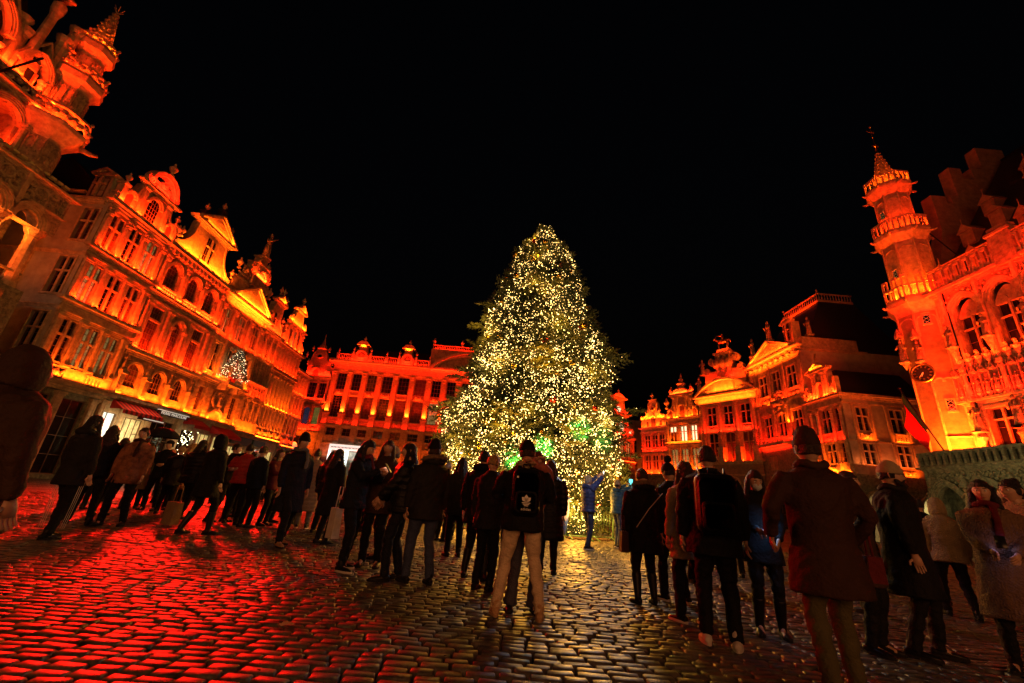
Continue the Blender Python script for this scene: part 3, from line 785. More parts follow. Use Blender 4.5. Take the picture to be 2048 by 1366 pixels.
D3.relief(39.4, 40.8, 20.9, 21.8, 11, y=-.1)
D3.put('statue', figure_mb(True, 10).mesh('statue', M['stone_carved'], True), (42.3, 0, 24.3), rot=Matrix.Scale(1.55, 4))
for u, z, s_ in ((38.8, 20.9, 1.15), (38.2, 19.4, .9), (45.0, 20.4, 1.3), (44.2, 21.4, 1.0), (43.4, 23.2, .8)): D3.urn(u, z, s_)
D3.volume(38.36, 45.74, 0, 17.9, 11, roof='slope', ridge=2.6)
D3.wall(38.35, 45.75, 0, 5.5, [(38.9, 40.6, .2, 4.6), (41.2, 43.0, .2, 4.6), (43.5, 45.4, .2, 4.6)], 'stone_plain', y=.1)
for u, p_ in ((39.75, 'glass'), (42.1, 'shop_warm'), (44.45, 'shop_warm')): D3.window('grid', u, .2, 1.8, 4.4, pane=p_, y=.1, nx=3, nz=2)
awning(D3, 38.5, 40.7, 5.7, 5.05, 1.1); awning(D3, 42.4, 45.6, 5.5, 4.75, 1.3)
for u0, u1, z, w_, c_ in ((38.5, 45.6, 5.95, 24, AMBER), (38.5, 45.6, 9.75, 22, AMBER), (38.5, 45.6, 13.7, 12, ORANGE), (38.9, 45.5, 17.0, 40, AMBER), (39.2, 45.3, 18.3, 40, AMBER), (41.0, 43.5, 21.5, 50, ORANGE)): D3.strip_lamp(u0, u1, z, w_, c_, .62 if z != 17.0 else .85)

# ---- fourth house: narrow, stepped small gable ----
E4 = House('guild_house', 'narrow red lit house with slim windows and a small urn topped gable', FL, 45.8, 49.75)
eu = [46.5, 47.75, 49.0]
holes = [(u-.38, u+.38, z0, z1) for u in eu for z0, z1 in ((14.6, 16.6), (11.2, 13.6), (9.6, 10.7), (6.9, 8.8))]
E4.wall(45.8, 49.75, 5.6, 17.0, holes, 'stone')
for u in eu:
    for z0, z1 in ((14.6, 16.6), (11.2, 13.6), (9.6, 10.7), (6.9, 8.8)): E4.window('cross', u, z0, .76, z1-z0, nx=2, nz=4)
    E4.relief(u-.36, u+.36, 13.8, 14.4, 3)
for u in (45.98, 47.12, 48.38, 49.57): E4.pilaster(u, 13.7, 16.9, .26, .16, 'cor'); E4.pilaster(u, 6.7, 9.1, .3, .16, 'dor')
for z in (5.5, 9.1, 10.8, 13.65): E4.cornice(45.8, 49.75, z, .25, .25)
E4.cornice(45.8, 49.75, 16.85, .5, .45, dent=.3); E4.balustrade(47.1, 48.5, 8.9, .6, -.5)
E4.gable([(46.0, 17.3), (49.5, 17.3), (49.4, 18.4), (48.7, 19.0), (48.6, 20.9), (46.7, 20.9), (46.6, 19.0), (46.1, 18.4)])
E4.window('cross', 47.65, 17.9, .8, 1.9, y=-.25, nx=2, nz=4); E4.cornice(46.4, 49.0, 20.9, .3, .25); E4.pediment(46.4, 49.0, 21.25, .9, -.3)
for u, z in ((47.2, 22.1), (47.9, 22.2), (48.9, 21.5), (46.2, 19.0), (49.3, 18.9)): E4.urn(u, z, .95)
E4.volume(45.81, 49.74, 0, 17.2, 11, roof='slope', ridge=2)
E4.wall(45.8, 49.75, 0, 5.5, [(46.2, 49.3, .2, 4.0)], 'stone_plain', y=.1); E4.window('grid', 47.75, .2, 3.1, 3.8, pane='shop_warm', y=.1, nx=4, nz=2)
b = MB(); b.box(45.9, 49.7, -.25, .1, 4.3, 5.1); E4.solid('fascia', b, M['green_awn'])
for z, w_, c_ in ((5.7, 22, AMBER), (9.4, 15, ORANGE), (13.95, 15, ORANGE), (17.4, 30, ORANGE)): E4.strip_lamp(46, 49.6, z, w_, c_, .45)

# ---- fifth house: rows of narrow timber windows ----
G5 = House('guild_house', 'red lit house with three rows of close set slender windows and a high shouldered gable', FL, 49.8, 55.9)
gu = [50.35+i*.83 for i in range(7)]
rows = ((13.95, 16.3), (9.4, 12.65), (6.75, 8.8))
G5.wall(49.8, 55.9, 5.5, 17.0, [(u-.28, u+.28, z0, z1) for u in gu for z0, z1 in rows], 'stone_plain')
for i, u in enumerate(gu):
    for j, (z0, z1) in enumerate(rows): G5.window('grid', u, z0, .56, z1-z0, pane='lit_dim' if j == 2 and i in (0, 2, 3) else 'glass', nx=2, nz=6)
for i in range(8):
    u = 49.93+i*.83 if i < 7 else 55.77
    for z0, z1 in rows: G5.pilaster(u, z0-.1, z1+.25, .16, .16, 'dor')
G5.cornice(49.8, 55.9, 12.95, .8, .35, m='timber'); G5.cornice(49.8, 55.9, 16.5, .6, .5, m='timber'); G5.cornice(49.8, 55.9, 8.95, .3, .3); G5.cornice(49.8, 55.9, 5.3, .3, .3)
for i in range(4): G5.relief(50.1+i*1.45, 51.3+i*1.45, 5.75, 6.5, i)
G5.gable([(50.1, 17.1), (55.6, 17.1), (55.5, 18.2), (54.9, 18.8), (54.7, 19.9), (50.9, 19.9), (50.7, 18.8), (50.2, 18.2)], m='stone_plain')
G5.cornice(50.4, 55.3, 19.8, .35, .35)
for u in (51.7, 52.85, 54.0): G5.window('grid', u, 17.5, .5, 1.9, y=-.24, nx=2, nz=4); G5.archivolt(u, .54, 19.3, .25, .12, -.12)
for u in (51.1, 52.27, 53.42, 54.6): G5.pilaster(u, 17.2, 19.8, .24, .2, 'dor')
G5.gable([(51.6, 20.1), (54.2, 20.1), (53.9, 21.2), (53.7, 22.2), (52.1, 22.2), (51.9, 21.2)], m='stone_carved')
G5.pediment(51.5, 54.3, 22.3, 1.0, -.3); G5.scroll(51.2, 20.7, .5, 1); G5.scroll(54.6, 20.7, .5, -1); G5.urn(52.9, 23.3, 1.1); G5.urn(55.2, 19.0, .9); G5.urn(50.4, 18.8, .9); G5.urn(55.7, 17.4, .9)
G5.volume(49.81, 55.89, 0, 17.1, 11, roof='slope', ridge=2)
G5.wall(49.8, 55.9, 0, 5.3, [(50.1, 52.2, .2, 4.2), (52.8, 55.5, .2, 4.2)], 'stone_plain', y=.1); G5.window('grid', 51.15, .2, 2.1, 4.0, pane='shop_white', y=.1, nx=3, nz=2); G5.window('grid', 54.15, .2, 2.7, 4.0, pane='shop_warm', y=.1, nx=3, nz=2)
b = MB(); b.box(50, 52.6, -.25, .1, 4.5, 5.1); G5.solid('fascia', b, M['green_awn'])
for z, w_, c_ in ((5.5, 24, AMBER), (9.2, 16, AMBER), (13.75, 18, ORANGE), (17.2, 34, ORANGE), (20.3, 26, AMBER)): G5.strip_lamp(50, 55.7, z, w_, c_, .45)

# ---- sixth house, lower, at the street corner ----
H6 = House('guild_house', 'lowest house at the far end of the left row, before the street corner', FL, 55.95, 59.9)
hu = [56.5, 57.4, 58.3, 59.2]
rows = ((12.4, 14.3), (9.5, 11.5), (6.8, 8.6))
H6.wall(55.95, 59.9, 5.3, 14.8, [(u-.3, u+.3, z0, z1) for u in hu for z0, z1 in rows], 'stone_plain')
for i, u in enumerate(hu):
    for z0, z1 in rows: H6.window('grid', u, z0, .6, z1-z0, nx=2, nz=4)
for u in (56.05, 56.95, 57.85, 58.75, 59.75):
    for z0, z1 in rows: H6.pilaster(u, z0-.1, z1+.2, .18, .14, 'dor')
for z in (5.0, 8.9, 11.8): H6.cornice(55.95, 59.9, z, .3, .3)
H6.cornice(55.95, 59.9, 14.7, .6, .5, m='timber')
H6.relief(56.1, 57.7, 5.6, 6.4, 2); H6.relief(58.1, 59.7, 5.6, 6.4, 4)
H6.volume(55.96, 59.89, 0, 14.9, 10, roof='slope', ridge=2.4)
H6.wall(55.95, 59.9, 0, 5.0, [(56.4, 59.4, .2, 4.0)], 'stone_grey', y=.1); H6.window('grid', 57.9, .2, 3.0, 3.8, pane='glass', y=.1, nx=3, nz=2)
for z, w_, c_ in ((5.2, 22, ORANGE), (9.2, 16, ORANGE), (12.1, 16, ORANGE)): H6.strip_lamp(56.1, 59.8, z, w_, c_, .42)

# ================================================================== END OF THE SQUARE
K = House('corner_house', 'small ornate house at the street corner with an oval gable and needle spire', FD, -33.7, -29.2)
holes = [(-32.5, -31.1, 14.2, 16.8), (-30.8, -29.55, 14.2, 16.8), (-32.3, -31.3, 9.9, 12.6, .5), (-30.75, -29.7, 9.9, 12.7)]
K.wall(-33.7, -29.2, 0, 17.4, holes + [(-32.9, -31.0, 4.0, 8.0), (-30.6, -29.6, 0.5, 3.5)])
K.window('grid', -31.8, 14.2, 1.4, 2.6, nx=3, nz=4); K.window('grid', -30.17, 14.2, 1.25, 2.6, nx=3, nz=4)
K.window('grid', -31.8, 9.9, 1.0, 2.7, pane='lit_blue', nx=4, nz=6); K.window('grid', -30.22, 9.9, 1.05, 2.8, pane='lit_green', nx=3, nz=6)
K.window('grid', -31.95, 4.0, 1.9, 4.0, nx=2, nz=3); K.window('grid', -30.1, .5, 1.0, 3.0, pane='lit_dim')
K.archivolt(-31.8, 1.06, 12.1, .55, .35, -.15, rings=3); K.surround(-31.8, 14.2, 1.4, 2.6, .14); K.surround(-30.17, 14.2, 1.25, 2.6, .14); K.surround(-30.22, 9.9, 1.05, 2.8, .14)
K.cornice(-33.7, -29.2, 13.3, .5, .4); K.cornice(-33.7, -29.2, 17.3, .5, .4); K.cornice(-33.7, -29.2, 8.3, .4, .4)
K.balustrade(-32.6, -31.0, 8.7, .9, -.3); K.relief(-30.8, -29.5, 8.8, 9.5, 7)
for u in (-33.45, -31.0, -29.4): K.pilaster(u, 13.8, 17.2, .3, .16, 'dor'); K.pilaster(u, 9.6, 13.2, .32, .18, 'cor')
K.gable([(-33.5, 17.8), (-29.3, 17.8), (-29.5, 19.6), (-30.4, 20.4), (-30.7, 21.8), (-31.2, 22.6), (-32.4, 22.6), (-32.9, 21.8), (-33.2, 20.4), (-33.5, 19.6)], m='stone_carved')
K.archivolt(-31.9, 1.0, 18.4, .7, .3, -.2, rings=2); b = MB(); b.prism(arch_pts(-31.9, .95, 18.4, .6)+[(-31.43, 17.8), (-32.37, 17.8)], -.05, 0); K.solid('window_recess', b, M['glass_red'])
K.archivolt(-31.85, .8, 21.3, .4, .25, -.2); K.archivolt(-31.85, .8, 21.3, -.4, .25, -.2); b = MB(); b.prism([(-31.85+.35*math.cos(q), 21.3+.38*math.sin(q)) for q in np.linspace(0, 2*PI, 13)[:-1]], -.08, 0); K.solid('oval_window', b, M['glass'])
K.archivolt(-29.95, .9, 18.2, .5, .2, -.2); K.scroll(-33.0, 19.9, .5, 1); K.scroll(-30.1, 20.3, .5, -1)
b = MB(); b.lathe([(.9, 0), (.95, .15), (.55, .5), (.6, .7), (.35, 1.0), (.3, 1.2), (.12, 1.9), (.03, 2.9)], -31.75, .2, 8, 22.6); K.solid('spire', b, M['stone_plain'])
for u, z in ((-33.2, 22.2), (-30.4, 22.2), (-29.4, 19.9), (-33.5, 19.8), (-34.0, 21.0)): K.urn(u, z, .9)
K.volume(-33.69, -29.21, 0, 17.6, 10)
for z, w_, c_ in ((8.9, 26, RED), (13.8, 26, RED), (17.9, 36, RED)): K.strip_lamp(-33.5, -29.3, z, w_, c_, .5)
area('lamp', K.F @ T(-31.5, -2, 7.5) @ Matrix.Rotation(R(60), 4, 'X'), 2, .5, 60, AMBER, K.e)
# hanging round shop sign
b = MB(); b.lathe([(.55, -.04), (.6, 0), (.55, .04)], n=20)
o = link('round_sign', b.mesh('round_sign', mat('pale_sign', (.5, .55, .5), .5, var=.6, scale=5, emit=(.5, .6, .5), estr=.25), True), K.e); o.matrix_local = K.F @ T(-32.0, -1.2, 6.2) @ Matrix.Rotation(R(90), 4, 'X')

DK = House('palace_facade', 'wide red lit palace front with tall pilasters and curved central pediment behind the Christmas tree', FD, -29.05, 17.3)
pu = [-28.6, -26.05, -23.55, -21.0, -18.3, -15.5, -12.65, -10.1, -7.6, -5.0, -2.4, .2, 2.8, 5.3, 7.8, 10.3, 12.8, 14.8, 16.7]
wins = [((a+b_)/2, (b_-a)-1.05) for a, b_ in zip(pu[:-1], pu[1:])]
holes = []
for u, w_ in wins: holes += [(u-w_/2, u+w_/2, 16.0, 18.85), (u-w_/2, u+w_/2, 11.45, 15.0), (u-w_/2+.05, u+w_/2-.05, 8.45, 9.65)]
DK.wall(-29.05, 17.3, 5.2, 19.2, holes, 'stone')
gh = [(u-w_/2, u+w_/2, .4, 6.6 if False else 5.0) for u, w_ in wins]
DK.wall(-29.05, 17.3, 0, 5.2, gh, 'stone_grey')
for i, (u, w_) in enumerate(wins):
    w2 = round(w_, 1)
    DK.window('grid', u, 16.0, w_, 2.85, nx=3, nz=4); DK.window('grid', u, 11.45, w_, 3.55, pane=('glass_red' if i % 3 else 'glass'), nx=3, nz=8)
    DK.window('grid', u, 8.45, w_-.1, 1.2, nx=2, nz=2); DK.window('grid', u, .4, w_, 4.6, nx=2, nz=2, pane='glass')
    if i % 3 == 1: DK.relief(u-w_/2, u+w_/2, 10.4, 11.3, i); DK.balustrade(u-w_/2, u+w_/2, 15.05, .85, -.12, .2)
    else: DK.balustrade(u-w_/2, u+w_/2, 10.4, .9, -.12, .2); DK.relief(u-w_/2, u+w_/2, 15.15, 15.85, i)
    DK.relief(u-.4, u+.4, 7.4, 8.0, i+30) if i % 4 == 2 else None
for u in pu:
    DK.pilaster(u, 12.0, 19.05, .72, .3, 'cor')
    b = MB(); b.box(-.44, .44, -.5, 0, 10.2, 11.8); b.box(-.54, .54, -.62, 0, 11.8, 12.0); b.box(-.5, .5, -.56, 0, 10.0, 10.2)
    DK.put('pedestal', CACHE.setdefault('dkped', b.mesh('pedestal', M['stone_plain'])), (u, 0, 0))
    DK.pilaster(u, 0, 9.9, .8, .25, 'dor', m='stone')
DK.cornice(-29.05, 17.3, 9.75, .35, .5); DK.cornice(-29.05, 17.3, 7.0, .25, .2)
DK.cornice(-29.05, 17.3, 19.05, .4, .3); DK.cornice(-29.05, 17.3, 20.1, .95, .9); DK.wall(-29.05, 17.3, 19.3, 20.3, [], 'stone_plain', y=-.1, name='frieze')
for a, b_ in ((-28.7, -25.7), (-23.7, -20.6), (-20.3, -17.8), (-15.9, -13.1), (1.5, 5), (5, 9), (9, 13), (13, 17.1)): DK.balustrade(a, b_, 21.05, 1.15, -.2, .28)
for u in (-28.7, -20.45, -13.0, 1.3, 9, 17.0): b = MB(); b.box(u-.2, u+.2, -.4, 0, 21.05, 22.3); DK.solid('pier', b, M['stone_plain']); DK.urn(u, 22.3, .75, -.2)
for u in (-24.7, -16.85, 3.1, 11.3):
    b = MB(); b.prism([(u-1.2, 21.05), (u+1.2, 21.05), (u+1.1, 22.2), (u+.8, 23.0), (u-.8, 23.0), (u-1.1, 22.2)], -.5, .6); b.prism([(u-.7, 22.9), (u+.7, 22.9), (u+.6, 24.0), (u-.6, 24.0)], -.45, .6); DK.solid('dormer', b, M['stone_carved'])
    DK.archivolt(u, 1.3, 22.0, .65, .3, -.7, -.4); DK.archivolt(u, 1.3, 22.0, -.65, .3, -.7, -.4)
    b = MB(); b.prism([(u+.6*math.cos(q), 22+.6*math.sin(q)) for q in np.linspace(0, 2*PI, 17)[:-1]], -.53, -.4); o = DK.solid('round_window', b, M['glass_red'])
    b = MB()
    for q in range(4): b.strip([(u-.6*math.cos(q*PI/4), 22-.6*math.sin(q*PI/4)), (u+.6*math.cos(q*PI/4), 22+.6*math.sin(q*PI/4))], .05, -.56, -.52)
    DK.child('bars', b.mesh('bars', M['stone_plain']), o)
    b = MB(); b.prism([(u-1.15, 23.9), (u+1.15, 23.9), (u+.95, 24.15), (u+.5, 24.6), (u-.5, 24.6), (u-.95, 24.15)], -.75, .8); DK.solid('dormer_cap', b, M['stone_plain']); DK.urn(u, 24.6, .95, -.1)
    for sx in (-1.45, 1.45): b = MB(); b.box(u+sx-.18, u+sx+.18, -.4, 0, 21.05, 22.6); DK.solid('pier', b, M['stone_plain']); DK.urn(u+sx, 22.6, .85, -.2)
arc = [(-5.9+9*math.sin(q), 14.95+9*math.cos(q)) for q in np.linspace(-.885, .885, 25)]
b = MB(); b.strip(arc, .45, -.95, .2); b.strip([(x, z-.45) for x, z in arc], .3, -.55, .2); DK.solid('curved_cornice', b, M['stone_plain'])
b = MB(); b.prism([(x, z) for x, z in arc], -.3, .4); DK.solid('tympanum', b, M['stone'])
b = MB(); b.box(-13.1, 1.3, .2, 1.4, 21.0, 24.6); DK.solid('attic', b, M['stone'])
DK.balustrade(-13.0, 1.2, 24.6, .8, .3, .3)
for u in (-12.8, -7.9, -3.9, 1.0): DK.urn(u, 25.4, 1.15, .4)
b = MB(); b.add([(-28.5, .6, 21), (17, .6, 21), (16, 3.5, 25.0), (-27.4, 3.5, 24.4), (-27.4, 12, 24.4), (16, 12, 25)], [(0,1,2,3), (3,2,5,4)]); DK.solid('roof', b, M['slate'])
DK.volume(-29.04, 17.29, 0, 21, 12)
for i, u in enumerate(pu):                       # one up-light at the foot of each pilaster
    area('uplight', DK.F @ T(u, -.55, 12.1) @ Matrix.Rotation(R(174), 4, 'X'), .5, .15, 100, ORANGE, DK.e, 110)
DK.strip_lamp(-28.9, 17, 10.1, 6, RED, .8, 0); DK.strip_lamp(-28.9, 17, 15.1, 6, RED, 1.4, 20); DK.strip_lamp(-28.9, 17, 19.3, 10, RED, 1.2, 10)
for u in (-24.7, -16.85, 3.1, 11.3): area('uplight', DK.F @ T(u, -1.3, 21.0) @ Matrix.Rotation(R(165), 4, 'X'), 1.6, .15, 55, RED, DK.e); area('uplight', DK.F @ T(u, -.6, 23.6) @ Matrix.Rotation(R(180), 4, 'X'), .8, .1, 30, AMBER, DK.e)
DK.strip_lamp(-28.5, -13.2, 21.1, 12, RED, .6, 0); DK.strip_lamp(-12.5, .5, 20.2, 10, RED, .9, 10); DK.strip_lamp(-12.5, .5, 24.5, 12, RED, .1, 0)
DK.strip_lamp(-28.5, -10, 4.9, 5, AMBER, 1.6, 20)
# white lit shop with frosted lettering
b = MB(); b.box(-26.7, -21.4, -.55, -.3, 6.2, 7.05); b.box(-26.7, -26.3, -.5, -.3, 0, 6.2); b.box(-24.3, -23.5, -.5, -.3, 0, 6.2); o = DK.solid('shop_front', b, M['shop_white'])
b = MB()
for i in range(22): b.box(-26.4+.22*i, -26.28+.22*i, -.57, -.555, 6.5, 6.72)
for i in range(14): b.box(-24.1+.04*(i % 3), -23.8+.05*(i % 2), -.52, -.505, .6+.4*i, .75+.4*i)
DK.child('lettering', b.mesh('lettering', M['green_awn']), o)
b = MB(); b.box(-26.3, -24.3, -.42, -.35, 0, 6.2); b.box(-23.5, -21.5, -.42, -.35, 0, 6.2); DK.child('shop_window', b.mesh('shop_window', mat('dim_shop_glass', (.1, .1, .08), .2, emit=(.5, .42, .2), estr=.12, var=.9, scale=2)), o)
area('shop_glow', DK.F @ T(-24, -.9, 5.5) @ Matrix.Rotation(R(70), 4, 'X'), 5, 1.2, 22, (.8, 1, .9), DK.e)

# ---- receding house right of the palace ----
Q = House('gabled_house', 'small red lit gabled house with one glowing round window, just right of the Christmas tree', FG, -2.2, 5.2)
holes = [(-.4, .55, 12.9, 14.7, .45), (1.75, 2.7, 12.9, 14.7, .45), (-.6, .4, 9.1, 11.7), (1.7, 2.65, 9.1, 11.7), (3.2, 4.15, 9.1, 11.7), (-.6, .4, 4, 7.2), (1.7, 2.65, 4, 7.2), (3.2, 4.15, 4, 7.2)]
Q.wall(-2.2, 5.2, 0, 12.1, [h for h in holes if h[2] < 12])
Q.gable([(-2.1, 12.1), (5.1, 12.1), (4.6, 13.0), (3.9, 13.8), (3.5, 15.2), (3.6, 15.8), (-.8, 16.0), (-1.2, 14.2), (-2.0, 13.0)], 0, .5, 'stone')
Q.cornice(-1.2, 3.9, 15.7, .5, .45)
Q.gable([(-.3, 16.2), (3.2, 16.2), (2.9, 17.2), (2.75, 18.6), (.35, 18.6), (.1, 17.2)], 0, .5, 'stone_plain'); Q.cornice(-.1, 3.1, 18.5, .4, .4)
b = MB(); b.prism([(.2, 18.9), (2.9, 18.9), (2.5, 19.3), (1.9, 19.6), (1.2, 19.6), (.6, 19.3)], -.3, .4); Q.solid('gable_cap', b, M['stone_plain']); Q.urn(1.55, 19.6, .7)
for u in (.07, 2.22):
    b = MB(); b.box(u-.45, u+.45, -.03, .02, 12.9, 14.3); b.prism(arch_pts(u, .9, 14.3, .42), -.03, .02); o = Q.solid('arched_window', b, M['lit_white'])
    b = MB(); b.box(u-.03, u+.03, -.06, -.035, 12.9, 14.7)
    for z in (13.35, 13.8, 14.25): b.box(u-.45, u+.45, -.058, -.033, z-.025, z+.025)
    Q.child('bars', b.mesh('bars', M['iron']), o); Q.archivolt(u, 1.0, 14.3, .48, .22, -.15)
for u, r_, z in ((1.45, .55, 16.75), (4.2, .34, 13.2)):
    b = MB(); b.prism([(u+r_*math.cos(q), z+r_*math.sin(q)) for q in np.linspace(0, 2*PI, 17)[:-1]], -.06, 0); Q.solid('round_window', b, M['lit_white'])
    Q.archivolt(u, r_*2.1, z, r_*1.05, .35, -.25); Q.archivolt(u, r_*2.1, z, -r_*1.05, .2, -.15)
for u in (-.1, 2.17, 3.67):
    Q.window('cross', u, 9.1, 1.0, 2.6, pane='lit_warm' if u > 2 else 'lit_dim', nx=2, nz=5); Q.window('cross', u, 4, 1.0, 3.2, pane='glass')
for u in (-1.2, 1.0, 2.95, 4.75): Q.pilaster(u, 8.9, 11.8, .36, .16, 'dor')
Q.cornice(-2.2, 5.2, 11.9, .45, .4); Q.cornice(-2.2, 5.2, 8.0, .4, .4); Q.relief(2.0, 3.2, 12.15, 12.7, 3); Q.relief(3.6, 4.8, 12.15, 12.7, 4)
for u, z in ((-1.0, 16.2), (3.6, 16.2), (4.9, 13.0)): Q.urn(u, z, .9)
Q.volume(-2.19, 5.19, 0, 13, 10)
for z, w_, c_ in ((8.3, 14, ORANGE), (12.4, 30, RED), (16.2, 34, RED), (18.9, 15, RED)): Q.strip_lamp(-1.5 if z > 12 else -2, 3.5 if z > 12 else 5, z, w_, c_, .5)
# dark alley block
AL = House('street_house', 'dark narrow house in the alley between the two gabled fronts', T(26.5, 80, 0), -4, 6)
AL.wall(-4, 6, 0, 17, [(u-.5, u+.5, z, z+2.2) for u in (-3, -1.2, .6, 2.4, 4.2) for z in (3, 7, 11)], 'render')
for u in (-3, -1.2, .6, 2.4, 4.2):
    for z in (3, 7, 11): AL.window('cross', u, z, 1.0, 2.2)
AL.volume(-3.99, 5.99, 0, 17, 8, roof='slope', ridge=2)
area('lamp', AL.F @ T(1, -5, 7) @ Matrix.Rotation(R(60), 4, 'X'), 1, 1, 60, AMBER, AL.e)

# ================================================================== TURNED HOUSES ON THE RIGHT
# facade coordinate here: u = -(distance leftwards from the meeting corner)
MT = House('gabled_house', 'leftmost and smallest of the three turned gabled houses on the right', FB, -19.25, -14.35)
mu = [-18.0, -16.55, -15.15]
MT.wall(-19.25, -14.35, 6.3, 13.8, [(u-.48, u+.48, z0, z1) for u in mu for z0, z1 in ((10.7, 12.6), (7.2, 9.4))])
for i, u in enumerate(mu):
    MT.window('cross', u, 10.7, .96, 1.9, nx=4, nz=3); MT.window('cross', u, 7.2, .96, 2.2, pane='glass_red' if i != 1 else 'glass', nx=4, nz=4)
    MT.relief(u-.45, u+.45, 9.85, 10.4, i) if i != 1 else MT.balustrade(u-.45, u+.45, 9.8, .6, -.05, .2)
for u in (-19.05, -17.28, -15.85, -14.5): MT.pilaster(u, 10.5, 13.0, .26, .16, 'cor'); MT.pilaster(u, 6.6, 9.5, .26, .16, 'dor')
MT.cornice(-19.25, -14.35, 9.5, .25, .2); MT.cornice(-19.25, -14.35, 13.0, .25, .2); MT.cornice(-19.25, -14.35, 13.55, .35, .4); MT.cornice(-19.25, -14.35, 6.3, .3, .3)
MT.wall(-19.25, -14.35, 13.85, 15.0, [], 'stone_plain', name='attic')
for u in (-17.9, -15.3): b = MB(); b.box(u-.2, u+.2, -.02, .02, 14.1, 14.9); MT.solid('attic_window', b, M['glass_red'])
MT.gable([(-19.1, 15.0), (-14.5, 15.0), (-14.7, 15.6), (-15.3, 15.9), (-15.8, 16.5), (-15.9, 17.9), (-16.3, 18.4), (-17.2, 18.4), (-17.6, 17.9), (-17.7, 16.5), (-18.2, 15.9), (-18.8, 15.6)])
b = MB(); b.prism(arch_pts(-16.75, .8, 15.2, .45)+[(-16.35, 13.9), (-17.15, 13.9)], -.05, 0); MT.solid('arched_window', b, M['glass_red']); MT.archivolt(-16.75, .86, 15.2, .5, .22, -.18)
MT.archivolt(-16.75, .6, 16.9, .45, .2, -.18); MT.archivolt(-16.75, .6, 16.9, -.35, .2, -.18); b = MB(); b.prism([(-16.75+.22*math.cos(q), 16.9+.34*math.sin(q)) for q in np.linspace(0, 2*PI, 13)[:-1]], -.05, 0); MT.solid('oval_window', b, M['glass'])
MT.scroll(-18.9, 15.5, .38, 1); MT.scroll(-14.7, 15.5, .38, -1); MT.cornice(-17.4, -16.1, 18.3, .25, .2)
for u, z, s_ in ((-16.75, 18.5, 1.1), (-18.1, 16.0, .9), (-15.4, 16.0, .9)): MT.urn(u, z, s_)
MT.volume(-19.24, -14.36, 0, 13.9, 10, roof='gable', ridge=3); MT.wall(-19.25, -14.35, 0, 6.3, [(-18.6, -17.2, .3, 5), (-16.4, -15, .3, 5)], 'stone_grey', y=.05)
for u in (-17.9, -15.7): MT.window('grid', u, .3, 1.4, 4.7, y=.05)
for z, w_, c_ in ((6.6, 28, ORANGE), (10.0, 18, RED), (13.9, 26, AMBER), (15.3, 34, AMBER)): MT.strip_lamp(-19.1, -14.5, z, w_, c_, .42)

RO = House('gabled_house', 'middle of the three turned houses, with brightly lit white windows on its upper floor', FB, -14.3, -8.45)
ru = [-13.0, -11.2, -9.4]
RO.wall(-14.3, -8.45, 7.0, 14.2, [(u-.56, u+.56, z0, z1) for u in ru for z0, z1 in ((11.4, 13.65), (7.6, 10.2))])
for i, u in enumerate(ru):
    if i == 0: RO.window('cross', u, 11.4, 1.12, 2.25, pane='glass_red', nx=4, nz=4); q = MB(); q.box(u-.5, u-.1, .1, .12, 12.85, 13.6); q.box(u+.1, u+.5, .1, .12, 12.85, 13.6); RO.solid('lit_pane', q, M['lit_white'])
    else: RO.window('cross', u, 11.4, 1.12, 2.25, pane='lit_white', nx=2, nz=2)
    RO.window('cross', u, 7.6, 1.12, 2.6, pane='lit_warm', nx=6, nz=8, frame='iron'); RO.surround(u, 11.4, 1.12, 2.25, .08)
for u in (-14.05, -12.1, -10.3, -8.7): RO.pilaster(u, 11.2, 13.8, .34, .18, 'dor'); RO.pilaster(u, 7.3, 10.4, .34, .18, 'dor')
RO.cornice(-14.3, -8.45, 10.45, .5, .35); RO.cornice(-14.3, -8.45, 14.55, .4, .45); RO.relief(-14.1, -8.6, 13.85, 14.5, 6, dens=2); RO.cornice(-14.3, -8.45, 6.9, .3, .3)
RO.gable([(-14.1, 14.9), (-8.6, 14.9), (-8.6, 15.8), (-9.3, 16.6), (-9.6, 17.0), (-9.7, 18.3), (-12.75, 18.3), (-12.9, 17.0), (-13.2, 16.6), (-13.9, 15.8)], m='stone_plain')
RO.cornice(-13.1, -9.35, 18.2, .45, .35)
b = MB(); b.prism(arch_pts(-11.2, 2.6, 18.65, .8), -.25, .4); RO.solid('segmental_pediment', b, M['stone_plain']); RO.archivolt(-11.2, 2.7, 18.65, .85, .2, -.4, .4, rings=1)
b = MB(); b.box(-11.65, -10.85, -.04, .0, 15.0, 16.6); b.prism(arch_pts(-11.25, .8, 16.6, .3), -.04, .0); RO.solid('gable_window', b, M['glass_red']); RO.archivolt(-11.25, .9, 16.55, .35, .15, -.12)
for u in (-12.55, -12.05, -10.45, -9.95): RO.pilaster(u, 15.0, 18.2, .26, .18, 'dor')
for u in (-13.35, -9.1): b = MB(); b.box(u-.3, u+.3, -.05, .0, 15.0, 16.0); b.prism(arch_pts(u, .6, 16.0, .25), -.05, .0); RO.solid('dormer_window', b, M['glass_red']); RO.archivolt(u, .66, 16.0, .3, .2, -.15)
b = MB(); b.lathe([(.55, 0), (.5, .2), (.4, .7), (.75, .9), (.7, 1.05), (.3, 1.3), (.22, 1.5), (.4, 1.7), (.12, 2.0), (.15, 2.3), (.03, 2.8)], -11.2, .1, 8, 19.3); RO.solid('finial', b, M['stone_plain'])
for sx in (-1, 1): RO.put('figure', CACHE['herm'], (-11.2+sx*1.75, -.1, 18.9), rot=Matrix.Scale(.6, 4)); RO.scroll(-11.2+sx*1.8, 19.2, .35, -sx)
RO.urn(-13.95, 16.6, 1.6); RO.urn(-8.7, 16.4, 1.1); RO.scroll(-13.7, 15.4, .4, 1)
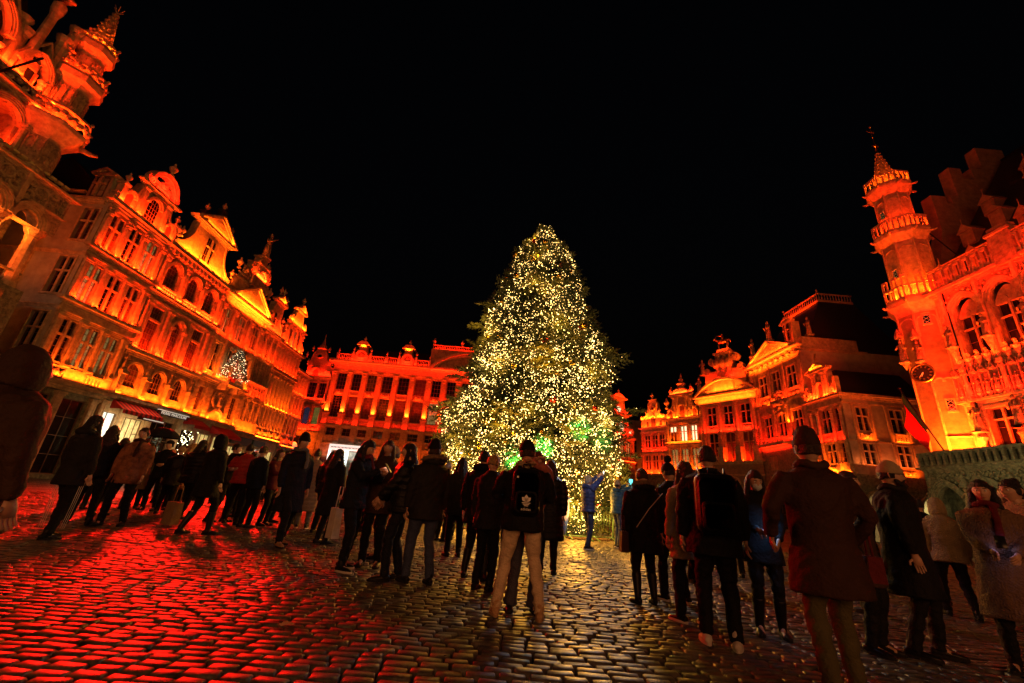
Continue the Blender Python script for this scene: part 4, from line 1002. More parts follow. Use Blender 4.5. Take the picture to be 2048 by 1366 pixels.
RO.volume(-14.29, -8.46, 0, 14.7, 10, roof='gable', ridge=3.5); RO.wall(-14.3, -8.45, 0, 6.9, [(-13.6, -11.8, .3, 5.4), (-11, -9.2, .3, 5.4)], 'stone_grey', y=.05)
for u in (-12.7, -10.1): RO.window('grid', u, .3, 1.8, 5.1, y=.05)
for z, w_, c_ in ((7.2, 18, AMBER), (11.0, 22, AMBER), (14.95, 40, AMBER), (18.8, 26, ORANGE)): RO.strip_lamp(-14.1 if z < 15 else -13.6, -8.6 if z < 15 else -9, z, w_, c_, .42)

BR = House('guild_house', 'turned red lit house with curved pediment crowned by a rider on horseback', FB, -8.4, .15)
bu2 = [-6.4, -3.95, -1.5]
BR.wall(-8.4, .15, 8.1, 17.2, [(u-.65, u+.65, 13.2, 15.85) for u in bu2] + [(u-.7, u+.7, 8.2, 12.1) for u in bu2], 'stone_plain')
for i, u in enumerate(bu2):
    BR.window('cross', u, 13.2, 1.3, 2.65, nx=2, nz=3); BR.surround(u, 13.2, 1.3, 2.65, .1); BR.relief(u-.65, u+.65, 12.3, 13.0, i+2, dens=1.5)
    BR.window('cross', u, 8.2, 1.4, 3.9, pane='glass_red' if i else 'glass', nx=2, nz=3, stone='gold', tr=.66)
for u in (-7.7, -5.2, -2.75, -.35):
    b = MB(); b.box(-.45, .45, -.75, 0, 0, .3); b.box(-.38, .38, -.68, 0, .3, 1.65); b.box(-.46, .46, -.78, 0, 1.65, 1.9); b.box(-.22, .22, -.71, -.67, .5, 1.45)
    BR.put('pedestal', CACHE.setdefault('brped', b.mesh('pedestal', M['stone_plain'])), (u, 0, 8.15))
    b = MB(); b.lathe([(.36, 0), (.33, .15), (.3, .2), (.3, 1.95), (.34, 2.05)], 0, -.35, 12)
    rn = random.Random(4)
    for k in range(60): q = PI+PI*rn.random(); b.ball((.3*math.cos(q), -.35+.3*math.sin(q), .2+1.7*rn.random()), .07, 5, 4)
    BR.put('carved_drum', CACHE.setdefault('brdrum', b.mesh('carved_drum', M['stone_carved'], True)), (u, 0, 10.05))
    BR.pilaster(u, 12.1, 16.35, .56, .3, 'cor', round_=True)
BR.wall(-8.4, .15, 16.35, 17.2, [], 'stone_plain', y=-.25, name='frieze'); BR.cornice(-8.4, .15, 17.1, .5, .7)
arc = [(-4.1+4.5*math.sin(q)*1.0, 13.9+5.75*math.cos(q)) for q in np.linspace(-.86*1.15, .86*1.15, 21)]
arc = [(-4.1+4.4*x, 17.65+2.1*(1-x*x)) for x in np.linspace(-1, 1, 21)]
b = MB(); b.prism(arc, -.3, .5); BR.solid('tympanum', b, M['stone_carved']); b = MB(); b.strip(arc, .3, -.8, .5); BR.solid('curved_cornice', b, M['stone_plain'])
b = MB(); b.prism([(-5.6, 17.75), (-2.5, 17.75), (-2.6, 19.3), (-3.3, 19.5), (-4.9, 19.5), (-5.5, 19.3)], -.5, -.25); BR.solid('inscription_panel', b, M['stone_plain'])
for a in (-7.6, -2.2): BR.relief(a, a+1.6, 17.8, 18.5, 4, y=-.35, dens=1.6)
b = MB(); b.box(-7.0, -.9, .0, 1.6, 19.0, 20.9); b.box(-7.1, -.8, -.15, 1.7, 20.9, 21.15); BR.solid('attic', b, M['stone'])
b = MB(); b.box(-5.0, -2.7, -.3, 1.2, 20.2, 23.6); b.box(-5.2, -2.5, -.45, 1.4, 23.6, 23.9); b.box(-4.7, -3.0, -.1, 1.1, 23.9, 24.4); BR.solid('statue_pedestal', b, M['stone'])
for u in (-4.7, -3.85, -3.0): BR.relief(u-.22, u+.22, 20.9, 23.3, 3, y=-.35, dens=1)
BR.scroll(-5.6, 22.6, .6, 1, -.2, .5); BR.scroll(-2.1, 22.8, .6, -1, -.2, .5); BR.scroll(-6.4, 21.2, .55, 1, -.2, .5); BR.scroll(-1.5, 21.3, .55, -1, -.2, .5)
for u, z in ((-8.0, 18.3), (-.2, 18.6), (-7.2, 21.0)): BR.put('figure', CACHE['herm'], (u, -.1, z), rot=Matrix.Scale(1.2, 4))
def horse_rider():
    b = MB()
    b.tube([(-.85,0,1.25),(-.5,0,1.3),(0,0,1.22),(.5,0,1.28),(.8,0,1.4)], [.22,.36,.33,.36,.25], 10)
    b.tube([(-.7,0,1.4),(-1.0,0,1.75),(-1.15,0,2.0)], [.26,.18,.15], 8); b.tube([(-1.1,0,2.05),(-1.35,0,1.9),(-1.5,0,1.75)], [.15,.12,.08], 8)
    for x in (-1.05, -1.12): b.ball((x, .06, 2.2), .06, 5, 4)
    b.tube([(-.62,.15,1.1),(-.9,.15,.85),(-.78,.15,.5)], [.13,.09,.06], 6); b.tube([(-.6,-.15,1.1),(-.62,-.15,.55),(-.6,-.15,.02)], [.13,.08,.07], 6)
    for sy in (-.15, .15): b.tube([(.6,sy,1.2),(.75,sy,.75),(.62,sy,.4),(.68,sy,.02)], [.19,.11,.07,.07], 6)
    b.tube([(.8,0,1.45),(1.1,0,1.35),(1.2,0,.85)], [.1,.12,.05], 6)
    b.tube([(0,0,1.5),(-.02,0,1.9),(-.02,0,2.15),(-.02,0,2.25)], [.2,.22,.2,.08], 8); b.ball((-.04,0,2.42), .14, 8, 6)
    for sy in (-1, 1): b.tube([(0,sy*.2,1.6),(-.28,sy*.36,1.3),(-.22,sy*.38,.85)], [.13,.1,.07], 6)
    b.tube([(-.05,-.2,2.1),(-.5,-.25,2.2),(-1.0,-.25,2.35)], [.08,.06,.045], 6); b.tube([(-.05,.2,2.1),(-.25,.28,1.85),(-.5,.2,1.75)], [.08,.06,.05], 6)
    b.box(-1.0, .95, -.35, .35, -.1, .02)
    return b
BR.put('rider_statue', horse_rider().mesh('rider_statue', M['gold'], True), (-3.85, .3, 24.45), rot=Matrix.Scale(.98, 4))
BR.wall(-8.4, .15, 0, 8.1, [(u-.8, u+.8, .3, 6.0, .8) for u in bu2], 'brick', y=-.4)
for u in bu2: BR.window('grid', u, .3, 1.6, 5.7, y=-.4, nx=3, nz=4); BR.archivolt(u, 1.6, 5.2, .8, .3, -.5, -.38)
BR.cornice(-8.4, .15, 7.75, .4, .35, y=-.4); BR.cornice(-8.4, .15, 6.3, .2, .15, y=-.4); BR.volume(-8.39, .14, 0, 17.5, 11, roof='slope', ridge=2)
for u0, u1, z, w_, c_ in ((-8.2, 0, 8.2, 34, ORANGE), (-8.2, 0, 12.2, 24, RED), (-8.2, 0, 16.4, 30, AMBER), (-6.6, -1.6, 17.9, 30, AMBER), (-5.4, -2.4, 19.8, 34, RED), (-5.0, -2.6, 23.9, 30, ORANGE), (-7, -1, 19.5, 16, ORANGE)): BR.strip_lamp(u0, u1, z, w_, c_, {16.4: .8, 17.9: .95}.get(z, .55))

# ---- house with pediment and swan: front parallel to the town hall ----
SW = House('guild_house', 'tall house with triangular pediment, roof statues and a carved swan over its middle window', FR, -54.75, -45.2)
su = [-52.65, -50.0, -47.1]
SW.wall(-54.75, -45.2, 6.2, 19.7, [(u-.75, u+.75, 16.05, 18.65) for u in su] + [(u-.72, u+.72, 10.6, 13.3) for u in su], 'stone')
for i, u in enumerate(su):
    SW.window('cross', u, 16.05, 1.5, 2.6, nx=2, nz=3); SW.surround(u, 16.05, 1.5, 2.6, .13)
    SW.window('cross', u, 10.6, 1.44, 2.7, nx=2, nz=3); SW.surround(u, 10.6, 1.44, 2.7, .15, head='tri' if i != 1 else None)
    if i != 1: SW.relief(u-.9, u+.9, 14.7, 15.6, i, dens=1.3)
for u in (-54.5, -51.3, -48.55, -45.5): SW.pilaster(u, 14.9, 19.6, .36, .14, 'none'); SW.pilaster(u, 10.2, 14.6, .4, .2, 'dor')
b = MB(); rn = random.Random(5)
for k in range(70): b.ball((-50+rn.gauss(0, .6), -.2-.2*rn.random(), 14.6+rn.gauss(0, .6)), .1+.14*rn.random(), 6, 4)
b.tube([(-50.6,-.4,14.3),(-50.1,-.55,14.6),(-49.5,-.4,14.4)], [.15,.35,.1], 8); b.tube([(-50.5,-.5,14.5),(-50.9,-.6,15.0),(-50.7,-.65,15.4),(-50.95,-.65,15.3)], [.14,.09,.08,.04], 7)
SW.solid('swan_relief', b, M['stone_carved'], True)
SW.cornice(-54.75, -45.2, 19.55, .3, .3); SW.cornice(-54.75, -45.2, 20.15, .45, .8); SW.cornice(-54.75, -45.2, 14.6, .25, .2)
n = 9
for i in range(n):
    u = -54.3+i*8.65/(n-1); b = MB(); b.box(-.22, .22, -.6, 0, -.05, .28); b.ball((0, -.45, -.05), .2, 7, 5); b.ball((0, -.2, .1), .26, 7, 5)
    SW.put('bracket', CACHE.setdefault('brack', b.mesh('bracket', M['stone_carved'], True)), (u, 0, 19.8))
SW.pediment(-54.6, -45.4, 20.65, 2.1, -.7)
b = MB(); b.prism([(-50+.6*math.cos(q), 21.3+.42*math.sin(q)) for q in np.linspace(0, 2*PI, 15)[:-1]], -.2, 0); SW.solid('oval_window', b, M['glass_red'])
SW.put('statue', CACHE.setdefault('st1', figure_mb(False, 10).mesh('statue', M['stone_carved'], True)), (-53.7, -.2, 22.0), rot=Matrix.Scale(1.25, 4)); SW.put('statue', CACHE['st1'], (-49.9, -.2, 22.9), rot=Matrix.Scale(1.35, 4))
SW.put('statue', CACHE['st1'], (-54.9, -.2, 19.6), rot=Matrix.Scale(.85, 4))
b = MB(); b.box(-54.2, -53.2, -.5, .4, 21.0, 22.0); SW.solid('statue_pedestal', b, M['stone_plain'])
b = MB(); b.box(-53.9, -49.0, -.95, 0, 9.6, 9.85); SW.solid('balcony', b, M['stone_plain']); SW.balustrade(-53.8, -49.1, 9.85, .75, -.8, .3)
SW.balustrade(-48.5, -45.5, 9.85, .6, -.2, .3)
SW.cornice(-54.75, -45.2, 9.3, .3, .3)
SW.wall(-54.75, -45.2, 0, 6.2, [(-54, -51.5, .3, 5.0, .9), (-51, -48.6, .3, 5.0, .9), (-48, -45.8, .3, 5.0, .9)], 'brick', y=-.1)
SW.wall(-54.75, -45.2, 6.2, 9.3, [(-53.4, -51.8, 6.9, 8.5), (-48, -46.4, 6.9, 8.5)], 'stone_grey', y=-.06, name='mezzanine')
for u in (-52.6, -47.2): SW.window('cross', u, 6.9, 1.6, 1.6, y=-.06)
for u, w_ in ((-52.75, 2.5), (-49.8, 2.4), (-46.9, 2.2)): SW.window('grid', u, .3, w_, 4.7, y=-.1, nx=3, nz=3)
# attic storey, side wall and hipped roof
b = MB(); b.box(-54.3, -45.6, .8, 1.2, 20.6, 21.4); SW.solid('parapet', b, M['stone_plain'])
SW.window('cross', -46.6, 21.6, 1.0, 2.2, y=-.3); b = MB(); b.box(-47.4, -45.8, .0, 1.0, 21.1, 24.0); SW.solid('dormer', b, M['stone_plain']); SW.pediment(-47.6, -45.6, 24.0, .6, -.2); SW.put('statue', CACHE['st1'], (-45.1, 1.5, 22.0), rot=Matrix.Scale(1.15, 4))
SW.face(T(0, 45.2, 0))
SW.wall(34.0, 47.5, 0, 20.3, [], 'render', name='side_wall'); b = MB(); b.box(34.4, 41.0, -.12, .6, 20.35, 21.7); SW.solid('chimney_wall', b, M['stone_plain']); SW.cornice(34.2, 41.6, 20.0, .3, .3)
SW.face(FR)
b = MB(); b.add([(-54.5, 1.2, 20.6), (-45.3, 1.2, 20.6), (-46.5, 4.5, 27.3), (-53, 4.5, 27.3), (-46.5, 9, 27.3), (-53, 9, 27.3), (-45.3, 13.4, 20.4), (-54.5, 13.4, 20.4)], [(0,1,2,3), (1,6,4,2), (3,2,4,5), (0,3,5,7), (7,5,4,6)]); SW.solid('roof', b, M['slate'])
b = MB(); b.box(-53, -46.5, 4.4, 9.0, 27.3, 27.5); SW.solid('roof_platform', b, M['stone_plain'])
SW.balustrade(-53, -46.5, 27.5, 1.0, 4.5, .35)
SW.face(FR @ T(-46.5, 4.5, 0) @ RZ(90)); SW.balustrade(0, 4.4, 27.5, 1.0, 0, .35); SW.face(FR)
for u in (-53, -46.5): SW.urn(u, 28.5, .5, 4.5)
b = MB(); b.add([(-54.74,0,0),(-54.74,13.4,0),(-54.74,13.4,20.3),(-54.74,0,20.3),(-45.2,13.4,0),(-45.2,13.4,20.3)], [(0,1,2,3),(1,4,5,2)]); SW.solid('back_wall', b, M['render'])
for u0, u1, z, w_, c_ in ((-54.4, -45.5, 10.0, 13, RED), (-54.4, -45.5, 15.0, 12, ORANGE), (-54.4, -45.5, 19.2, 30, AMBER), (-53.8, -46, 20.8, 36, AMBER), (-52, -51.7, 14.7, 30, AMBER), (-48.6, -48.3, 12.0, 90, AMBER), (-54.2, -49, 9.0, 10, RED)): SW.strip_lamp(u0, u1, z, w_, c_, .55 if z != 19.2 else 1.1)
SW.face(T(0, 45.2, 0)); SW.strip_lamp(34.1, 34.8, 14, 40, RED, .9); SW.face(FR)
area('uplight', SW.F @ T(-49.8, 4.0, 26.8) @ Matrix.Rotation(R(180), 4, 'X'), 6, .2, 70, ORANGE, SW.e); area('uplight', SW.F @ T(-47, -1.2, 20.9) @ Matrix.Rotation(R(180), 4, 'X'), 3, .2, 60, ORANGE, SW.e)

# ---- low corner house beside the street ----
ET = House('corner_house', 'low corner house left of the clock turret with four slim columns and niche gable', FR, -45.15, -40.55)
FE = T(0, 40.55, 0)
cols = [-44.95, -43.95, -42.05, -40.85]
ws = [(-44.45, .6), (-43.0, 1.1), (-41.45, .7)]
ET.wall(-45.15, -40.55, 5.9, 13.0, [(u-w_/2, u+w_/2, z0, z1) for u, w_ in ws for z0, z1 in ((10.05, 12.4), (7.0, 8.9))], 'stone')
for u, w_ in ws:
    ET.window('cross' if w_ > 1 else 'grid', u, 10.05, w_, 2.35, nx=2, nz=4); ET.window('cross' if w_ > 1 else 'grid', u, 7.0, w_, 1.9, nx=2, nz=4)
ET.balustrade(-43.55, -42.45, 9.25, .7, -.1, .2)
for u in cols: ET.pilaster(u, 6.9, 12.55, .32, .2, 'cor', round_=True)
for u in cols: b = MB(); b.box(u-.25, u+.25, -.4, 0, 6.05, 6.9); ET.solid('pedestal', b, M['stone_plain'])
None; ET.relief(-43.5, -42.5, 6.1, 6.8, 2)
ET.cornice(-45.15, -40.55, 12.55, .3, .25); ET.cornice(-45.15, -40.55, 13.2, .5, .55); ET.wall(-45.15, -40.55, 12.8, 13.3, [], 'stone_plain', y=-.15, name='frieze'); ET.cornice(-45.15, -40.55, 8.95, .16, .12); ET.cornice(-45.15, -40.55, 5.75, .3, .3)
ET.gable([(-44.0, 13.7), (-41.8, 13.7), (-41.8, 16.5), (-44.0, 16.5)], 0, .6, 'stone_plain', coping=0)
for u in (-43.85, -43.45, -42.4, -42.0): ET.pilaster(u, 13.75, 16.45, .24, .2, 'dor')
ET.cornice(-44.3, -41.5, 16.45, .3, .35); ET.pediment(-44.4, -41.4, 16.8, .8, -.35)
ET.scroll(-44.6, 14.4, .45, 1); ET.scroll(-41.25, 14.4, .45, -1); b = MB(); b.box(-45.1, -44.8, -.2, .3, 13.7, 15.3); b.box(-41.05, -40.7, -.2, .3, 13.7, 15.6); ET.solid('pier', b, M['stone_plain'])
b = MB(); b.prism(arch_pts(-42.93, .7, 14.9, .35)+[(-42.58, 13.9), (-43.28, 13.9)], -.05, 0); ET.solid('niche', b, M['glass_red']); ET.archivolt(-42.93, .76, 14.9, .4, .18, -.2); ET.relief(-43.2, -42.7, 15.5, 16.3, 3)
b = MB(); b.lathe([(.05, 0), (.04, .6), (.12, .7), (.02, .9)], -43.2, .1, 6, 17.5); b.strip([(-43.3, 18.4), (-43.1, 18.7), (-42.9, 18.6)], .12, .08, .12); ET.solid('gold_star_finial', b, M['gold'])
ET.face(FE)
sw_ = [(35.8, 1.2), (39.25, 1.3)]
ET.wall(34.0, 43.0, 5.9, 13.2, [(u-w_/2, u+w_/2, z0, z1) for u, w_ in sw_ for z0, z1 in ((10.1, 12.4), (6.85, 8.85))], 'render', name='side_wall')
for u, w_ in sw_:
    ET.window('cross', u, 10.1, w_, 2.3, nx=2, nz=3); ET.window('cross', u, 6.85, w_, 2.0, nx=2, nz=3); ET.surround(u, 10.1, w_, 2.3, .1, sill=False); ET.surround(u, 6.85, w_, 2.0, .12)
    for sx in (-1, 1): ET.pilaster(u+sx*(w_/2+.35), 6.75, 9.0, .16, .08, 'none'); ET.pilaster(u+sx*(w_/2+.35), 9.2, 12.7, .16, .08, 'none')
ET.relief(35.2, 36.4, 9.25, 9.95, 8); ET.balustrade(38.6, 39.9, 9.2, .8, -.1, .22); ET.relief(38.6, 39.9, 6.0, 6.6, 2)
ET.cornice(34, 43, 12.7, .12, .1); ET.cornice(34, 43, 13.15, .55, .5); ET.cornice(34, 43, 8.98, .16, .12); ET.cornice(34, 43, 6.55, .14, .12)
ET.wall(34.0, 43.0, 0, 5.9, [(34.6, 36.6, 0, 4.2, 1.0), (37.2, 39.2, 0, 4.2, 1.0), (39.8, 41.8, 0, 4.2, 1.0)], 'stone_grey', name='side_wall')
for u in (35.6, 38.2, 40.8): ET.window('grid', u, 0, 2.0, 4.2, pane='shop_warm' if u > 38 else 'lit_dim', nx=3, nz=3); ET.archivolt(u, 2.0, 3.2, 1.0, .3, -.1)
ET.strip_lamp(34.1, 42, 6.7, 2.5, (1, .2, .04), .5); ET.strip_lamp(35.2, 36.5, 9.1, 12, AMBER, .4); ET.strip_lamp(38.5, 40, 9.1, 10, AMBER, .4); ET.strip_lamp(38.5, 40, 5.9, 12, AMBER, .4)
area('uplight', ET.F @ T(38, -2.4, 6.5) @ Matrix.Rotation(R(140), 4, 'X'), 7, .2, 10, ORANGE, ET.e)
ET.face(FR)
ET.wall(-45.15, -40.55, 0, 5.75, [(-44.6, -41.2, 0, 4.4, 1.2)], 'stone_grey'); ET.window('grid', -42.9, 0, 3.4, 4.4, pane='lit_dim', nx=3, nz=3)
b = MB(); b.add([(-45.15, .2, 13.7), (-40.5, .2, 13.7), (-42.9, 1.8, 17.0), (-45.15, 1.8, 17.0), (-40.5, 9, 13.7), (-42.9, 9, 17.0), (-45.15, 9, 17.0)], [(0,1,2,3), (1,4,5,2), (3,2,5,6)]); ET.solid('roof', b, M['slate'])
for z, w_, c_ in ((6.0, 40, AMBER), (9.1, 12, RED), (13.8, 46, ORANGE)): ET.strip_lamp(-45.0, -40.7, z, w_, c_, .5)

# ================================================================== TOWN HALL WITH CLOCK TURRET (right)
TH = House('town_hall', 'gothic town hall with octagonal clock turret, dormered roof and open arcade', FR, -30.9, -8)
bays = [-27.45, -25.0, -22.55, -20.1, -17.65, -15.2, -12.7, -10.2]
holes = []
for u in bays: holes += [(u-.8, u+.8, 13.55, 18.1, 1.15, True), (u-.75, u+.75, 7.0, 9.65)]
TH.wall(-29.4, -8, 6.0, 19.2, holes, 'stone', depth=.55)
for i, u in enumerate(bays):
    TH.window('cross', u, 13.55, 1.6, 3.1, nx=2, nz=3, y=.25, tr=.66); TH.window('cross', u, 7.0, 1.5, 2.65, nx=2, nz=2, y=.25, tr=.7)
    if i < 4: TH.archivolt(u, 1.62, 16.95, 1.1, .45, -.1, .1, pointed=True, rings=3)
    b = MB(); b.box(u-.8, u+.8, .25, .5, 16.55, 16.75); b.prism(arch_pts(u, 1.6, 16.75, 1.15, 10, True), .4, .5); b.prism(arch_pts(u-.4, .8, 16.78, .45, 8), .3, .4); b.prism(arch_pts(u+.4, .8, 16.78, .45, 8), .3, .4); TH.solid('tympanum', b, M['stone_plain'])
    for sx in (-1, 1):
        b = MB(); b.box(u+sx*.95-.1, u+sx*.95+.1, -.16, .0, 13.2, 16.9); TH.solid('shaft', b, M['stone_plain'])
    b = MB()
    for k in range(7):
        q = arch_pts(u, 2.7, 16.95, 1.75, 12, True)[2+k+(k > 2)]; b.ball((q[0], -.2, q[1]), .1, 5, 4)
    b.ball((u, -.2, 18.9), .15, 6, 4); TH.solid('crockets', b, M['stone_carved'])
    TH.surround(u, 7.0, 1.5, 2.65, .18)
    if i < 5:
        for sx in (-1, 1):
            TH.put('statue', CACHE['st1'], (u+sx*1.23, -.3, 8.1) if sx < 0 else (u+1.23-.001, -.3, 8.1), rot=Matrix.Scale(1.05, 4)) if (sx < 0 or i == 0) else None
    b = MB(); b.box(u-1.33, u-1.13, -.35, 0, 10.4, 19.2); b.box(u-1.38, u-1.08, -.42, 0, 12.5, 12.8); TH.solid('buttress', b, M['stone_plain'])
    b = MB(); b.lathe([(.02, -.5), (.25, 0), (.3, .1), (.22, .3)], u-1.23, -.3, 8, 7.6); b.lathe([(.28, 0), (.3, .2), (.1, .5), (.02, 1.1)], u-1.23, -.3, 8, 10.2); TH.solid('corbel', b, M['stone_carved'])
    TH.put('statue', CACHE['st1'], (u-1.23, -.55, 14.4), rot=Matrix.Scale(.85, 4)); b = MB(); b.lathe([(.02, -1.2), (.25, -.1), (.3, 0)], u-1.23, -.5, 7, 14.3); b.lathe([(.26, 0), (.1, .4), (.02, .9)], u-1.23, -.5, 7, 16.1); TH.solid('canopy', b, M['stone_carved'])
# frieze of small figures under pointed canopies, with hanging tracery above
niche = MB(); niche.box(-.3, -.24, -.3, 0, 0, 2.1); niche.lathe([(.02, -.45), (.16, -.1), (.22, 0)], 0, -.2, 6, .25); niche.prism([(-.24, 1.75), (.24, 1.75), (0, 2.35)], -.32, -.1); niche.ball((-.27, -.2, 2.2), .09, 5, 4); niche.lathe([(.17, 0), (.2, .15), (.03, .6)], 0, -.2, 6, 1.7)
nm = niche.mesh('niche', M['stone_carved']); small = figure_mb(False, 7, False).mesh('statuette', M['stone_carved'], True)
pend = MB(); pend.lathe([(.02, 0), (.16, .35), (.2, .7), (.1, .85), (.12, 1.0)], 0, -.25, 6); pend.ball((0, -.3, 1.1), .12, 5, 4); pend.ball((-.25, -.15, .8), .08, 5, 4); pend.ball((.25, -.15, .8), .08, 5, 4)
pm = pend.mesh('pendant', M['stone_carved'])
u = -29.25; k = 0
while u < -8.4:
    TH.put('niche', nm, (u, 0, 10.45))
    if u < -15: TH.put('statuette', small, (u+.0, -.22, 10.75), rot=RZ(random.uniform(-25, 25)) @ Matrix.Scale(.58 if k % 3 else .5, 4))
    if k % 1 == 0 and u > -28.8: TH.put('pendant', pm, (u, 0, 12.6))
    u += .6; k += 1
b = MB(); b.box(-29.4, -8, -.12, .02, 12.85, 13.1); TH.solid('string_course', b, M['stone_plain'])
TH.cornice(-29.4, -8, 10.0, .4, .35); TH.cornice(-29.4, -8, 18.75, .5, .45)
b = MB(); b.tube([(-28.6, -.15, 19), (-28.6, -.15, 6.4)], .09, 6); TH.solid('drain_pipe', b, M['iron'])
for i, u in enumerate(bays[:6]):
    TH.ribs(u-1.1, u-.82, 17.7, 18.7, .28); TH.ribs(u+.82, u+1.1, 17.7, 18.7, .28); TH.ribs(u-1.05, u+1.05, 12.65, 13.4, .26, d=.14); TH.ribs(u-1.0, u+1.0, 6.15, 6.85, .25)
    for sx in (-1, 1): TH.ribs(u+sx*1.02-.08, u+sx*1.02+.08, 6.9, 10.0, .16, d=.12)
# openwork battlement: frames with tiled caps
mer = MB()
mer.box(-.24, -.15, -.35, -.1, 0, 1.55); mer.box(.15, .24, -.35, -.1, 0, 1.55); mer.box(-.15, .15, -.35, -.1, 1.35, 1.55); mer.box(-.15, .15, -.33, -.12, .25, .38); mer.ball((-.05, -.22, .2), .1, 5, 4); mer.ball((.08, -.22, .75), .07, 5, 4)
mm = mer.mesh('merlon', M['stone_plain']); low = MB(); low.box(-.15, .15, -.33, -.12, .65, .8); low.box(-.15, .15, -.33, -.12, 0, .15); low.box(-.04, .04, -.3, -.15, .15, .65); lm = low.mesh('crenel', M['stone_plain'])
cap = MB(); cap.add([(-.27, -.42, 0), (.27, -.42, 0), (.27, -.02, .18), (-.27, -.02, .18), (-.27, -.42, -.06), (.27, -.42, -.06), (.27, -.02, -.06), (-.27, -.02, -.06)], [(0,1,2,3), (4,7,6,5), (0,4,5,1), (1,5,6,2), (2,6,7,3), (3,7,4,0)]); cm = cap.mesh('cap', M['stone_plain'])
u = -28.9; k = 0
while u < -8.2:
    if -24.4 < u < -23.2:
        if k >= 0: b = MB(); b.box(-24.45, -23.15, -.5, .3, 18.9, 21.2); b.box(-24.55, -23.05, -.6, .4, 21.2, 21.4); b.box(-24.4, -23.2, -.4, .3, 21.6, 21.8); TH.solid('pier', b, M['stone']); k = -99
    else:
        o = TH.put('merlon', mm, (u, 0, 19.25)); TH.child('cap', cm, o, T(0, 0, 1.75)); TH.put('crenel', lm, (u+.32, 0, 19.25))
    u += .64
# roof with dormers
def roofx(z): return 35.4 + (z-20.0)*(46.2-35.4)/(37.2-20.0)
b = MB(); b.add([(-8, 1.2, 19.6), (-30.4, 1.2, 19.6), (-30.4, 12.2, 35.4), (-8, 12.2, 35.4), (-30.4, 23, 19.6), (-8, 23, 19.6)], [(0,1,2,3), (3,2,4,5), (0,3,5)]); TH.solid('roof', b, M['slate'])
b = MB(); b.box(-30.4, -8, 12.1, 12.3, 35.35, 35.55); TH.solid('ridge', b, M['iron'])
dm = MB(); dm.box(-.5, .5, -.9, .8, 0, 1.25); dm.prism([(-.62, 1.25), (.62, 1.25), (0, 2.0)], -1.05, 1.0); dm.tube([(0, -1.0, 2.0), (0, -1.0, 2.5)], .03, 5)
dme = dm.mesh('dormer', M['brick']); dw = MB(); dw.box(-.3, .3, -.93, -.9, .2, 1.1); dwm = dw.mesh('shutter', M['timber'])
for u, z in ((-29.0, 24.4), (-29.3, 20.4), (-27.1, 20.8), (-28.3, 27.2), (-27.0, 25.0), (-25.8, 29.0), (-25.0, 27.3), (-24.2, 22.5), (-22.0, 25), (-21, 29), (-19, 22.5), (-17, 26)):
    o = TH.put('dormer', dme, (u, 1.4+(z-19.6)*11/15.8+.3, z-.2)); TH.child('shutter', dwm, o)
# stepped end gable
TH.face(T(0, 31.0, 0))
st = [(36.2, 6), (36.2, 19.5), (38.6, 27), (38.6, 31.0), (40.0, 31.0), (40.0, 30.2), (40.5, 30.2), (40.5, 31.2), (41.3, 31.2), (41.3, 34.6), (42.5, 34.6), (42.5, 33.4), (43.6, 33.4), (43.6, 34.8), (44.8, 34.8), (44.8, 37.5), (47.6, 37.5), (47.6, 34.8), (49.0, 34.8), (51, 31), (54, 27), (57, 19.5), (57, 6)]
b = MB(); b.prism(st, .0, 1.0); TH.solid('stepped_gable', b, M['brick'])
TH.face(FR)
# arcade in front
TH.face(T(31.0, 0, 0) @ RZ(-90))
au = [-29.45+2.75*i for i in range(8)]
TH.wall(-30.9, -8, 0, 5.5, [(u-.95, u+.95, 0, 4.25, 1.5, True) for u in au], 'stone_grey', depth=.8)
b = MB(); b.box(-30.9, -8, .8, 3.0, 5.2, 5.45); b.box(-30.9, -30.6, .02, 3, 0, 5.2); TH.solid('gallery_vault', b, M['stone_grey'])
b = MB(); b.add([(-30.5, 2.95, 0), (-8, 2.95, 0), (-8, 2.95, 5.2), (-30.5, 2.95, 5.2)], [(0,1,2,3)]); TH.solid('gallery_back', b, M['stone_grey'])
for i, u in enumerate(au):
    TH.archivolt(u, 1.95, 2.75, 1.5, .5, -.14, .05, pointed=True, rings=4, m='stone_grey')
    if i < 5:
        b = MB(); rn = random.Random(i)
        for q in arch_pts(u, 3.1, 2.9, 1.95, 18, True)[2:-2]: b.ball((q[0], -.16, q[1]), .11, 5, 4)
        for k in range(26): b.ball((u+.95+.85*rn.random(), -.06-.1*rn.random(), .5+4.6*rn.random()), .07+.08*rn.random(), 5, 4)
        for du in (-.9, -.45, 0, .45, .9): b.strip(arch_pts(u+du, .4, 4.85, .3, 8), .07, -.12, 0); b.ball((u+du, -.08, 4.95), .1, 6, 4)
        TH.solid('carved_foliage', b, M['stone_grey'])
    b = MB(); b.box(u-.3, u+.3, 2.86, 2.94, 2.0, 3.3); TH.solid('gallery_window', b, M['glass'])
    TH.put('statue', small, (u+1.37, -.3, 2.6), rot=Matrix.Scale(.75, 4)); TH.put('statue', small, (u+1.37, -.3, .6), rot=Matrix.Scale(.85, 4))
    b = MB(); b.lathe([(.02, -.5), (.3, 0)], u+1.37, -.3, 7, 2.6); b.lathe([(.3, 0), (.2, .3), (.02, .9)], u+1.37, -.3, 7, 4.1); TH.solid('canopy', b, M['stone_grey'])
TH.cornice(-30.9, -8, 5.3, .25, .3, m='stone_grey')
b = MB(); b.box(-30.95, -8, -.2, .05, 6.4, 6.55); b.box(-30.95, -8, -.15, .05, 5.55, 5.65); TH.solid('parapet_rail', b, M['stone_grey'])
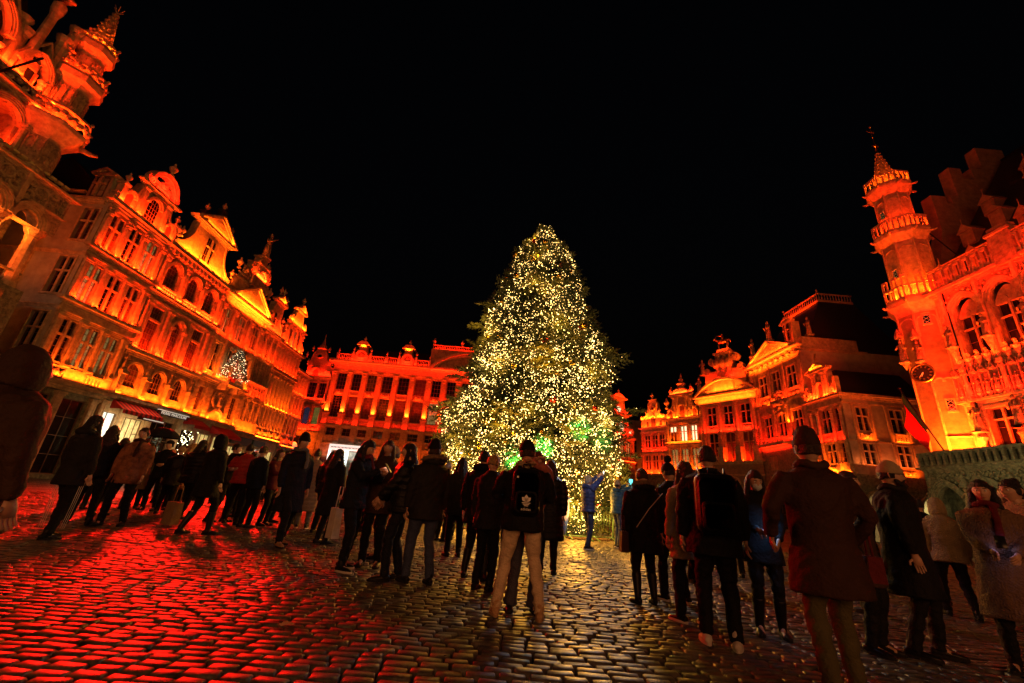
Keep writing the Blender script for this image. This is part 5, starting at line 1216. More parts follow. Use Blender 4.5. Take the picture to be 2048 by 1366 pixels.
pb_ = MB(); pb_.box(-.075, .075, -.2, .02, 0, .75); pb_.box(-.13, .13, -.22, .02, .62, .75); pb_.box(-.11, .11, -.22, .02, 0, .1); pbm = pb_.mesh('parapet_post', M['stone_grey'])
b = MB(); b.box(-30.9, -8, .06, .1, 5.65, 6.4); TH.solid('parapet_gap_shade', b, M['slate'])  # slate-dark sheet stands in for the shade between the posts
for i in range(50): TH.put('parapet_post', pbm, (-30.85+.455*i, 0, 5.65))
TH.face(FR)
for u0, u1, z, w_, c_, off in ((-29.2, -9, 6.5, 46, ORANGE, .9), (-29.2, -9, 10.4, 18, RED, .7), (-29.2, -9, 13.0, 24, ORANGE, .75), (-29.2, -9, 19.3, 9, ORANGE, -.2), (-29.2, -9, 17.6, 11, RED, 1.0)): TH.strip_lamp(u0, u1, z, w_, c_, off)
area('arcade_glow', TH.F @ T(-20, .2-1.2, 1.5) @ Matrix.Rotation(R(120), 4, 'X'), 18, .3, 12, (.9, .95, .45), TH.e)
area('street_glow', TH.F @ T(-23, -7.5, 4.0) @ Matrix.Rotation(R(88), 4, 'X'), 12, 3, 23, (1.0, .86, .34), TH.e)
area('roof_glow', TH.F @ T(-24, -9, 17) @ Matrix.Rotation(R(130), 4, 'X'), 8, 2, 110, RED, TH.e)

# turret
TC = (35.2, 31.6)
TF = T(TC[0], TC[1], 0)
TH.face(TF)
def octo(b, prof, z0=0): b.lathe(prof, 0, 0, 8, z0, PI/8)
b = MB(); octo(b, [(1.95, 5.6), (1.95, 7.0), (1.85, 7.1), (1.85, 18.3)]); TH.solid('turret_shaft', b, M['brick'])
b = MB(); octo(b, [(1.85, 18.2), (2.0, 18.6), (2.35, 19.1), (2.4, 19.5), (2.3, 19.6)]); TH.solid('turret_corbel', b, M['stone_plain'])
b = MB(); octo(b, [(1.62, 25.2), (1.8, 25.5), (2.05, 25.9), (2.1, 26.2), (1.9, 26.3)]); TH.solid('turret_corbel', b, M['stone_plain'])
b = MB(); octo(b, [(1.3, 30.5), (1.5, 30.8), (1.75, 31.2), (1.8, 31.45), (1.6, 31.5)]); TH.solid('turret_corbel', b, M['stone_plain'])
b = MB(); octo(b, [(1.62, 19.5), (1.6, 25.3)]); TH.solid('turret_shaft', b, M['stone_plain']); b = MB(); octo(b, [(1.3, 26.2), (1.27, 30.6)]); TH.solid('turret_shaft', b, M['stone_plain'])
b = MB(); octo(b, [(.95, 31.5), (.85, 33.0), (.5, 34.6), (.06, 36.3)])
for k in range(8):
    q = PI/8+k*PI/4
    for t in np.linspace(.12, .95, 8): r_ = .9*(1-t)+.08; b.ball((r_*math.cos(q), r_*math.sin(q), 32.2+4.1*t), .12, 5, 4)
TH.solid('spire', b, M['stone_carved'])
b = MB(); b.tube([(0,0,36.2),(0,0,39.6)], .04, 6); b.strip([(-.35, 37.2), (.35, 37.2)], .08, -.04, .04); b.ball((0,0,37.2), .16, 6, 4); b.ball((0,0,36.7), .12, 6, 4); b.prism([(-.45, 39.0), (.3, 38.9), (.3, 39.2), (-.5, 39.15)], -.03, .03); b.ball((0,0,39.7), .13, 6, 5); b.ball((0,.0,38.3), .08, 6, 4); TH.solid('weather_vane', b, M['gold'])
b = MB()
for k in range(8):
    q = PI/8+k*PI/4
    for rad, z0, z1, r_ in ((1.86, 6.9, 18.4, .09), (1.62, 19.6, 25.2, .08), (1.3, 26.3, 30.5, .07)): b.tube([(rad*math.cos(q), rad*math.sin(q), z0), (rad*math.cos(q), rad*math.sin(q), z1)], r_, 6)
TH.solid('corner_shafts', b, M['stone_plain'])
def rail_oct(z, rad, h, pitch, kind):
    ap = rad*math.cos(PI/8); side = 2*rad*math.sin(PI/8)
    for k in range(8):
        q = k*PI/4
        TH.face(TF @ Matrix.Rotation(q, 4, 'Z') @ T(0, -ap, 0))
        b = MB(); b.box(-side/2, side/2, -.02, .16, z+h-.16, z+h); b.box(-side/2, side/2, 0, .14, z, z+.16); n = max(2, round(side/pitch))
        for i in range(n+1):
            u = -side/2+side*i/n; w = .07
            b.box(max(u-w, -side/2), min(u+w, side/2), .01, .13, z+.16, z+h-.16)
            if i < n and kind == 'arch': b.prism([(u+side/n*.5-.1, z+h-.16), (u+side/n*.5+.1, z+h-.16), (u+side/n*.5, z+h-.4)], .03, .11)
        if kind == 'cren':
            for i in range(n):
                if i % 2 == 0: b.box(-side/2+side*i/n, -side/2+side*(i+1)/n, -.02, .16, z+h+.72, z+h+.9); b.box(-side/2+side*i/n, -side/2+side*i/n+.1, .0, .14, z+h, z+h+.72); b.box(-side/2+side*(i+1)/n-.1, -side/2+side*(i+1)/n, .0, .14, z+h, z+h+.72)
        TH.solid('gallery_rail', b, M['stone_plain'])
        b = MB(); b.tube([(-side/2, .05, z-.3), (-side/2-.0, -.2, z-.36), (-side/2, -.42, z-.28)], [.13, .1, .06], 6); TH.solid('gargoyle', b, M['stone_carved'])
rail_oct(19.55, 2.35, 1.25, .42, 'cren'); rail_oct(26.25, 2.05, 1.3, .35, 'arch'); rail_oct(31.5, 1.75, 1.15, .5, 'arch')
# blind arches and slits on each visible face
for k in (-1, 0, 1, -2, 2):
    q = -PI/4+k*PI/4
    FT = TF @ Matrix.Rotation(q, 4, 'Z')
    for rad, z0, z1, w in ((1.85, 17.3, 17.9, 1.1), (1.6, 22.6, 24.7, .95), (1.27, 28.6, 30.0, .75)):
        TH.face(FT @ T(0, -rad*math.cos(PI/8), 0)); TH.archivolt(0, w, z1-.4, .35, .1, -.05, .02, rings=1); b = MB(); b.box(-w/2-.1, -w/2, -.05, .02, z0-1.2, z1-.4); b.box(w/2, w/2+.1, -.05, .02, z0-1.2, z1-.4); TH.solid('blind_arch', b, M['stone_plain'])
for k, rad, z, h in ((0, 1.85, 18.1 if False else 15.9+1.2, .9), (0, 1.85, 9.9, .9), (-1, 1.6, 21.9, .8), (-1, 1.27, 28.2, .7)):
    q = -PI/4+k*PI/4; TH.face(TF @ Matrix.Rotation(q, 4, 'Z') @ T(0, -rad*math.cos(PI/8)+.0, 0)); b = MB(); b.box(-.2, .2, -.03, .02, z, z+h); o = TH.solid('slit_window', b, M['glass'])
    b = MB()
    for i in range(3): b.strip([(-.2, z+.3*i), (.2, z+.3*i+.3)], .02, -.045, -.03); b.strip([(.2, z+.3*i), (-.2, z+.3*i+.3)], .02, -.045, -.03)
    TH.child('lattice', b.mesh('lattice', M['lit_dim']), o); TH.surround(0, z, .4, h, .08)
TH.face(TF @ Matrix.Rotation(-PI/4, 4, 'Z') @ T(0, -1.85*math.cos(PI/8), 0)); TH.archivolt(-.25, .5, 12.2, .25, .12, -.08, .02, rings=1); TH.archivolt(.25, .5, 12.2, .25, .12, -.08, .02, rings=1); TH.cornice(-.7, .7, 7.9, .12, .12)
# corner figures on the turret
TH.face(FR)
for (x, y, z, s_) in ((33.42, 32.35, 14.3, 1.0), (33.5, 31.1, 14.0, .9)):
    o = link('statue', CACHE['st1'], TH.e); o.matrix_local = TH.Einv @ T(x-.25, y-.05, z) @ RZ(-60) @ Matrix.Scale(s_, 4)
    b = MB(); b.lathe([(.02, -.7), (.28, 0)], 0, 0, 7); b.lathe([(.28, 0), (.3, .2), (.04, .9)], 0, 0, 7, 2.1*s_); o = link('canopy', b.mesh('canopy', M['stone_carved']), TH.e); o.matrix_local = TH.Einv @ T(x-.25, y-.05, z)
# clock
b = MB(); b.lathe([(1.0, 0), (1.02, .08), (.86, .12), (.84, .06), (.05, .055)], n=32)
CF = T(33.15, 31.05, 13.0) @ RZ(-62) @ Matrix.Rotation(PI/2, 4, 'X') @ Matrix.Scale(.76, 4)
o = link('clock', b.mesh('clock', M['gold'], True), TH.e); o.matrix_local = TH.Einv @ CF
b = MB(); b.lathe([(.84, 0), (.84, .075)], n=32); link('clock_face', b.mesh('clock_face', M['sign_black']), o)
b = MB()
for k in range(12):
    q = k*PI/6; c_, s_ = math.cos(q), math.sin(q)
    for d_ in (-.035, .035): b.add([(c_*.55-s_*(d_-.018), s_*.55+c_*(d_-.018), .082), (c_*.78-s_*(d_-.018), s_*.78+c_*(d_-.018), .082), (c_*.78-s_*(d_+.018), s_*.78+c_*(d_+.018), .082), (c_*.55-s_*(d_+.018), s_*.55+c_*(d_+.018), .082)], [(0,1,2,3)])
link('clock_numerals', b.mesh('clock_numerals', M['gold']), o)
b = MB()
for q, L_, w in ((R(90-218), .66, .05), (R(90-198), .42, .07)):
    c_, s_ = math.cos(q), math.sin(q); b.add([(-s_*w, c_*w, .1), (s_*w, -c_*w, .1), (c_*L_, s_*L_, .1), (-c_*.12, -s_*.12, .1)], [(0,1,2), (0,3,1)])
link('clock_hands', b.mesh('clock_hands', mat('pale_gold_glow', (.8, .65, .3), .4, emit=(1, .6, .15), estr=.2)), o)  # hands given a faint glow of their own in the material
# turret floodlights
for q in range(6):
    a_ = R(150+q*34)
    for z, r_, w_, c_ in ((19.75, 2.05, 40, AMBER), (26.4, 1.75, 30, ORANGE), (31.6, 1.4, 14, AMBER)):
        area('uplight', TH.Einv @ T(TC[0]+r_*math.cos(a_), TC[1]+r_*math.sin(a_), z) @ RZ(math.degrees(a_)+90) @ Matrix.Rotation(R(175), 4, 'X'), .6, .12, w_*1.0, c_, TH.e, 140)
for x, y, w_, c_ in ((33.0, 29.6, 300, AMBER), (32.4, 30.6, 150, AMBER), (33.4, 28.6, 200, ORANGE)):
    area('uplight', TH.Einv @ T(x, y, 5.9) @ RZ(-45) @ Matrix.Rotation(R(168), 4, 'X'), .9, .2, w_, c_, TH.e, 110)
b = MB(); b.box(-.8, .8, -.15, .15, 0, .25); o = link('floodlight', b.mesh('floodlight', M['iron']), TH.e); o.matrix_local = TH.Einv @ T(32.35, 29.9, 5.75) @ RZ(-45)
b = MB(); b.box(-.75, .75, -.12, .12, .25, .27); link('lens', b.mesh('lens', M['flood']), o)
for z, w_ in ((10.5, 60), (16.5, 60)): area('turret_wash', TH.Einv @ T(31.5, 27.6, z) @ RZ(-45) @ Matrix.Rotation(R(115), 4, 'X'), .6, .6, w_, RED, TH.e, 90)
# flag on a slanted pole
FP = empty('flag_pole', T(31.0, 29.0, 6.5), 'slanted pole with green and red flag at the foot of the clock turret', 'flag')
b = MB(); b.tube([(0, 0, 0), (-1.25, .9, 4.6)], .045, 8); b.ball((-1.25, .9, 4.68), .09, 8, 6); link('pole', b.mesh('pole', M['iron'], True), FP)
def flagmb(s0, s1):
    b = MB(); n, m = 8, 12; vs = []
    for i in range(n+1):
        for j in range(m+1):
            s_ = s0+(s1-s0)*i/n; t = j/m
            # hoist along the pole; the free edge hangs down
            px, py, pz = -1.2+.75*t, .86-.54*t, 4.4-2.75*t
            vs.append((px-.10*s_+.09*math.sin(5*s_+t*3), py+.16*s_+.14*math.sin(7*s_+2*t)*(s_ > .02), pz-s_*(2.6-.9*t)))
    fs = [(i*(m+1)+j, (i+1)*(m+1)+j, (i+1)*(m+1)+j+1, i*(m+1)+j+1) for i in range(n) for j in range(m)]
    b.add(vs, fs); return b
fl = link('flag', flagmb(0, .35).mesh('flag', cloth('flag_green', (.01, .09, .03), .7), True), FP); link('red_field', flagmb(.35, 1.0).mesh('red_field', cloth('flag_red', (.55, .01, .01), .7), True), fl)
area('flag_wash', T(30, 28.2, 6.3) @ RZ(20) @ Matrix.Rotation(R(160), 4, 'X'), .5, .5, 60, RED, None, 80)
b = MB(); b.tube([(36.1, 30.4, 26.6), (35.4, 27.4, 21.0)], .05, 6)
link('turret_stay', b.mesh('turret_stay', M['iron']), TH.e).matrix_local = TH.Einv

# ================================================================== GOTHIC HOUSE (left edge)
GO = House('gothic_palace', 'gothic palace at the left edge with open arcade galleries, tracery gables and a corner turret', FL, 8, 22.95)
GO.face(FL)
gcol = [22.2-1.9*i for i in range(7)]
GO.wall(8, 22.9, 0, 10.0, [], 'stone_grey'); 
b = MB(); b.box(8, 22.9, 0, 6, 9.7, 10.05); b.box(8, 22.9, 0, 6, 16.2, 16.5); GO.solid('gallery_floor', b, M['stone_grey'])
GO.wall(8, 22.9, 10.0, 16.4, [], 'stone_grey', y=3.0, name='gallery_wall')
b = MB(); b.box(22.6, 22.9, 2.9, 7, 0, 16.4); GO.solid('end_wall', b, M['stone_grey'])
for i, u in enumerate(gcol):
    b = MB(); b.lathe([(.42, 0), (.42, .25), (.34, .32), (.30, .5), (.27, 3.1)], 0, 0, 8, 0, PI/8); cap_ = MB(); cap_.lathe([(.28, 0), (.33, .06), (.3, .1), (.5, .45), (.52, .6), (.46, .62)], 0, 0, 8, 3.1, PI/8)
    if i == 0: c1, c2 = b.mesh('column', M['stone_plain']), cap_.mesh('capital', M['stone_carved'])
    o = GO.put('column', c1, (u, .35, 10.05)); GO.child('capital', c2, o)
    if i: 
        GO.archivolt(u+.95, 1.15, 13.7, .75, .5, -.1, .6, rings=4)
        b = MB(); b.prism([(u+.3, 13.7)]+[(u+.95-1.0*math.cos(q)*.98, 13.75+1.15*math.sin(q)) for q in np.linspace(.0, 0, 1)]+[(u+.3, 15.0), (u+1.6, 15.0), (u+1.6, 13.7)], .55, .6)
for sgn in (0,):
    hs = [(u+.95-.72, u+.95+.72, 13.0, 14.75, .9) for u in gcol[1:]]
    GO.wall(8, 22.9, 13.72, 16.5, [(a, c, 13.72, 14.7, .72) for a, c, *_ in hs], 'stone_carved', depth=.6, name='arcade_spandrel')
for i in range(1, 7):
    u = gcol[i]+.95
    for (du, z, r_) in ((0, 15.65, .38), (-.55, 15.2, .22), (.55, 15.2, .22), (-.62, 15.9, .22), (.62, 15.9, .22)):
        GO.archivolt(u+du, 2*r_*.8, z, r_*.8, .12, -.14, .0, rings=1, n=8); GO.archivolt(u+du, 2*r_*.8, z, -r_*.8, .12, -.14, .0, rings=1, n=8)
    b = MB(); b.box(gcol[i]-.12, gcol[i]+.12, -.25, 0, 14.2, 16.4); b.ball((gcol[i], -.2, 16.6), .2, 6, 5); GO.solid('buttress', b, M['stone_plain'])
GO.balustrade(8, 22.5, 10.1, .9, .2, .3, m='stone_grey'); GO.relief(12, 22, 9.0, 9.7, 3, dens=3)
GO.ribs(9, 22.7, 15.0, 16.15, .34, d=.1); GO.ribs(9, 20.0, 19.2, 19.85, .3, y=.6, d=.12); GO.cornice(8, 22.9, 16.2, .3, .35); GO.cornice(8, 22.9, 14.9, .12, .15)
b = MB()
tl = MB(); tl.box(-.16, .16, -.12, .12, 0, .14)
tm = tl.mesh('coping_tile', mat('yellow_lit_tile', (.7, .55, .25), .6, var=.2))
u = 22.1
while u > 17: GO.put('coping_tile', tm, (u, -.15, 16.75)); u -= .42
GO.balustrade(12, 18.4, 16.5, .3, -.15)
# upper storey, set back
GO.wall(8, 20.2, 16.5, 20.0, [(19.1-2.1*i-1.6, 19.1-2.1*i, 16.6, 19.3, .8) for i in range(5)], 'stone', y=.6, depth=1.2, name='upper_wall')
for i in range(6):
    u = 19.35-2.1*i; o = GO.put('column', c1, (u, .35, 16.5), rot=Matrix.Scale(.62, 4)); GO.child('capital', c2, o)
    if i < 5: GO.archivolt(u-1.05, 1.6, 18.5, .8, .4, .3, .8, rings=4); b = MB(); b.box(u-1.9, u-.2, 1.85, 1.95, 16.6, 19.4); GO.solid('window_recess', b, M['glass'])
    GO.scroll(u-1.05, 19.75, .3, 1, .3, .55)
GO.cornice(8, 20.3, 19.9, .35, .5, y=.5)
b = MB()
for i in range(30): b.ball((20-.4*i, .2, 20.5+.15*(i % 2)), .17, 6, 4)
b.box(8, 20.2, .15, .4, 20.25, 20.35); b.box(8, 20.2, .15, .4, 20.75, 20.85); GO.solid('tracery_parapet', b, M['stone_carved'])
def pinnacle(u, z, h, w=.3, y=.6):
    b = MB(); b.lathe([(w*1.2, 0), (w*1.2, .25), (w, .35), (w*.85, h*.75), (w*1.25, h*.82), (w*1.35, h*.9), (w*.8, h*.93)], u, y, 8, z, PI/8); GO.solid('pinnacle', b, M['stone_plain'])
def tracery_gable(u, z, s_):
    GO.archivolt(u, 1.2*s_, z+.8*s_, 1.0*s_, .3, .2, .7, pointed=True, rings=3)
    b = MB(); b.strip([(u-.85*s_, z), (u-.85*s_, z+1.1*s_), (u, z+2.9*s_), (u+.85*s_, z+1.1*s_), (u+.85*s_, z)], .2, .25, .8); b.box(u-.9*s_, u+.9*s_, .3, .7, z-.1, z+.15)
    for du in (-.3, .3): b.strip([(u+du*s_, z), (u+du*s_, z+.9*s_)], .08, .4, .6)
    for k in range(5):
        for sx in (-1, 1): b.ball((u+sx*(.85-.17*k)*s_, .5, z+(1.2+.36*k)*s_), .12*s_, 5, 4)
    b.strip([(u-.25*s_, z+1.2*s_), (u+.25*s_, z+1.2*s_)], .5*s_, .45, .55); GO.solid('tracery_gable', b, M['stone_plain'])
    g_ = MB(); g_.prism([(u-.75*s_, z), (u+.75*s_, z), (u+.75*s_, z+1.1*s_), (u, z+2.5*s_), (u-.75*s_, z+1.1*s_)], .75, .85); GO.solid('gable_back', g_, M['slate'])
for u_ in (19.7, 18.9, 16.6, 16.0, 14.9, 13.2): pinnacle(u_, 20.2, 1.6, .16, .3)
tracery_gable(18.3, 20.9, 1.1); tracery_gable(15.6, 21.0, 1.7); tracery_gable(12.0, 21.0, 1.5)
for u, z, h in ((19.3, 20.9, 2.4), (17.3, 20.9, 3.2), (17.0, 22.5, 2.0), (18.9, 22.6, 3.0), (14.2, 21, 3.5), (19.2, 24.0, 2.8), (13.4, 22, 4)): pinnacle(u, z, h)
b = MB(); b.add([(8, 1.4, 20.2), (19.8, 1.4, 20.2), (18.8, 5, 30), (8, 5, 30), (18.8, 6, 30), (19.8, 12, 20), (8, 6, 30)], [(0,1,2,3), (1,5,4,2), (3,2,4,6)]); GO.solid('roof', b, M['slate'])
pinnacle(17.8, 20.9, 6.3, .24, .4); pinnacle(19.2, 20.9, 4.0, .2, .5)
for (u, y_, z, s_) in ((17.8, .4, 27.3, 1.1), (19.2, .5, 24.9, .8)): GO.put('statue', CACHE['st1'], (u, y_, z), rot=Matrix.Scale(s_, 4))
# corner turret
GT = FL @ T(20.4, .6, 0); GO.face(GT)
b = MB(); octo(b, [(.55, 15.6), (.8, 16.4), (1.0, 17.0), (1.0, 18.9)]); GO.solid('turret_base', b, M['stone'])
b = MB(); octo(b, [(1.0, 18.6), (1.3, 19.0), (1.75, 19.5), (1.8, 19.7)]); GO.solid('turret_corbel', b, M['stone_plain'])
b = MB(); octo(b, [(.95, 22.6), (1.15, 22.9), (1.4, 23.1), (1.45, 23.5), (1.3, 23.6)]); GO.solid('turret_corbel', b, M['stone_plain'])
b = MB(); octo(b, [(.75, 25.4), (.9, 25.7), (1.1, 25.9), (1.15, 26.3), (.9, 26.4)]); GO.solid('turret_corbel', b, M['stone_plain'])
b = MB(); octo(b, [(1.35, 20.9), (1.0, 21.1), (.98, 22.8)]); octo(b, [(.98, 19.6), (.98, 21.1)]); octo(b, [(.78, 23.5), (.74, 25.6)]); GO.solid('turret_shaft', b, M['stone_plain'])
b = MB(); octo(b, [(.6, 26.4), (.5, 27.2), (.05, 30.0)])
for k in range(8):
    q = PI/8+k*PI/4
    for t in np.linspace(.05, .95, 8): r_ = .55*(1-t)+.07; b.ball((r_*math.cos(q), r_*math.sin(q), 26.8+3.2*t), .12, 5, 4)
for k in range(6): b.tube([(0,0,30), (.3*math.cos(k), .3*math.sin(k), 30.5)], .02, 4)
GO.solid('spire', b, M['stone_carved'])
def rail2(z, rad, h):
    ap = rad*math.cos(PI/8); side = 2*rad*math.sin(PI/8)
    for k in range(8):
        GO.face(GT @ Matrix.Rotation(k*PI/4, 4, 'Z') @ T(0, -ap, 0)); b = MB(); b.box(-side/2, side/2, 0, .12, z+h-.12, z+h); b.box(-side/2, side/2, 0, .12, z, z+.12)
        for i in range(4): b.ball((-side/2+side*(i+.5)/4, .06, z+h/2+.1*(i % 2)), side*.14, 6, 4)
        b.ball((-side/2, 0, z+h+.05), .11, 5, 4); GO.solid('gallery_rail', b, M['stone_carved'])
rail2(19.7, 1.75, 1.05); rail2(23.6, 1.4, .7); rail2(26.4, 1.1, .55)
for k in range(8):
    for rad, z0, z1 in ((1.0, 17.1, 18.5), (.98, 20.9, 22.5), (.78, 23.9, 25.3)):
        GO.face(GT @ Matrix.Rotation(k*PI/4, 4, 'Z') @ T(0, -rad*math.cos(PI/8), 0)); sd_ = rad*math.sin(PI/8)*.86; GO.ribs(-sd_, sd_, z0, z1, sd_, d=.07)
GO.face(GT); b = MB(); b.tube([(1.1, -1.1, 19.3), (1.45, -1.45, 19.25), (1.7, -1.65, 19.35)], [.18, .14, .09], 6); GO.solid('gargoyle', b, M['stone_carved'], True)
GO.face(FL)
for q in range(5):
    a_ = R(-170+q*48)
    for z, r_, w_, c_ in ((19.85, 1.3, 24, ORANGE), (23.65, 1.0, 16, ORANGE), (26.45, .8, 10, AMBER)):
        o = area('uplight', GO.Einv @ FL @ T(20.4+r_*math.cos(a_), .6+r_*math.sin(a_), z) @ RZ(math.degrees(a_)+90) @ Matrix.Rotation(R(175), 4, 'X'), .5, .1, w_, c_, GO.e, 140)
GO.volume(8, 22.85, 0, 9.9, 8)
for u0, u1, z, w_, c_, off in ((10, 22.0, 10.2, 12, AMBER, -.9), (10, 21.8, 10.3, 5, AMBER, .5), (9, 17.2, 16.95, 18, ORANGE, .1), (17.3, 20.0, 17.2, 8, ORANGE, -.45), (12, 20, 20.9, 24, ORANGE, -.0)): GO.strip_lamp(u0, u1, z, w_, c_, off)
for i in range(6): point('arch_lamp', tuple((GO.Einv @ FL @ Vector((gcol[i]-.95, .25, 13.2)))[:]), 95, (1, .2, .012), .1, GO.e)
b = MB(); b.tube([(-25, 15.0, 17.6), (-25, 16.2, 20.35)], .055, 6); link('flag_mast', b.mesh('flag_mast', M['iron']), GO.e).matrix_local = GO.Einv

# red floods on the row roofs that reach across the square
for x, y, z, w_, tx, ty in ((-26.6, 38, 14.0, 200, -9, 4.5), (-26.8, 50, 14.5, 175, -8, 4)):
    v = Vector((tx-x, ty-y, -z)); qd = v.to_track_quat('-Z', 'Y').to_matrix().to_4x4()
    o = area('square_flood', T(x, y, z) @ qd, 2.5, 1.5, w_, (1, .006, .003), None, 42)

# warm light of the floodlit fronts behind the viewer
area('houses_behind_glow', T(4, -32, 9) @ Matrix.Rotation(R(84), 4, 'X'), 40, 12, 880, (1, .36, .12), None, 170)
# added faint fill light, no visible source, on the end wall of the nearest left house
area('end_wall_fill', T(-31.5, 17.5, 9) @ Matrix.Rotation(R(90), 4, 'X'), 3, 4, 45, (1, .62, .42), None, 150)

# ================================================================== CHRISTMAS TREE
TX, TY = 1.55, 20.0
PROF = [(0.2, 3.3), (0.9, 4.3), (2.0, 4.55), (3.2, 4.3), (4.4, 4.3), (5.0, 3.95), (6.1, 3.75), (7.1, 3.75), (8.1, 3.4), (8.7, 3.35), (9.8, 3.1), (11.0, 2.5), (11.8, 2.3), (12.5, 1.85), (13.4, 1.65), (14.0, 1.15), (14.9, .55), (15.5, .08)]
def prof(z):
    for (a, ra), (b_, rb) in zip(PROF[:-1], PROF[1:]):
        if z <= b_: return ra + (rb-ra)*max(0, (z-a))/(b_-a)
    return .05
tree = empty('christmas_tree', T(TX, TY, 0), 'huge spruce covered in warm fairy lights standing in the middle of the square', 'christmas tree')
b = MB(); b.tube([(0, 0, 0), (.03, 0, 5), (0, .02, 10), (0, 0, 15.3)], [.34, .27, .16, .03], 12); link('trunk', b.mesh('trunk', M['bark'], True), tree)
rs = np.random.default_rng(11)
def spray(seed, L=1.0):
    """one fan of needle twigs about L long, drooping; returns verts, faces"""
    r_ = np.random.default_rng(seed); vs = []; fs = []
    def needle(p, d, s_, w):
        d = d/np.linalg.norm(d); side = np.cross(d, [0, 0, 1.0]); side /= (np.linalg.norm(side)+1e-6); side = side*math.cos(.6*r_.normal())+np.array([0, 0, 1])*math.sin(.9*r_.normal())
        o = len(vs); vs.extend([p-side*w, p+side*w, p+d*s_]); fs.append((o, o+1, o+2))
    for k in range(7):
        t = (k+.6)/7
        for sx in (-1, 1):
            base = np.array([t*L, 0, -.10*t*t*L]); ang = sx*(.85-.25*t); l2 = L*(.55-.42*t)+.08
            d = np.array([math.cos(ang), math.sin(ang), -.12+.1*r_.normal()])
            for j in range(6):
                p = base+d*l2*(j+.5)/6
                for q in range(2): needle(p, d+r_.normal(0, .55, 3), .13+.05*r_.random(), .022)
    for j in range(8): needle(np.array([L*j/8, 0, -.1*(j/8)**2*L]), np.array([1, 0, 0])+r_.normal(0, .5, 3), .16, .024)
    return np.array(vs), np.array(fs)
sprays = [spray(i) for i in range(6)]
V0, F0, V1, F1 = [], [], [], []; n0 = n1 = 0
tips = []
z = .35
while z < 15.45:
    rr = prof(z); nb = max(5, int(10+rr*9)); off = rs.random()*6.28
    for k in range(nb):
        a_ = off+2*PI*(k+rs.normal(0, .25))/nb
        bump = 1+.16*noise.noise(Vector((math.cos(a_)*1.6, math.sin(a_)*1.6, z*.55)))*1.6 + rs.normal(0, .05) + (.2 if rs.random() < .06 else 0)
        Lr = rr*bump*.84
        zz = z+rs.normal(0, .06)
        nsp = 2 if Lr < 1.2 else 4
        for j in range(nsp):
            t = 1-j*.16-.04*rs.random()
            sv, sf = sprays[rs.integers(0, 6)]
            L = min(1.25, .35+Lr*.3)*(1 if j else .9)
            sc_ = L*np.array([1, 1, 1]); v = sv*sc_
            yaw = a_+rs.normal(0, .28); pitch = (-.18+.045*z)+rs.normal(0, .16)
            cp, sp = math.cos(pitch), math.sin(pitch); x_ = v[:, 0]*cp-v[:, 2]*sp; z_ = v[:, 0]*sp+v[:, 2]*cp
            rl = rs.normal(0, .5); y_ = v[:, 1]*math.cos(rl)-z_*math.sin(rl)*.3; z_ = z_+v[:, 1]*math.sin(rl)
            r0 = max(0, Lr*t-L*.85)
            X_ = (x_+r0)*math.cos(yaw)-y_*math.sin(yaw); Y_ = (x_+r0)*math.sin(yaw)+y_*math.cos(yaw); Z_ = z_+zz-.04*j
            P = np.stack([X_, Y_, np.maximum(Z_, .02)], 1)
            if (j+k) % 3: V0.append(P); F0.append(sf+n0); n0 += len(P)
            else: V1.append(P); F1.append(sf+n1); n1 += len(P)
            tips.append((math.cos(yaw)*(r0+L*.9), math.sin(yaw)*(r0+L*.9), zz+math.sin(pitch)*L, j, yaw))
    z += .19+.03*rr/4
for Vv, Ff, mt in ((V0, F0, 'needles'), (V1, F1, 'needles_b')):
    me = bpy.data.meshes.new('crown'); vv = np.concatenate(Vv); ff = np.concatenate(Ff)
    me.from_pydata(vv.tolist(), [], ff.tolist()); me.materials.append(M[mt]); link('crown', me, tree)
b = MB()                                             # a few bare limbs inside
for k in range(160):
    z = rs.uniform(.5, 14.5); a_ = rs.uniform(0, 6.28); r_ = prof(z)*.8
    b.tube([(0, 0, z-.1), (r_*math.cos(a_), r_*math.sin(a_), z+(-.18+.045*z)*r_*.6)], [.05, .012], 4, cap=False)
link('branches', b.mesh('branches', M['bark']), tree)
# fairy lights (thousands, joined) and baubles
b = MB(); O8 = [(1,0,0),(-1,0,0),(0,1,0),(0,-1,0),(0,0,1),(0,0,-1)]; OF = [(0,2,4),(2,1,4),(1,3,4),(3,0,4),(2,0,5),(1,2,5),(3,1,5),(0,3,5)]
nL = 0
ref = []
while nL < 30000:
    z = 15.4*(1-math.sqrt(rs.random())*.999)
    a_ = rs.uniform(0, 6.28); depth = .80+.24*rs.random()
    bump = 1+.16*noise.noise(Vector((math.cos(a_)*1.6, math.sin(a_)*1.6, z*.55)))*1.6
    if noise.noise(Vector((a_*2.2, z*.9, 3))) < -.25 and rs.random() < .6: continue
    r_ = prof(z)*bump*depth*.88+.06
    s_ = .011+.009*rs.random() if rs.random() < .93 else .03
    c_ = (r_*math.cos(a_), r_*math.sin(a_), max(.12, z+rs.normal(0, .1)))
    b.add([(c_[0]+s_*x, c_[1]+s_*y, c_[2]+s_*zq) for x, y, zq in O8], OF); nL += 1
for t in tips:                                       # the strings run out to the branch ends
    if t[3] <= 1 and rs.random() < .62:
        s_ = .012+.008*rs.random(); c_ = (t[0]*.97, t[1]*.97, max(.12, t[2]+.04*rs.normal())); b.add([(c_[0]+s_*x, c_[1]+s_*y, c_[2]+s_*zq) for x, y, zq in O8], OF)
tag(link('fairy_lights', b.mesh('fairy_lights', M['bulb'], True), tree), kind='stuff')
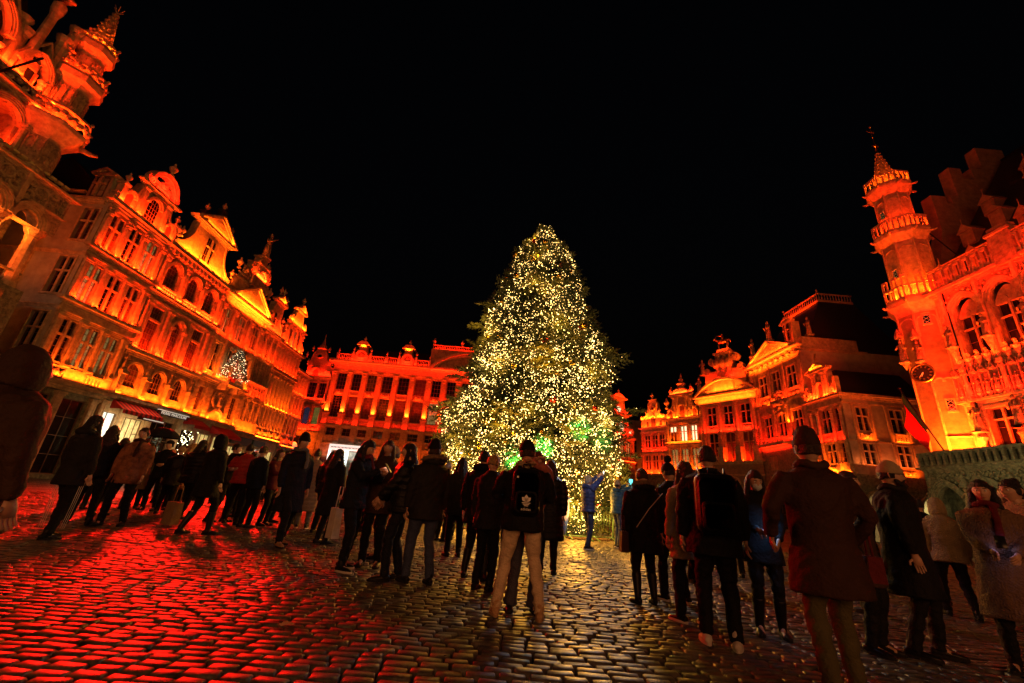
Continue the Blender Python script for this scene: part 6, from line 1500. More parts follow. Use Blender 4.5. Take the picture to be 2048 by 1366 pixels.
b = MB(); b.ball((0, 0, 0), .12, 14, 10); bm1 = b.mesh('bauble', M['bauble'], True); b = MB(); b.ball((0, 0, 0), .12, 14, 10); bm2 = b.mesh('bauble', M['bauble_red'], True)
cnt = 0
front = [t for t in tips if t[3] <= 1 and -2.9 < math.atan2(t[1], t[0]) < -.2]
rs.shuffle(front)
for t in front:
    if cnt >= 150: break
    if t[2] < .5: continue
    red = cnt % 9 == 0
    o = link('bauble', bm2 if red else bm1); o.location = (TX+t[0]*1.01, TY+t[1]*1.01, t[2]-.15); s_ = .75+.5*rs.random(); o.scale = (s_, s_, s_)
    tag(o, 'shiny red bauble hanging from a spruce branch tip among the lights' if red else 'shiny gold bauble hanging from a spruce branch tip among the lights', 'bauble', 'red baubles on the Christmas tree' if red else 'gold baubles on the Christmas tree')
    cnt += 1
# the light the strings give off
for z in (1.0, 2.6, 4.4, 6.4, 8.4, 10.4, 12.4, 14.2):
    n_ = 7 if z < 5 else 5 if z < 9 else 3
    for k in range(n_):
        a_ = 2*PI*(k+.5*(z % 2))/n_+z; r_ = prof(z)*.84+.25
        point('string_light_glow', (r_*math.cos(a_), r_*math.sin(a_), z), (260 if z < 3 else 130) if z < 9 else 110, (1, .46, .06), .35, tree)
    for k in range(max(2, n_//2)):
        a_ = 2*PI*k/max(2, n_//2)+z*2; r_ = prof(z)*.5; point('string_light_glow', (r_*math.cos(a_), r_*math.sin(a_), z), 80, (1, .5, .08), .3, tree)
for x, y, z, w_ in ((-3.0, -4.2, .9, 230), (-1.0, -5.0, .9, 280), (1.2, -5.0, .9, 280), (3.4, -4.1, .9, 250), (-1.6, -4.2, 3.6, 240), (1.4, -4.2, 3.8, 240), (0, -3.6, 6.5, 200), (0, -2.6, 10, 130)): point('string_light_glow', (x, y, z), w_, (1, .40, .035), .4, tree)
for (x, z, w_) in ((.15, 3.5, 13000), (-.9, 3.0, 11000), (1.6, 4.3, 10000), (2.6, 3.9, 3500)):
    d = bpy.data.lights.new('green_spot', 'SPOT'); d.energy = w_; d.color = (.05, 1, .25); d.spot_size = R(15); d.spot_blend = .8; d.shadow_soft_size = .05
    o = bpy.data.objects.new('green_spot', d); C.objects.link(o); o.parent = tree; o.matrix_local = T(x, -7.0, z-1.6) @ Matrix.Rotation(R(108), 4, 'X')

# barrier round the tree
for k in range(14):
    a_ = R(-165+k*(150/13)); r_ = 4.75
    fe = empty('crowd_barrier', T(TX+r_*math.cos(a_), TY+r_*math.sin(a_), 0) @ RZ(math.degrees(a_)+90), '', 'barrier', 'steel crowd barriers round the tree')
    fe['label'] = 'steel barrier panel at the foot of the lit tree, part of its ring'
    W = .93
    if 'bar' not in CACHE:
        b = MB(); b.tube([(-W/2, 0, .12), (-W/2, 0, 1.1), (W/2, 0, 1.1), (W/2, 0, .12), (-W/2, 0, .12)], .02, 6)
        fm_ = MB(); fm_.tube([(-W*.4, -.3, 0), (-W*.4, 0, .14), (-W*.4, .3, 0)], .018, 5); fm_.tube([(W*.4, -.3, 0), (W*.4, 0, .14), (W*.4, .3, 0)], .018, 5)
        v_ = MB(); v_.tube([(0, 0, .13), (0, 0, 1.09)], .010, 5)
        CACHE['bar'] = (b.mesh('frame', M['steel'], True), fm_.mesh('feet', M['steel'], True), v_.mesh('bar', M['steel'], True))
    fr, ft, vb = CACHE['bar']; link('frame', fr, fe); link('feet', ft, fe)
    for i in range(1, 7): link('bar', vb, fe, T(-W/2+W*i/7, 0, 0))
b = MB(); n_ = 60
rn = random.Random(3)
for k in range(500):
    a_ = R(-175+170*rn.random()); r_ = 4.2+.6*rn.random(); b.ball((TX+r_*math.cos(a_), TY+r_*math.sin(a_), .03), .05+.05*rn.random(), 5, 3, (1, 1, .5))
tag(link('bark_mulch', b.mesh('bark_mulch', M['bark'], True)), kind='stuff')
# blue rubbish bag on its holder
bn = empty('rubbish_bag_holder', T(2.28, 15.05, 0), 'blue plastic rubbish bag hanging in a round holder in front of the barrier', 'rubbish bag')
b = MB(); n_ = 22; prof_ = [(.06, .12), (.15, .2), (.19, .5), (.22, .85), (.24, 1.18), (.26, 1.22), (.26, 1.34), (.23, 1.35)]; vs = []
for r_, z in prof_:
    for k in range(n_):
        q = 2*PI*k/n_; w_ = r_*(1+(.14*math.sin(5*q+z*4)+.08*math.sin(11*q)) * (1 if z < 1.15 else .15)); vs.append((w_*math.cos(q), w_*math.sin(q), z))
b.add(vs, [(i*n_+k, i*n_+(k+1) % n_, (i+1)*n_+(k+1) % n_, (i+1)*n_+k) for i in range(len(prof_)-1) for k in range(n_)]+[tuple(range(n_-1, -1, -1))])
link('bag', b.mesh('bag', mat('blue_plastic', (.012, .05, .55), .3, bump=.3, bscale=15), True), bn)
b = MB(); b.tube([(.26*math.cos(q), .26*math.sin(q), 1.34) for q in np.linspace(0, 2*PI, 17)], .02, 6); b.tube([(0, .3, 0), (0, .3, 1.4)], .025, 6); link('holder', b.mesh('holder', M['iron'], True), bn)
point('cool_fill', (2.6, 10.4, 3.4), 110, (.7, .82, 1.0), .2)  # added cool fill toward the photographers and bag, no visible source

# small decorated tree on the balcony
st_ = empty('small_christmas_tree', T(-26.9, 41.6, 9.75), 'small Christmas tree with white lights on a facade balcony', 'christmas tree')
sv, sf = sprays[0]; VV = []; FFs = []; nn = 0
for i in range(330):
    z = .25+3.0*i/330; rr = 1.45*(1-z/3.5)**.9+.05; yaw = rs.uniform(0, 6.28); L = .45
    X_ = (sv[:, 0]*L+max(0, rr-L))*math.cos(yaw)-sv[:, 1]*L*math.sin(yaw); Y_ = (sv[:, 0]*L+max(0, rr-L))*math.sin(yaw)+sv[:, 1]*L*math.cos(yaw)
    VV.append(np.stack([X_, Y_, sv[:, 2]*L+z], 1)); FFs.append(sf+nn); nn += len(sv)
me = bpy.data.meshes.new('crown'); me.from_pydata(np.concatenate(VV).tolist(), [], np.concatenate(FFs).tolist()); me.materials.append(M['needles']); link('crown', me, st_)
b = MB()
for i in range(260):
    z = .2+3.1*rs.random()**1.2; a_ = rs.uniform(0, 6.28); r_ = (1.45*(1-z/3.5)**.9+.05)*(.8+.3*rs.random()); s_ = .022
    b.add([(r_*math.cos(a_)+s_*x, r_*math.sin(a_)+s_*y, z+s_*q) for x, y, q in O8], OF)
tag(link('fairy_lights', b.mesh('fairy_lights', M['bulb_w'], True), st_), kind='stuff')
b = MB(); b.lathe([(.3, 0), (.38, .4), (.4, .45)], 0, 0, 12); b.tube([(0, 0, .3), (0, 0, 3.2)], .05, 6); link('pot', b.mesh('pot', M['awning'], True), st_)
point('small_tree_glow', (0, 0, 1.6), 25, (1, .85, .4), .3, st_)
b = MB()
rn = random.Random(9)
for k in range(140): b.ball((-27.3+.25*math.sin(k)+rn.gauss(0, .18), 38.6+rn.gauss(0, .35), .3+4.2*rn.random()), .035, 4, 3)
gl = tag(link('light_garland', b.mesh('light_garland', M['bulb_w'], True)), 'garland of white fairy lights beside the shop door', 'garland')
# shop lamps seen between the heads
for i, (x, y, z, c_) in enumerate(((-26.8, 33.5, 3.0, 'lit_white'), (-26.8, 40.2, 2.9, 'shop_white'), (-26.8, 50.9, 3.0, 'shop_white'), (-26.6, 56.8, 2.8, 'lit_white'))):
    e_ = empty('street_lantern', T(x, y, z), ['round white lantern by the striped awning', 'round lantern beside the light garland', 'round lantern under the green shop fascia', 'farthest round lantern of the left row of shops'][i], 'lantern')
    b = MB(); b.ball((0, 0, 0), .13, 12, 8); link('globe', b.mesh('globe', M['shop_white'], True), e_); b = MB(); b.tube([(0, 0, .13), (0, 0, .4), (-1.0, 0, .45)], .02, 6); link('bracket', b.mesh('bracket', M['iron']), e_); point('lantern_light', (0.2, 0, 0), 14, (1, .9, .65), .13, e_)

# ================================================================== PEOPLE
TMPS = bpy.data.scenes.new('workbench')
def evaluated_mesh(o):
    TMPS.collection.objects.link(o); vl = TMPS.view_layers[0]; vl.update(); dg = vl.depsgraph
    me = bpy.data.meshes.new_from_object(o.evaluated_get(dg)); TMPS.collection.objects.unlink(o)
    return me
def remesh(mb, name, m, vox=.02, wr=0.0, wf=14.0, seed=0, smooth=2):
    me0 = mb.mesh('tmp'); o = bpy.data.objects.new('tmp', me0)
    md = o.modifiers.new('r', 'REMESH'); md.mode = 'VOXEL'; md.voxel_size = vox
    if smooth:
        sm = o.modifiers.new('s', 'SMOOTH'); sm.factor = .5; sm.iterations = smooth
    me = evaluated_mesh(o)
    bpy.data.objects.remove(o); bpy.data.meshes.remove(me0)
    if wr:
        n = len(me.vertices); co = np.empty(n*3); me.vertices.foreach_get('co', co); co = co.reshape(-1, 3)
        no = np.empty(n*3); me.vertices.foreach_get('normal', no); no = no.reshape(-1, 3)
        ph = seed*1.7
        d = np.empty(n)
        for i_ in range(n):
            x_, y_, z_ = co[i_]; q_ = noise.noise((x_*3+ph, y_*3, z_*2)); a_ = noise.noise((x_*5+q_*1.5, y_*5+ph, z_*wf*.75+x_*4+q_*2)); c_ = noise.noise((x_*14, y_*14+ph, z_*19))
            d[i_] = (1-abs(a_)*2.6)*.9+c_*.5-.4
        co = co+no*(d*wr)[:, None]; me.vertices.foreach_set('co', co.ravel())
    me.polygons.foreach_set('use_smooth', [True]*len(me.polygons)); me.materials.clear(); me.materials.append(m); me.name = name; me.update()
    return me
def ik(a, c, l1, l2, hint):
    a, c = Vector(a), Vector(c); d = c-a; L = min(d.length, (l1+l2)*.995); d.normalize(); c = a+d*L
    x = (l1*l1-l2*l2+L*L)/(2*L); h = math.sqrt(max(0, l1*l1-x*x)); hv = Vector(hint); hv = (hv-d*hv.dot(d)).normalized()
    return a+d*x+hv*h, c
def hand(mb, w, d, side, curl=.6, sc=1.0):
    """hand at wrist w pointing along d; five fingers of unequal length"""
    w, d = Vector(w), Vector(d).normalized(); s_ = Vector(side); s_ = (s_-d*s_.dot(d)).normalized(); n = d.cross(s_)
    mb.tube([w-d*.02, w+d*.03, w+d*.085*sc], [.026, .038, .036], 8, [.02, .017, .015], up=s_)
    for i, (o, L) in enumerate(((-.028, .066), (-.01, .078), (.009, .072), (.027, .056))):
        p0 = w+d*.08*sc+s_*o*sc; d1 = (d+n*curl*.5+s_*o*2).normalized(); d2 = (d+n*curl*1.5).normalized(); p1 = p0+d1*L*.5*sc; p2 = p1+d2*L*.5*sc
        mb.tube([p0-d*.01, p1, p2], [.0095, .0088, .007], 6)
    p0 = w+d*.03-s_*.03*sc; p1 = p0+(d*.6-s_+n*.4).normalized()*.035*sc; p2 = p1+(d-s_*.2+n*.6).normalized()*.032*sc
    mb.tube([p0, p1, p2], [.013, .011, .008], 6)
def head_mb(mb, M4, female=False):
    n, m = 28, 22; vs = []
    for i in range(m+1):
        th = PI*i/m; z = -math.cos(th)
        for k in range(n):
            q = 2*PI*k/n; x, y = math.sin(th)*math.cos(q), math.sin(th)*math.sin(q)
            px, py, pz = x*.076, y*.097, z*.118
            if z < 0: f_ = 1+z*.30*(1 if y < .3 else .4); px *= f_; py *= (1+z*.10)
            fr = max(0, -y)                                   # front
            g = lambda cx, cz, sx, sz: math.exp(-((px-cx)/sx)**2-((pz-cz)/sz)**2)
            if fr > 0:
                py -= fr*(.026*g(0, -.022, .013, .020)+.012*g(0, .005, .009, .028)+.008*g(0, -.062, .024, .009)+.010*g(0, -.098, .026, .018)+.006*g(0, .034, .05, .010))
                py += fr*(.013*g(.030, .008, .017, .012)+.013*g(-.030, .008, .017, .012)+.005*g(0, -.048, .02, .005)+.004*g(0, -.078, .02, .006))
                py -= fr*(.005*g(.042, -.028, .018, .02)+.005*g(-.042, -.028, .018, .02))
            vs.append(tuple(M4 @ Vector((px, py, pz))))
    mb.add(vs, [(i*n+k, i*n+(k+1) % n, (i+1)*n+(k+1) % n, (i+1)*n+k) for i in range(m) for k in range(n)])
    for sx in (-1, 1):
        mb.tube([M4 @ Vector((sx*.074, .012, -.035)), M4 @ Vector((sx*.084, .018, -.01)), M4 @ Vector((sx*.086, .022, .018)), M4 @ Vector((sx*.078, .012, .03))], [.008, .013, .014, .008], 6, [.005, .007, .007, .005])
NP = [0]; PMAT = {}
def person(label, x, y, face, h=1.75, coat='black_cloth', hem=.82, trousers='black_cloth', shoes='black_leather', hair='black', hairlen=0, hat=None, hatcol='black_cloth',
           feet=((-.11, 0), (.11, 0)), hands=(None, None), lean=(0, 0), head=(0, 0), puff=False, hood=None, wide=1.0, legw=1.0, scarf=None, glasses=False, beard=False, detail=True, group=None,
           boots=False, skirt=None, flare=0.0, fur=None, mask=False, elbows=(None, None), curly=False, sole=None):
    """face: compass of the chest, degrees; 0 looks toward -y (at the camera), 90 toward +x, 180 away"""
    NP[0] += 1; sd = NP[0]; vox = .019 if detail else .03
    PMX = T(x, y, ground_h(x, y)+.008) @ RZ(face) @ Matrix.Scale(h/1.75, 4)
    P = empty('person', PMX, label, 'person', group); PMAT[P.name] = PMX
    lx, ly = lean
    hipz = .93; (f0x, f0y), (f1x, f1y) = feet
    mx, my = (f0x+f1x)/2, (f0y+f1y)/2; spread = math.hypot(f0x-f1x, f0y-f1y)
    hipz -= max(0, spread-.3)*.16
    def tz(z): t = max(0, min(1, (z-hipz)/(1.5-hipz))); return Vector((mx+lx*t, my+ly*t, z))
    ch = tz(1.40); dz = hipz-.93
    sh = [tz(1.42+dz*.9)+Vector((s_*.185*wide, .01, 0)) for s_ in (-1, 1)]
    hips = [Vector((mx+s_*.09, my, hipz)) for s_ in (-1, 1)]
    ank = [Vector((f0x, f0y, .085)), Vector((f1x, f1y, .085))]
    knees = []
    for i in range(2): k_, c_ = ik(hips[i], ank[i], .43, .43, (0, -1, 0)); knees.append(k_)
    hd = []; el = []
    for i, s_ in enumerate((-1, 1)):
        t_ = hands[i] or (mx+lx*.4+s_*.25*wide, my+ly*.4-.06, .82+dz)
        e_, w_ = ik(sh[i], t_, .29, .26, elbows[i] or (s_*.7, .6, -.4)); el.append(e_); hd.append(w_)
    neck = tz(1.5+dz); hc = tz(1.5+dz)+Vector((lx*.15, ly*.15-.02-.03*math.sin(R(head[1])), .135))
    HM = Matrix.Translation(hc) @ RZ(head[0]) @ Matrix.Rotation(R(head[1]), 4, 'X')
    # body: one continuous skin surface, with head and hands
    b = MB()
    b.tube([tz(hipz-.06), tz(hipz+.05), tz(1.1+dz), tz(1.3+dz), tz(1.42+dz), tz(1.47+dz)], [.15, .155, .13, .155, .15, .07], 14, [.11, .11, .095, .11, .085, .06], up=Vector((1, 0, 0)))
    b.tube([neck-Vector((0, 0, .06)), neck+Vector((0, -.005, .04)), hc-Vector((0, 0, .05))], [.058, .053, .05], 10)
    for i in range(2):
        b.tube([hips[i], knees[i], ank[i]], [.085, .055, .036], 10); b.tube([ank[i], ank[i]+Vector((0, -.05, -.045)), ank[i]+Vector((0, -.14, -.055))], [.036, .035, .03], 8)
        b.tube([sh[i], el[i], hd[i]], [.05, .038, .026], 8)
    # skin under clothes is remeshed into one surface; the detailed head and hands join it at neck and wrists
    me = remesh(b, 'body', M['skin'], .022)
    hb = MB(); head_mb(hb, HM)
    for i, s_ in enumerate((-1, 1)): hand(hb, hd[i], (hd[i]-el[i]), (-s_*.3, -.8, .2) if hands[i] else (0, -1, 0), .5, 1.0)
    me2 = hb.mesh('head'); vv = np.empty(len(me.vertices)*3); me.vertices.foreach_get('co', vv); vv = vv.reshape(-1, 3).tolist()
    pf = [tuple(p.vertices) for p in me.polygons]; o_ = len(vv); full = bpy.data.meshes.new('body')
    full.from_pydata(vv+hb.v, [], pf+[tuple(i+o_ for i in f) for f in hb.f]); full.polygons.foreach_set('use_smooth', [True]*len(full.polygons)); full.materials.append(M['skin'])
    body = link('body', full, P)
    if detail:
        for s_ in (-1, 1):
            e = MB(); e.ball((0, 0, 0), .0125, 10, 8); eo = link('eye', e.mesh('eye', M['eye'], True), body, HM @ T(s_*.030, -.079, .008)); e = MB(); e.ball((0, -.0075, 0), .0062, 8, 6); 
            eo.data.materials.append(M['iris']) if False else link('iris', e.mesh('iris', M['iris'], True), P, HM @ T(s_*.030, -.079, .008))
            e = MB(); e.tube([HM @ Vector((s_*.014, -.099, .027)), HM @ Vector((s_*.032, -.098, .033)), HM @ Vector((s_*.048, -.085, .028))], [.003, .004, .002], 5); link('eyebrow', e.mesh('eyebrow', HAIR[hair]), P)
        if not mask: e = MB(); e.tube([HM @ Vector((-.024, -.094, -.062)), HM @ Vector((0, -.106, -.060)), HM @ Vector((.024, -.094, -.062))], [.003, .0065, .003], 6); link('mouth', e.mesh('mouth', M['lips'], True), P)
    # trousers / legs
    tm = CL[trousers]; b = MB()
    b.tube([tz(hipz+.12)*1.0, tz(hipz+.02), tz(hipz-.08)], [.155, .175, .12], 12, [.115, .13, .1], up=Vector((1, 0, 0)))
    kw = legw
    for i in range(2):
        lo = ank[i].lerp(knees[i], .55) if boots else ank[i]
        b.tube([hips[i]+Vector((0, 0, .02)), hips[i].lerp(knees[i], .5), knees[i], knees[i].lerp(lo, .5), lo+Vector((0, 0, -.03))], [.10, .088*kw, .072*kw, .064*kw, (.056+flare)*kw], 12)
    link('trousers', remesh(b, 'trousers', tm, vox, .012*(1 if detail else .6), 16, sd), P)
    if skirt:
        b = MB(); b.tube([tz(hipz+.05), Vector((mx, my, .75)), Vector((mx, my, skirt[0]))], [.16, .2, .24], 14, [.12, .16, .2], up=Vector((1, 0, 0))); link('skirt', remesh(b, 'skirt', CL[skirt[1]], vox, .006, 20, sd), P)
    # shoes
    for i in range(2):
        a_ = ank[i]; fdir = Vector((.15*(-1 if i == 0 else 1), -1, 0)).normalized(); sm = CL[shoes]
        b = MB(); b.tube([a_-fdir*.075+Vector((0, 0, -.045)), a_-fdir*.05+Vector((0, 0, -.04)), a_+fdir*.05+Vector((0, 0, -.048)), a_+fdir*.13+Vector((0, 0, -.056)), a_+fdir*.19+Vector((0, 0, -.062))], [.026, .04, .044, .046, .024], 10, [.03, .038, .036, .028, .016], up=fdir.cross(Vector((0, 0, 1))))
        b.tube([a_+Vector((0, 0, -.05)), a_+Vector((0, 0, .03)), a_.lerp(knees[i], .68 if boots else .14)], [.044, .048, .070 if boots else .047], 10)
        so = link('shoe', remesh(b, 'shoe', sm, .012, 0, smooth=1), P)
        b = MB(); pts = []
        for q in np.linspace(0, 2*PI, 17)[:-1]:
            L_, W_ = .142, .047; cx = a_+fdir*.057; v = fdir*(L_*math.cos(q))+fdir.cross(Vector((0, 0, 1)))*(W_*math.sin(q)*(1+.12*math.cos(q))); pts.append((cx.x+v.x, cx.y+v.y))
        b.add([(px, py, .0) for px, py in pts]+[(px, py, .026) for px, py in pts], [tuple(range(15, -1, -1)), tuple(range(16, 32))]+[(k, (k+1) % 16, (k+1) % 16+16, k+16) for k in range(16)])
        link('sole', b.mesh('sole', CL[sole] if sole else CL['charcoal_cloth']), so)
    # coat or jacket
    cm_ = CL[coat]; b = MB(); k_ = wide*(1.12 if puff else 1.03)
    zs = [z for z in (hem, (hem+.95)/2 if hem < .9 else None, .97+dz, 1.1+dz, 1.26+dz, 1.38+dz, 1.45+dz, 1.50+dz) if z is not None]
    def rx(z): 
        if z < .95: return .195+.05*(.95-z)/.5
        return {0: .18}.get(0, .18) if z < 1.15 else (.205 if z < 1.41+dz else (.165 if z < 1.47+dz else .085))
    b.tube([tz(z) if z > hipz else Vector((mx, my, z)) for z in zs], [rx(z)*k_ for z in zs], 18, [(rx(z)*.74 if z > 1.2 else rx(z)*.80)*k_ for z in zs], up=Vector((1, 0, 0)))
    for i in range(2):
        w_ = hd[i]+(el[i]-hd[i]).normalized()*.01; r1 = 1.25 if puff else 1.0
        b.tube([sh[i]+Vector((.02 if i == 0 else -.02, 0, -.01)), sh[i].lerp(el[i], .45), el[i], el[i].lerp(w_, .5), w_], [.078*r1, .074*r1, .064*r1, .056*r1, .046*r1], 12)
    b.tube([tz(1.47+dz), tz(1.47+dz)+Vector((0, .0, .055))], [.085, .075], 12)
    me = remesh(b, 'coat', cm_, vox, .011 if not puff else .003, 11, sd)
    if puff:
        n = len(me.vertices); co = np.empty(n*3); me.vertices.foreach_get('co', co); co = co.reshape(-1, 3); no = np.empty(n*3); me.vertices.foreach_get('normal', no); no = no.reshape(-1, 3)
        co += no*(.012*np.abs(np.sin(co[:, 2]*PI/.085+.4*np.sin(co[:, 0]*8)))-.004)[:, None]; me.vertices.foreach_set('co', co.ravel())
    coat_o = link('coat', me, P)
    if detail and not puff:
        b = MB(); b.tube([HM @ Vector((0, 0, 0)) + Vector((.075*math.cos(q), .075*math.sin(q)+.005, -.145+.02*math.sin(q))) for q in np.linspace(-.9, PI+.9, 14)], .022, 7, [.03]*14); link('collar', b.mesh('collar', cm_, True), coat_o)
    # hair, hood, hat
    b = MB()
    def hv(px, py, pz): return HM @ Vector((px, py, pz))
    if hood != 'up':
        n, m_ = 20, 10; vs = []
        for i in range(m_+1):
            th = (.02+.60*i/m_)*PI
            for k in range(n):
                q = 2*PI*k/n; sy = math.sin(q); cut = 1.0 if sy > -.35 else (.60 if th > .42*PI else 1)
                if th > .36*PI and sy < -.35: tt = .36*PI+(th-.36*PI)*.15
                else: tt = th
                r_ = 1.13+(.05 if curly else 0)
                vs.append(tuple(hv(.079*r_*math.sin(tt)*math.cos(q), .099*r_*math.sin(tt)*sy+.006, .120*r_*math.cos(tt)*.98)))
        b.add(vs, [(i*n+k, (i+1)*n+k, (i+1)*n+(k+1) % n, i*n+(k+1) % n) for i in range(m_) for k in range(n)]+[tuple(range(n))])
        b.add(vs[-n:], [tuple(range(n-1, -1, -1))])
        if hairlen > 0:
            p0 = hv(0, .05, .02); pts = [p0, hv(0, .075, -.06), tz(1.5+dz)+Vector((0, .09, -.02)), tz(1.5+dz)+Vector((0, .12, -.1-hairlen*.5)), tz(1.5+dz)+Vector((0, .11, -.1-hairlen))]
            b.tube(pts, [.085, .095, .11, .10, .06], 12, [.05, .05, .05, .04, .02], up=Vector((1, 0, 0)))
            for s_ in (-1, 1): b.tube([hv(s_*.07, 0, .05), hv(s_*.085, -.015, -.06), tz(1.5+dz)+Vector((s_*.105, -.05, -.03)), tz(1.5+dz)+Vector((s_*.11, -.08, -.1-hairlen*.6))], [.03, .034, .035, .015], 8)
        if hairlen < 0: b.ball(tuple(hv(0, .08, .10)), .05, 10, 8)
        link('hair', remesh(b, 'hair', HAIR[hair], .016, .012 if curly else .004, 30 if curly else 40, sd), P)
    if beard:
        b = MB(); b.tube([hv(-.066, -.02, -.04), hv(-.05, -.06, -.085), hv(0, -.09, -.105), hv(.05, -.06, -.085), hv(.066, -.02, -.04)], [.018, .028, .038, .028, .018], 8); b.tube([hv(-.03, -.095, -.047), hv(0, -.104, -.044), hv(.03, -.095, -.047)], .009, 6); link('beard', remesh(b, 'beard', HAIR[hair], .012, .003, 60, sd), P)
    if glasses:
        b = MB()
        for s_ in (-1, 1): b.tube([hv(s_*.033+.022*math.cos(q), -.108, .006+.018*math.sin(q)) for q in np.linspace(0, 2*PI, 13)], .0022, 4); b.tube([hv(s_*.055, -.105, .01), hv(s_*.078, -.02, .012), hv(s_*.08, .02, .005)], .002, 4)
        b.tube([hv(-.011, -.108, .008), hv(.011, -.108, .008)], .002, 4); link('glasses', b.mesh('glasses', M['iron'], True), P)
    if mask:
        b = MB(); b.tube([hv(0, -.07, -.015), hv(0, -.075, -.05), hv(0, -.05, -.1)], [.045, .055, .03], 10, [.035, .045, .03], up=Vector((1, 0, 0))); link('face_mask', b.mesh('face_mask', cloth('mask_white', (.55, .6, .65)), True), P)
    if hat:
        b = MB(); hm_ = CL[hatcol]
        if hat in ('beanie', 'pom', 'tall'):
            top = .19 if hat == 'tall' else .165
            b.tube([hv(0, .004, .03), hv(0, .004, .045), hv(0, .008, .09), hv(0, .016, top-.03), hv(0, .022, top)], [.089, .092, .086, .06, .015], 18, [.108, .11, .10, .068, .015], up=(HM.to_3x3() @ Vector((1, 0, 0))))
            c_ = MB(); c_.tube([hv(0, .002, .015), hv(0, .002, .03), hv(0, .003, .07), hv(0, .003, .08)], [.086, .094, .094, .086], 18, [.106, .114, .112, .10], up=(HM.to_3x3() @ Vector((1, 0, 0))))
            ho = link('beanie', remesh(b, 'beanie', hm_, .014, .002, 60, sd), P); link('cuff', remesh(c_, 'cuff', hm_, .012, .002, 80, sd), ho)
            if hat == 'pom': c_ = MB(); c_.ball(tuple(hv(0, .03, top+.04)), .055, 10, 8); link('bobble', remesh(c_, 'bobble', M['fur'] if hatcol != 'black_cloth' else hm_, .012, .01, 60, sd), ho)
        if hat == 'cap':
            b.tube([hv(0, .004, .03), hv(0, .004, .09), hv(0, .008, .13)], [.088, .085, .03], 16, [.107, .1, .04], up=(HM.to_3x3() @ Vector((1, 0, 0)))); b.tube([hv(0, -.08, .04), hv(0, -.16, .03)], [.06, .05], 10, [.008, .005], up=(HM.to_3x3() @ Vector((1, 0, 0)))); link('cap', b.mesh('cap', hm_, True), P)
    if hood:
        b = MB()
        if hood == 'up': b.tube([tz(1.49+dz)+Vector((0, .02, 0)), hv(0, .02, -.08), hv(0, .025, 0), hv(0, .03, .08), hv(0, .02, .14)], [.11, .118, .112, .10, .04], 14, [.10, .115, .12, .105, .05], up=Vector((1, 0, 0)))
        else: b.tube([tz(1.47+dz)+Vector((-.13, -.02, .02)), tz(1.47+dz)+Vector((-.10, .08, .03)), tz(1.47+dz)+Vector((0, .12, .03)), tz(1.47+dz)+Vector((.10, .08, .03)), tz(1.47+dz)+Vector((.13, -.02, .02))], [.03, .055, .07, .055, .03], 10)
        hm_ = CL[fur] if fur and fur in CL else cm_
        ho = link('hood', remesh(b, 'hood', cm_, .018, .004, 14, sd), P)
        if fur:
            b = MB(); rn = random.Random(sd)
            if hood == 'up': ring = [hv(.105*math.cos(q), -.07, .03+.125*math.sin(q)) for q in np.linspace(0, 2*PI, 40)]
            else: ring = [tz(1.47+dz)+Vector((.155*math.cos(q), .045+.135*math.sin(q), .05+.035*math.sin(q))) for q in np.linspace(-.5, PI+.5, 40)]
            for p_ in ring:
                for k in range(14):
                    d_ = Vector((rn.gauss(0, 1), rn.gauss(0, 1), rn.gauss(0, 1))).normalized(); q_ = p_+d_*.015; s2 = d_.orthogonal().normalized()*.006
                    b.add([tuple(q_-s2), tuple(q_+s2), tuple(p_+d_*(.045+.02*rn.random()))], [(0, 1, 2)])
            b.tube(ring, .028, 6); link('fur_trim', b.mesh('fur_trim', M['fur']), ho)
    if scarf:
        b = MB(); b.tube([tz(1.5+dz)+Vector((.095*math.cos(q), .095*math.sin(q)-.005, .01+.015*math.sin(3*q))) for q in np.linspace(0, 2*PI, 18)], .034, 8); b.tube([tz(1.5+dz)+Vector((.05, -.1, 0)), tz(1.35+dz)+Vector((.05, -.17, 0)), tz(1.2+dz)+Vector((.04, -.18, 0))], [.03, .04, .035], 8, [.02, .015, .012])
        link('scarf', remesh(b, 'scarf', CL[scarf], .015, .004, 40, sd), P)
    return P
def held(name, label, cat, mb, m, P, loc, rot=None, smooth=True, light=None):
    """an object in or on a person's hands or back: a thing of its own at its real place"""
    mtx = PMAT[P.name] @ T(*loc)
    if rot is not None: mtx = mtx @ rot
    e = empty(name, mtx, label, cat); o = link('body' if name != 'phone' else 'case', mb.mesh(name, m, smooth), e)
    return e, o

p_blurL = person('person in a dark brown coat cropped by the left edge, closest to the camera there', -2.95, 2.62, 165, 1.75, coat='brown_cloth', hem=.7, hair='black', hood='up', wide=1.2)
p_strip = person('dark haired person in a charcoal coat and side striped track trousers', -6.74, 7.34, 170, 1.88, coat='charcoal_cloth', hem=.72, hair='black', hairlen=.12, feet=((-.13, .12), (.13, -.1)), hood='down')
b = MB()
for s_ in (-1, 1):
    for k in range(3): b.tube([(s_*.205, -.05+.025*k, .86), (s_*.20, -.04+.025*k, .5), (s_*.185, -.03+.025*k, .14)], .004, 4)
link('stripe', b.mesh('stripe', CL['white_leather']), p_strip)
person('curly fair haired person in a black jacket beside the man in checks', -8.03, 9.22, 215, 1.9, hem=.8, hair='brown', curly=True, hairlen=.05, feet=((-.16, .1), (.16, -.12)), hands=((-.2, -.3, 1.0), None))
person('short haired man in an orange checked overshirt facing the camera', -7.5, 9.35, 15, 1.92, coat='check_cloth', hem=.72, hair='brown', feet=((-.16, 0), (.14, .1)), scarf='rust_cloth')
person('distant person in a grey coat walking near the striped awning', -13.4, 17.0, 250, 1.86, coat='grey_cloth', hem=.6, hair='grey', trousers='denim', feet=((-.1, -.25), (.1, .25)), detail=False)
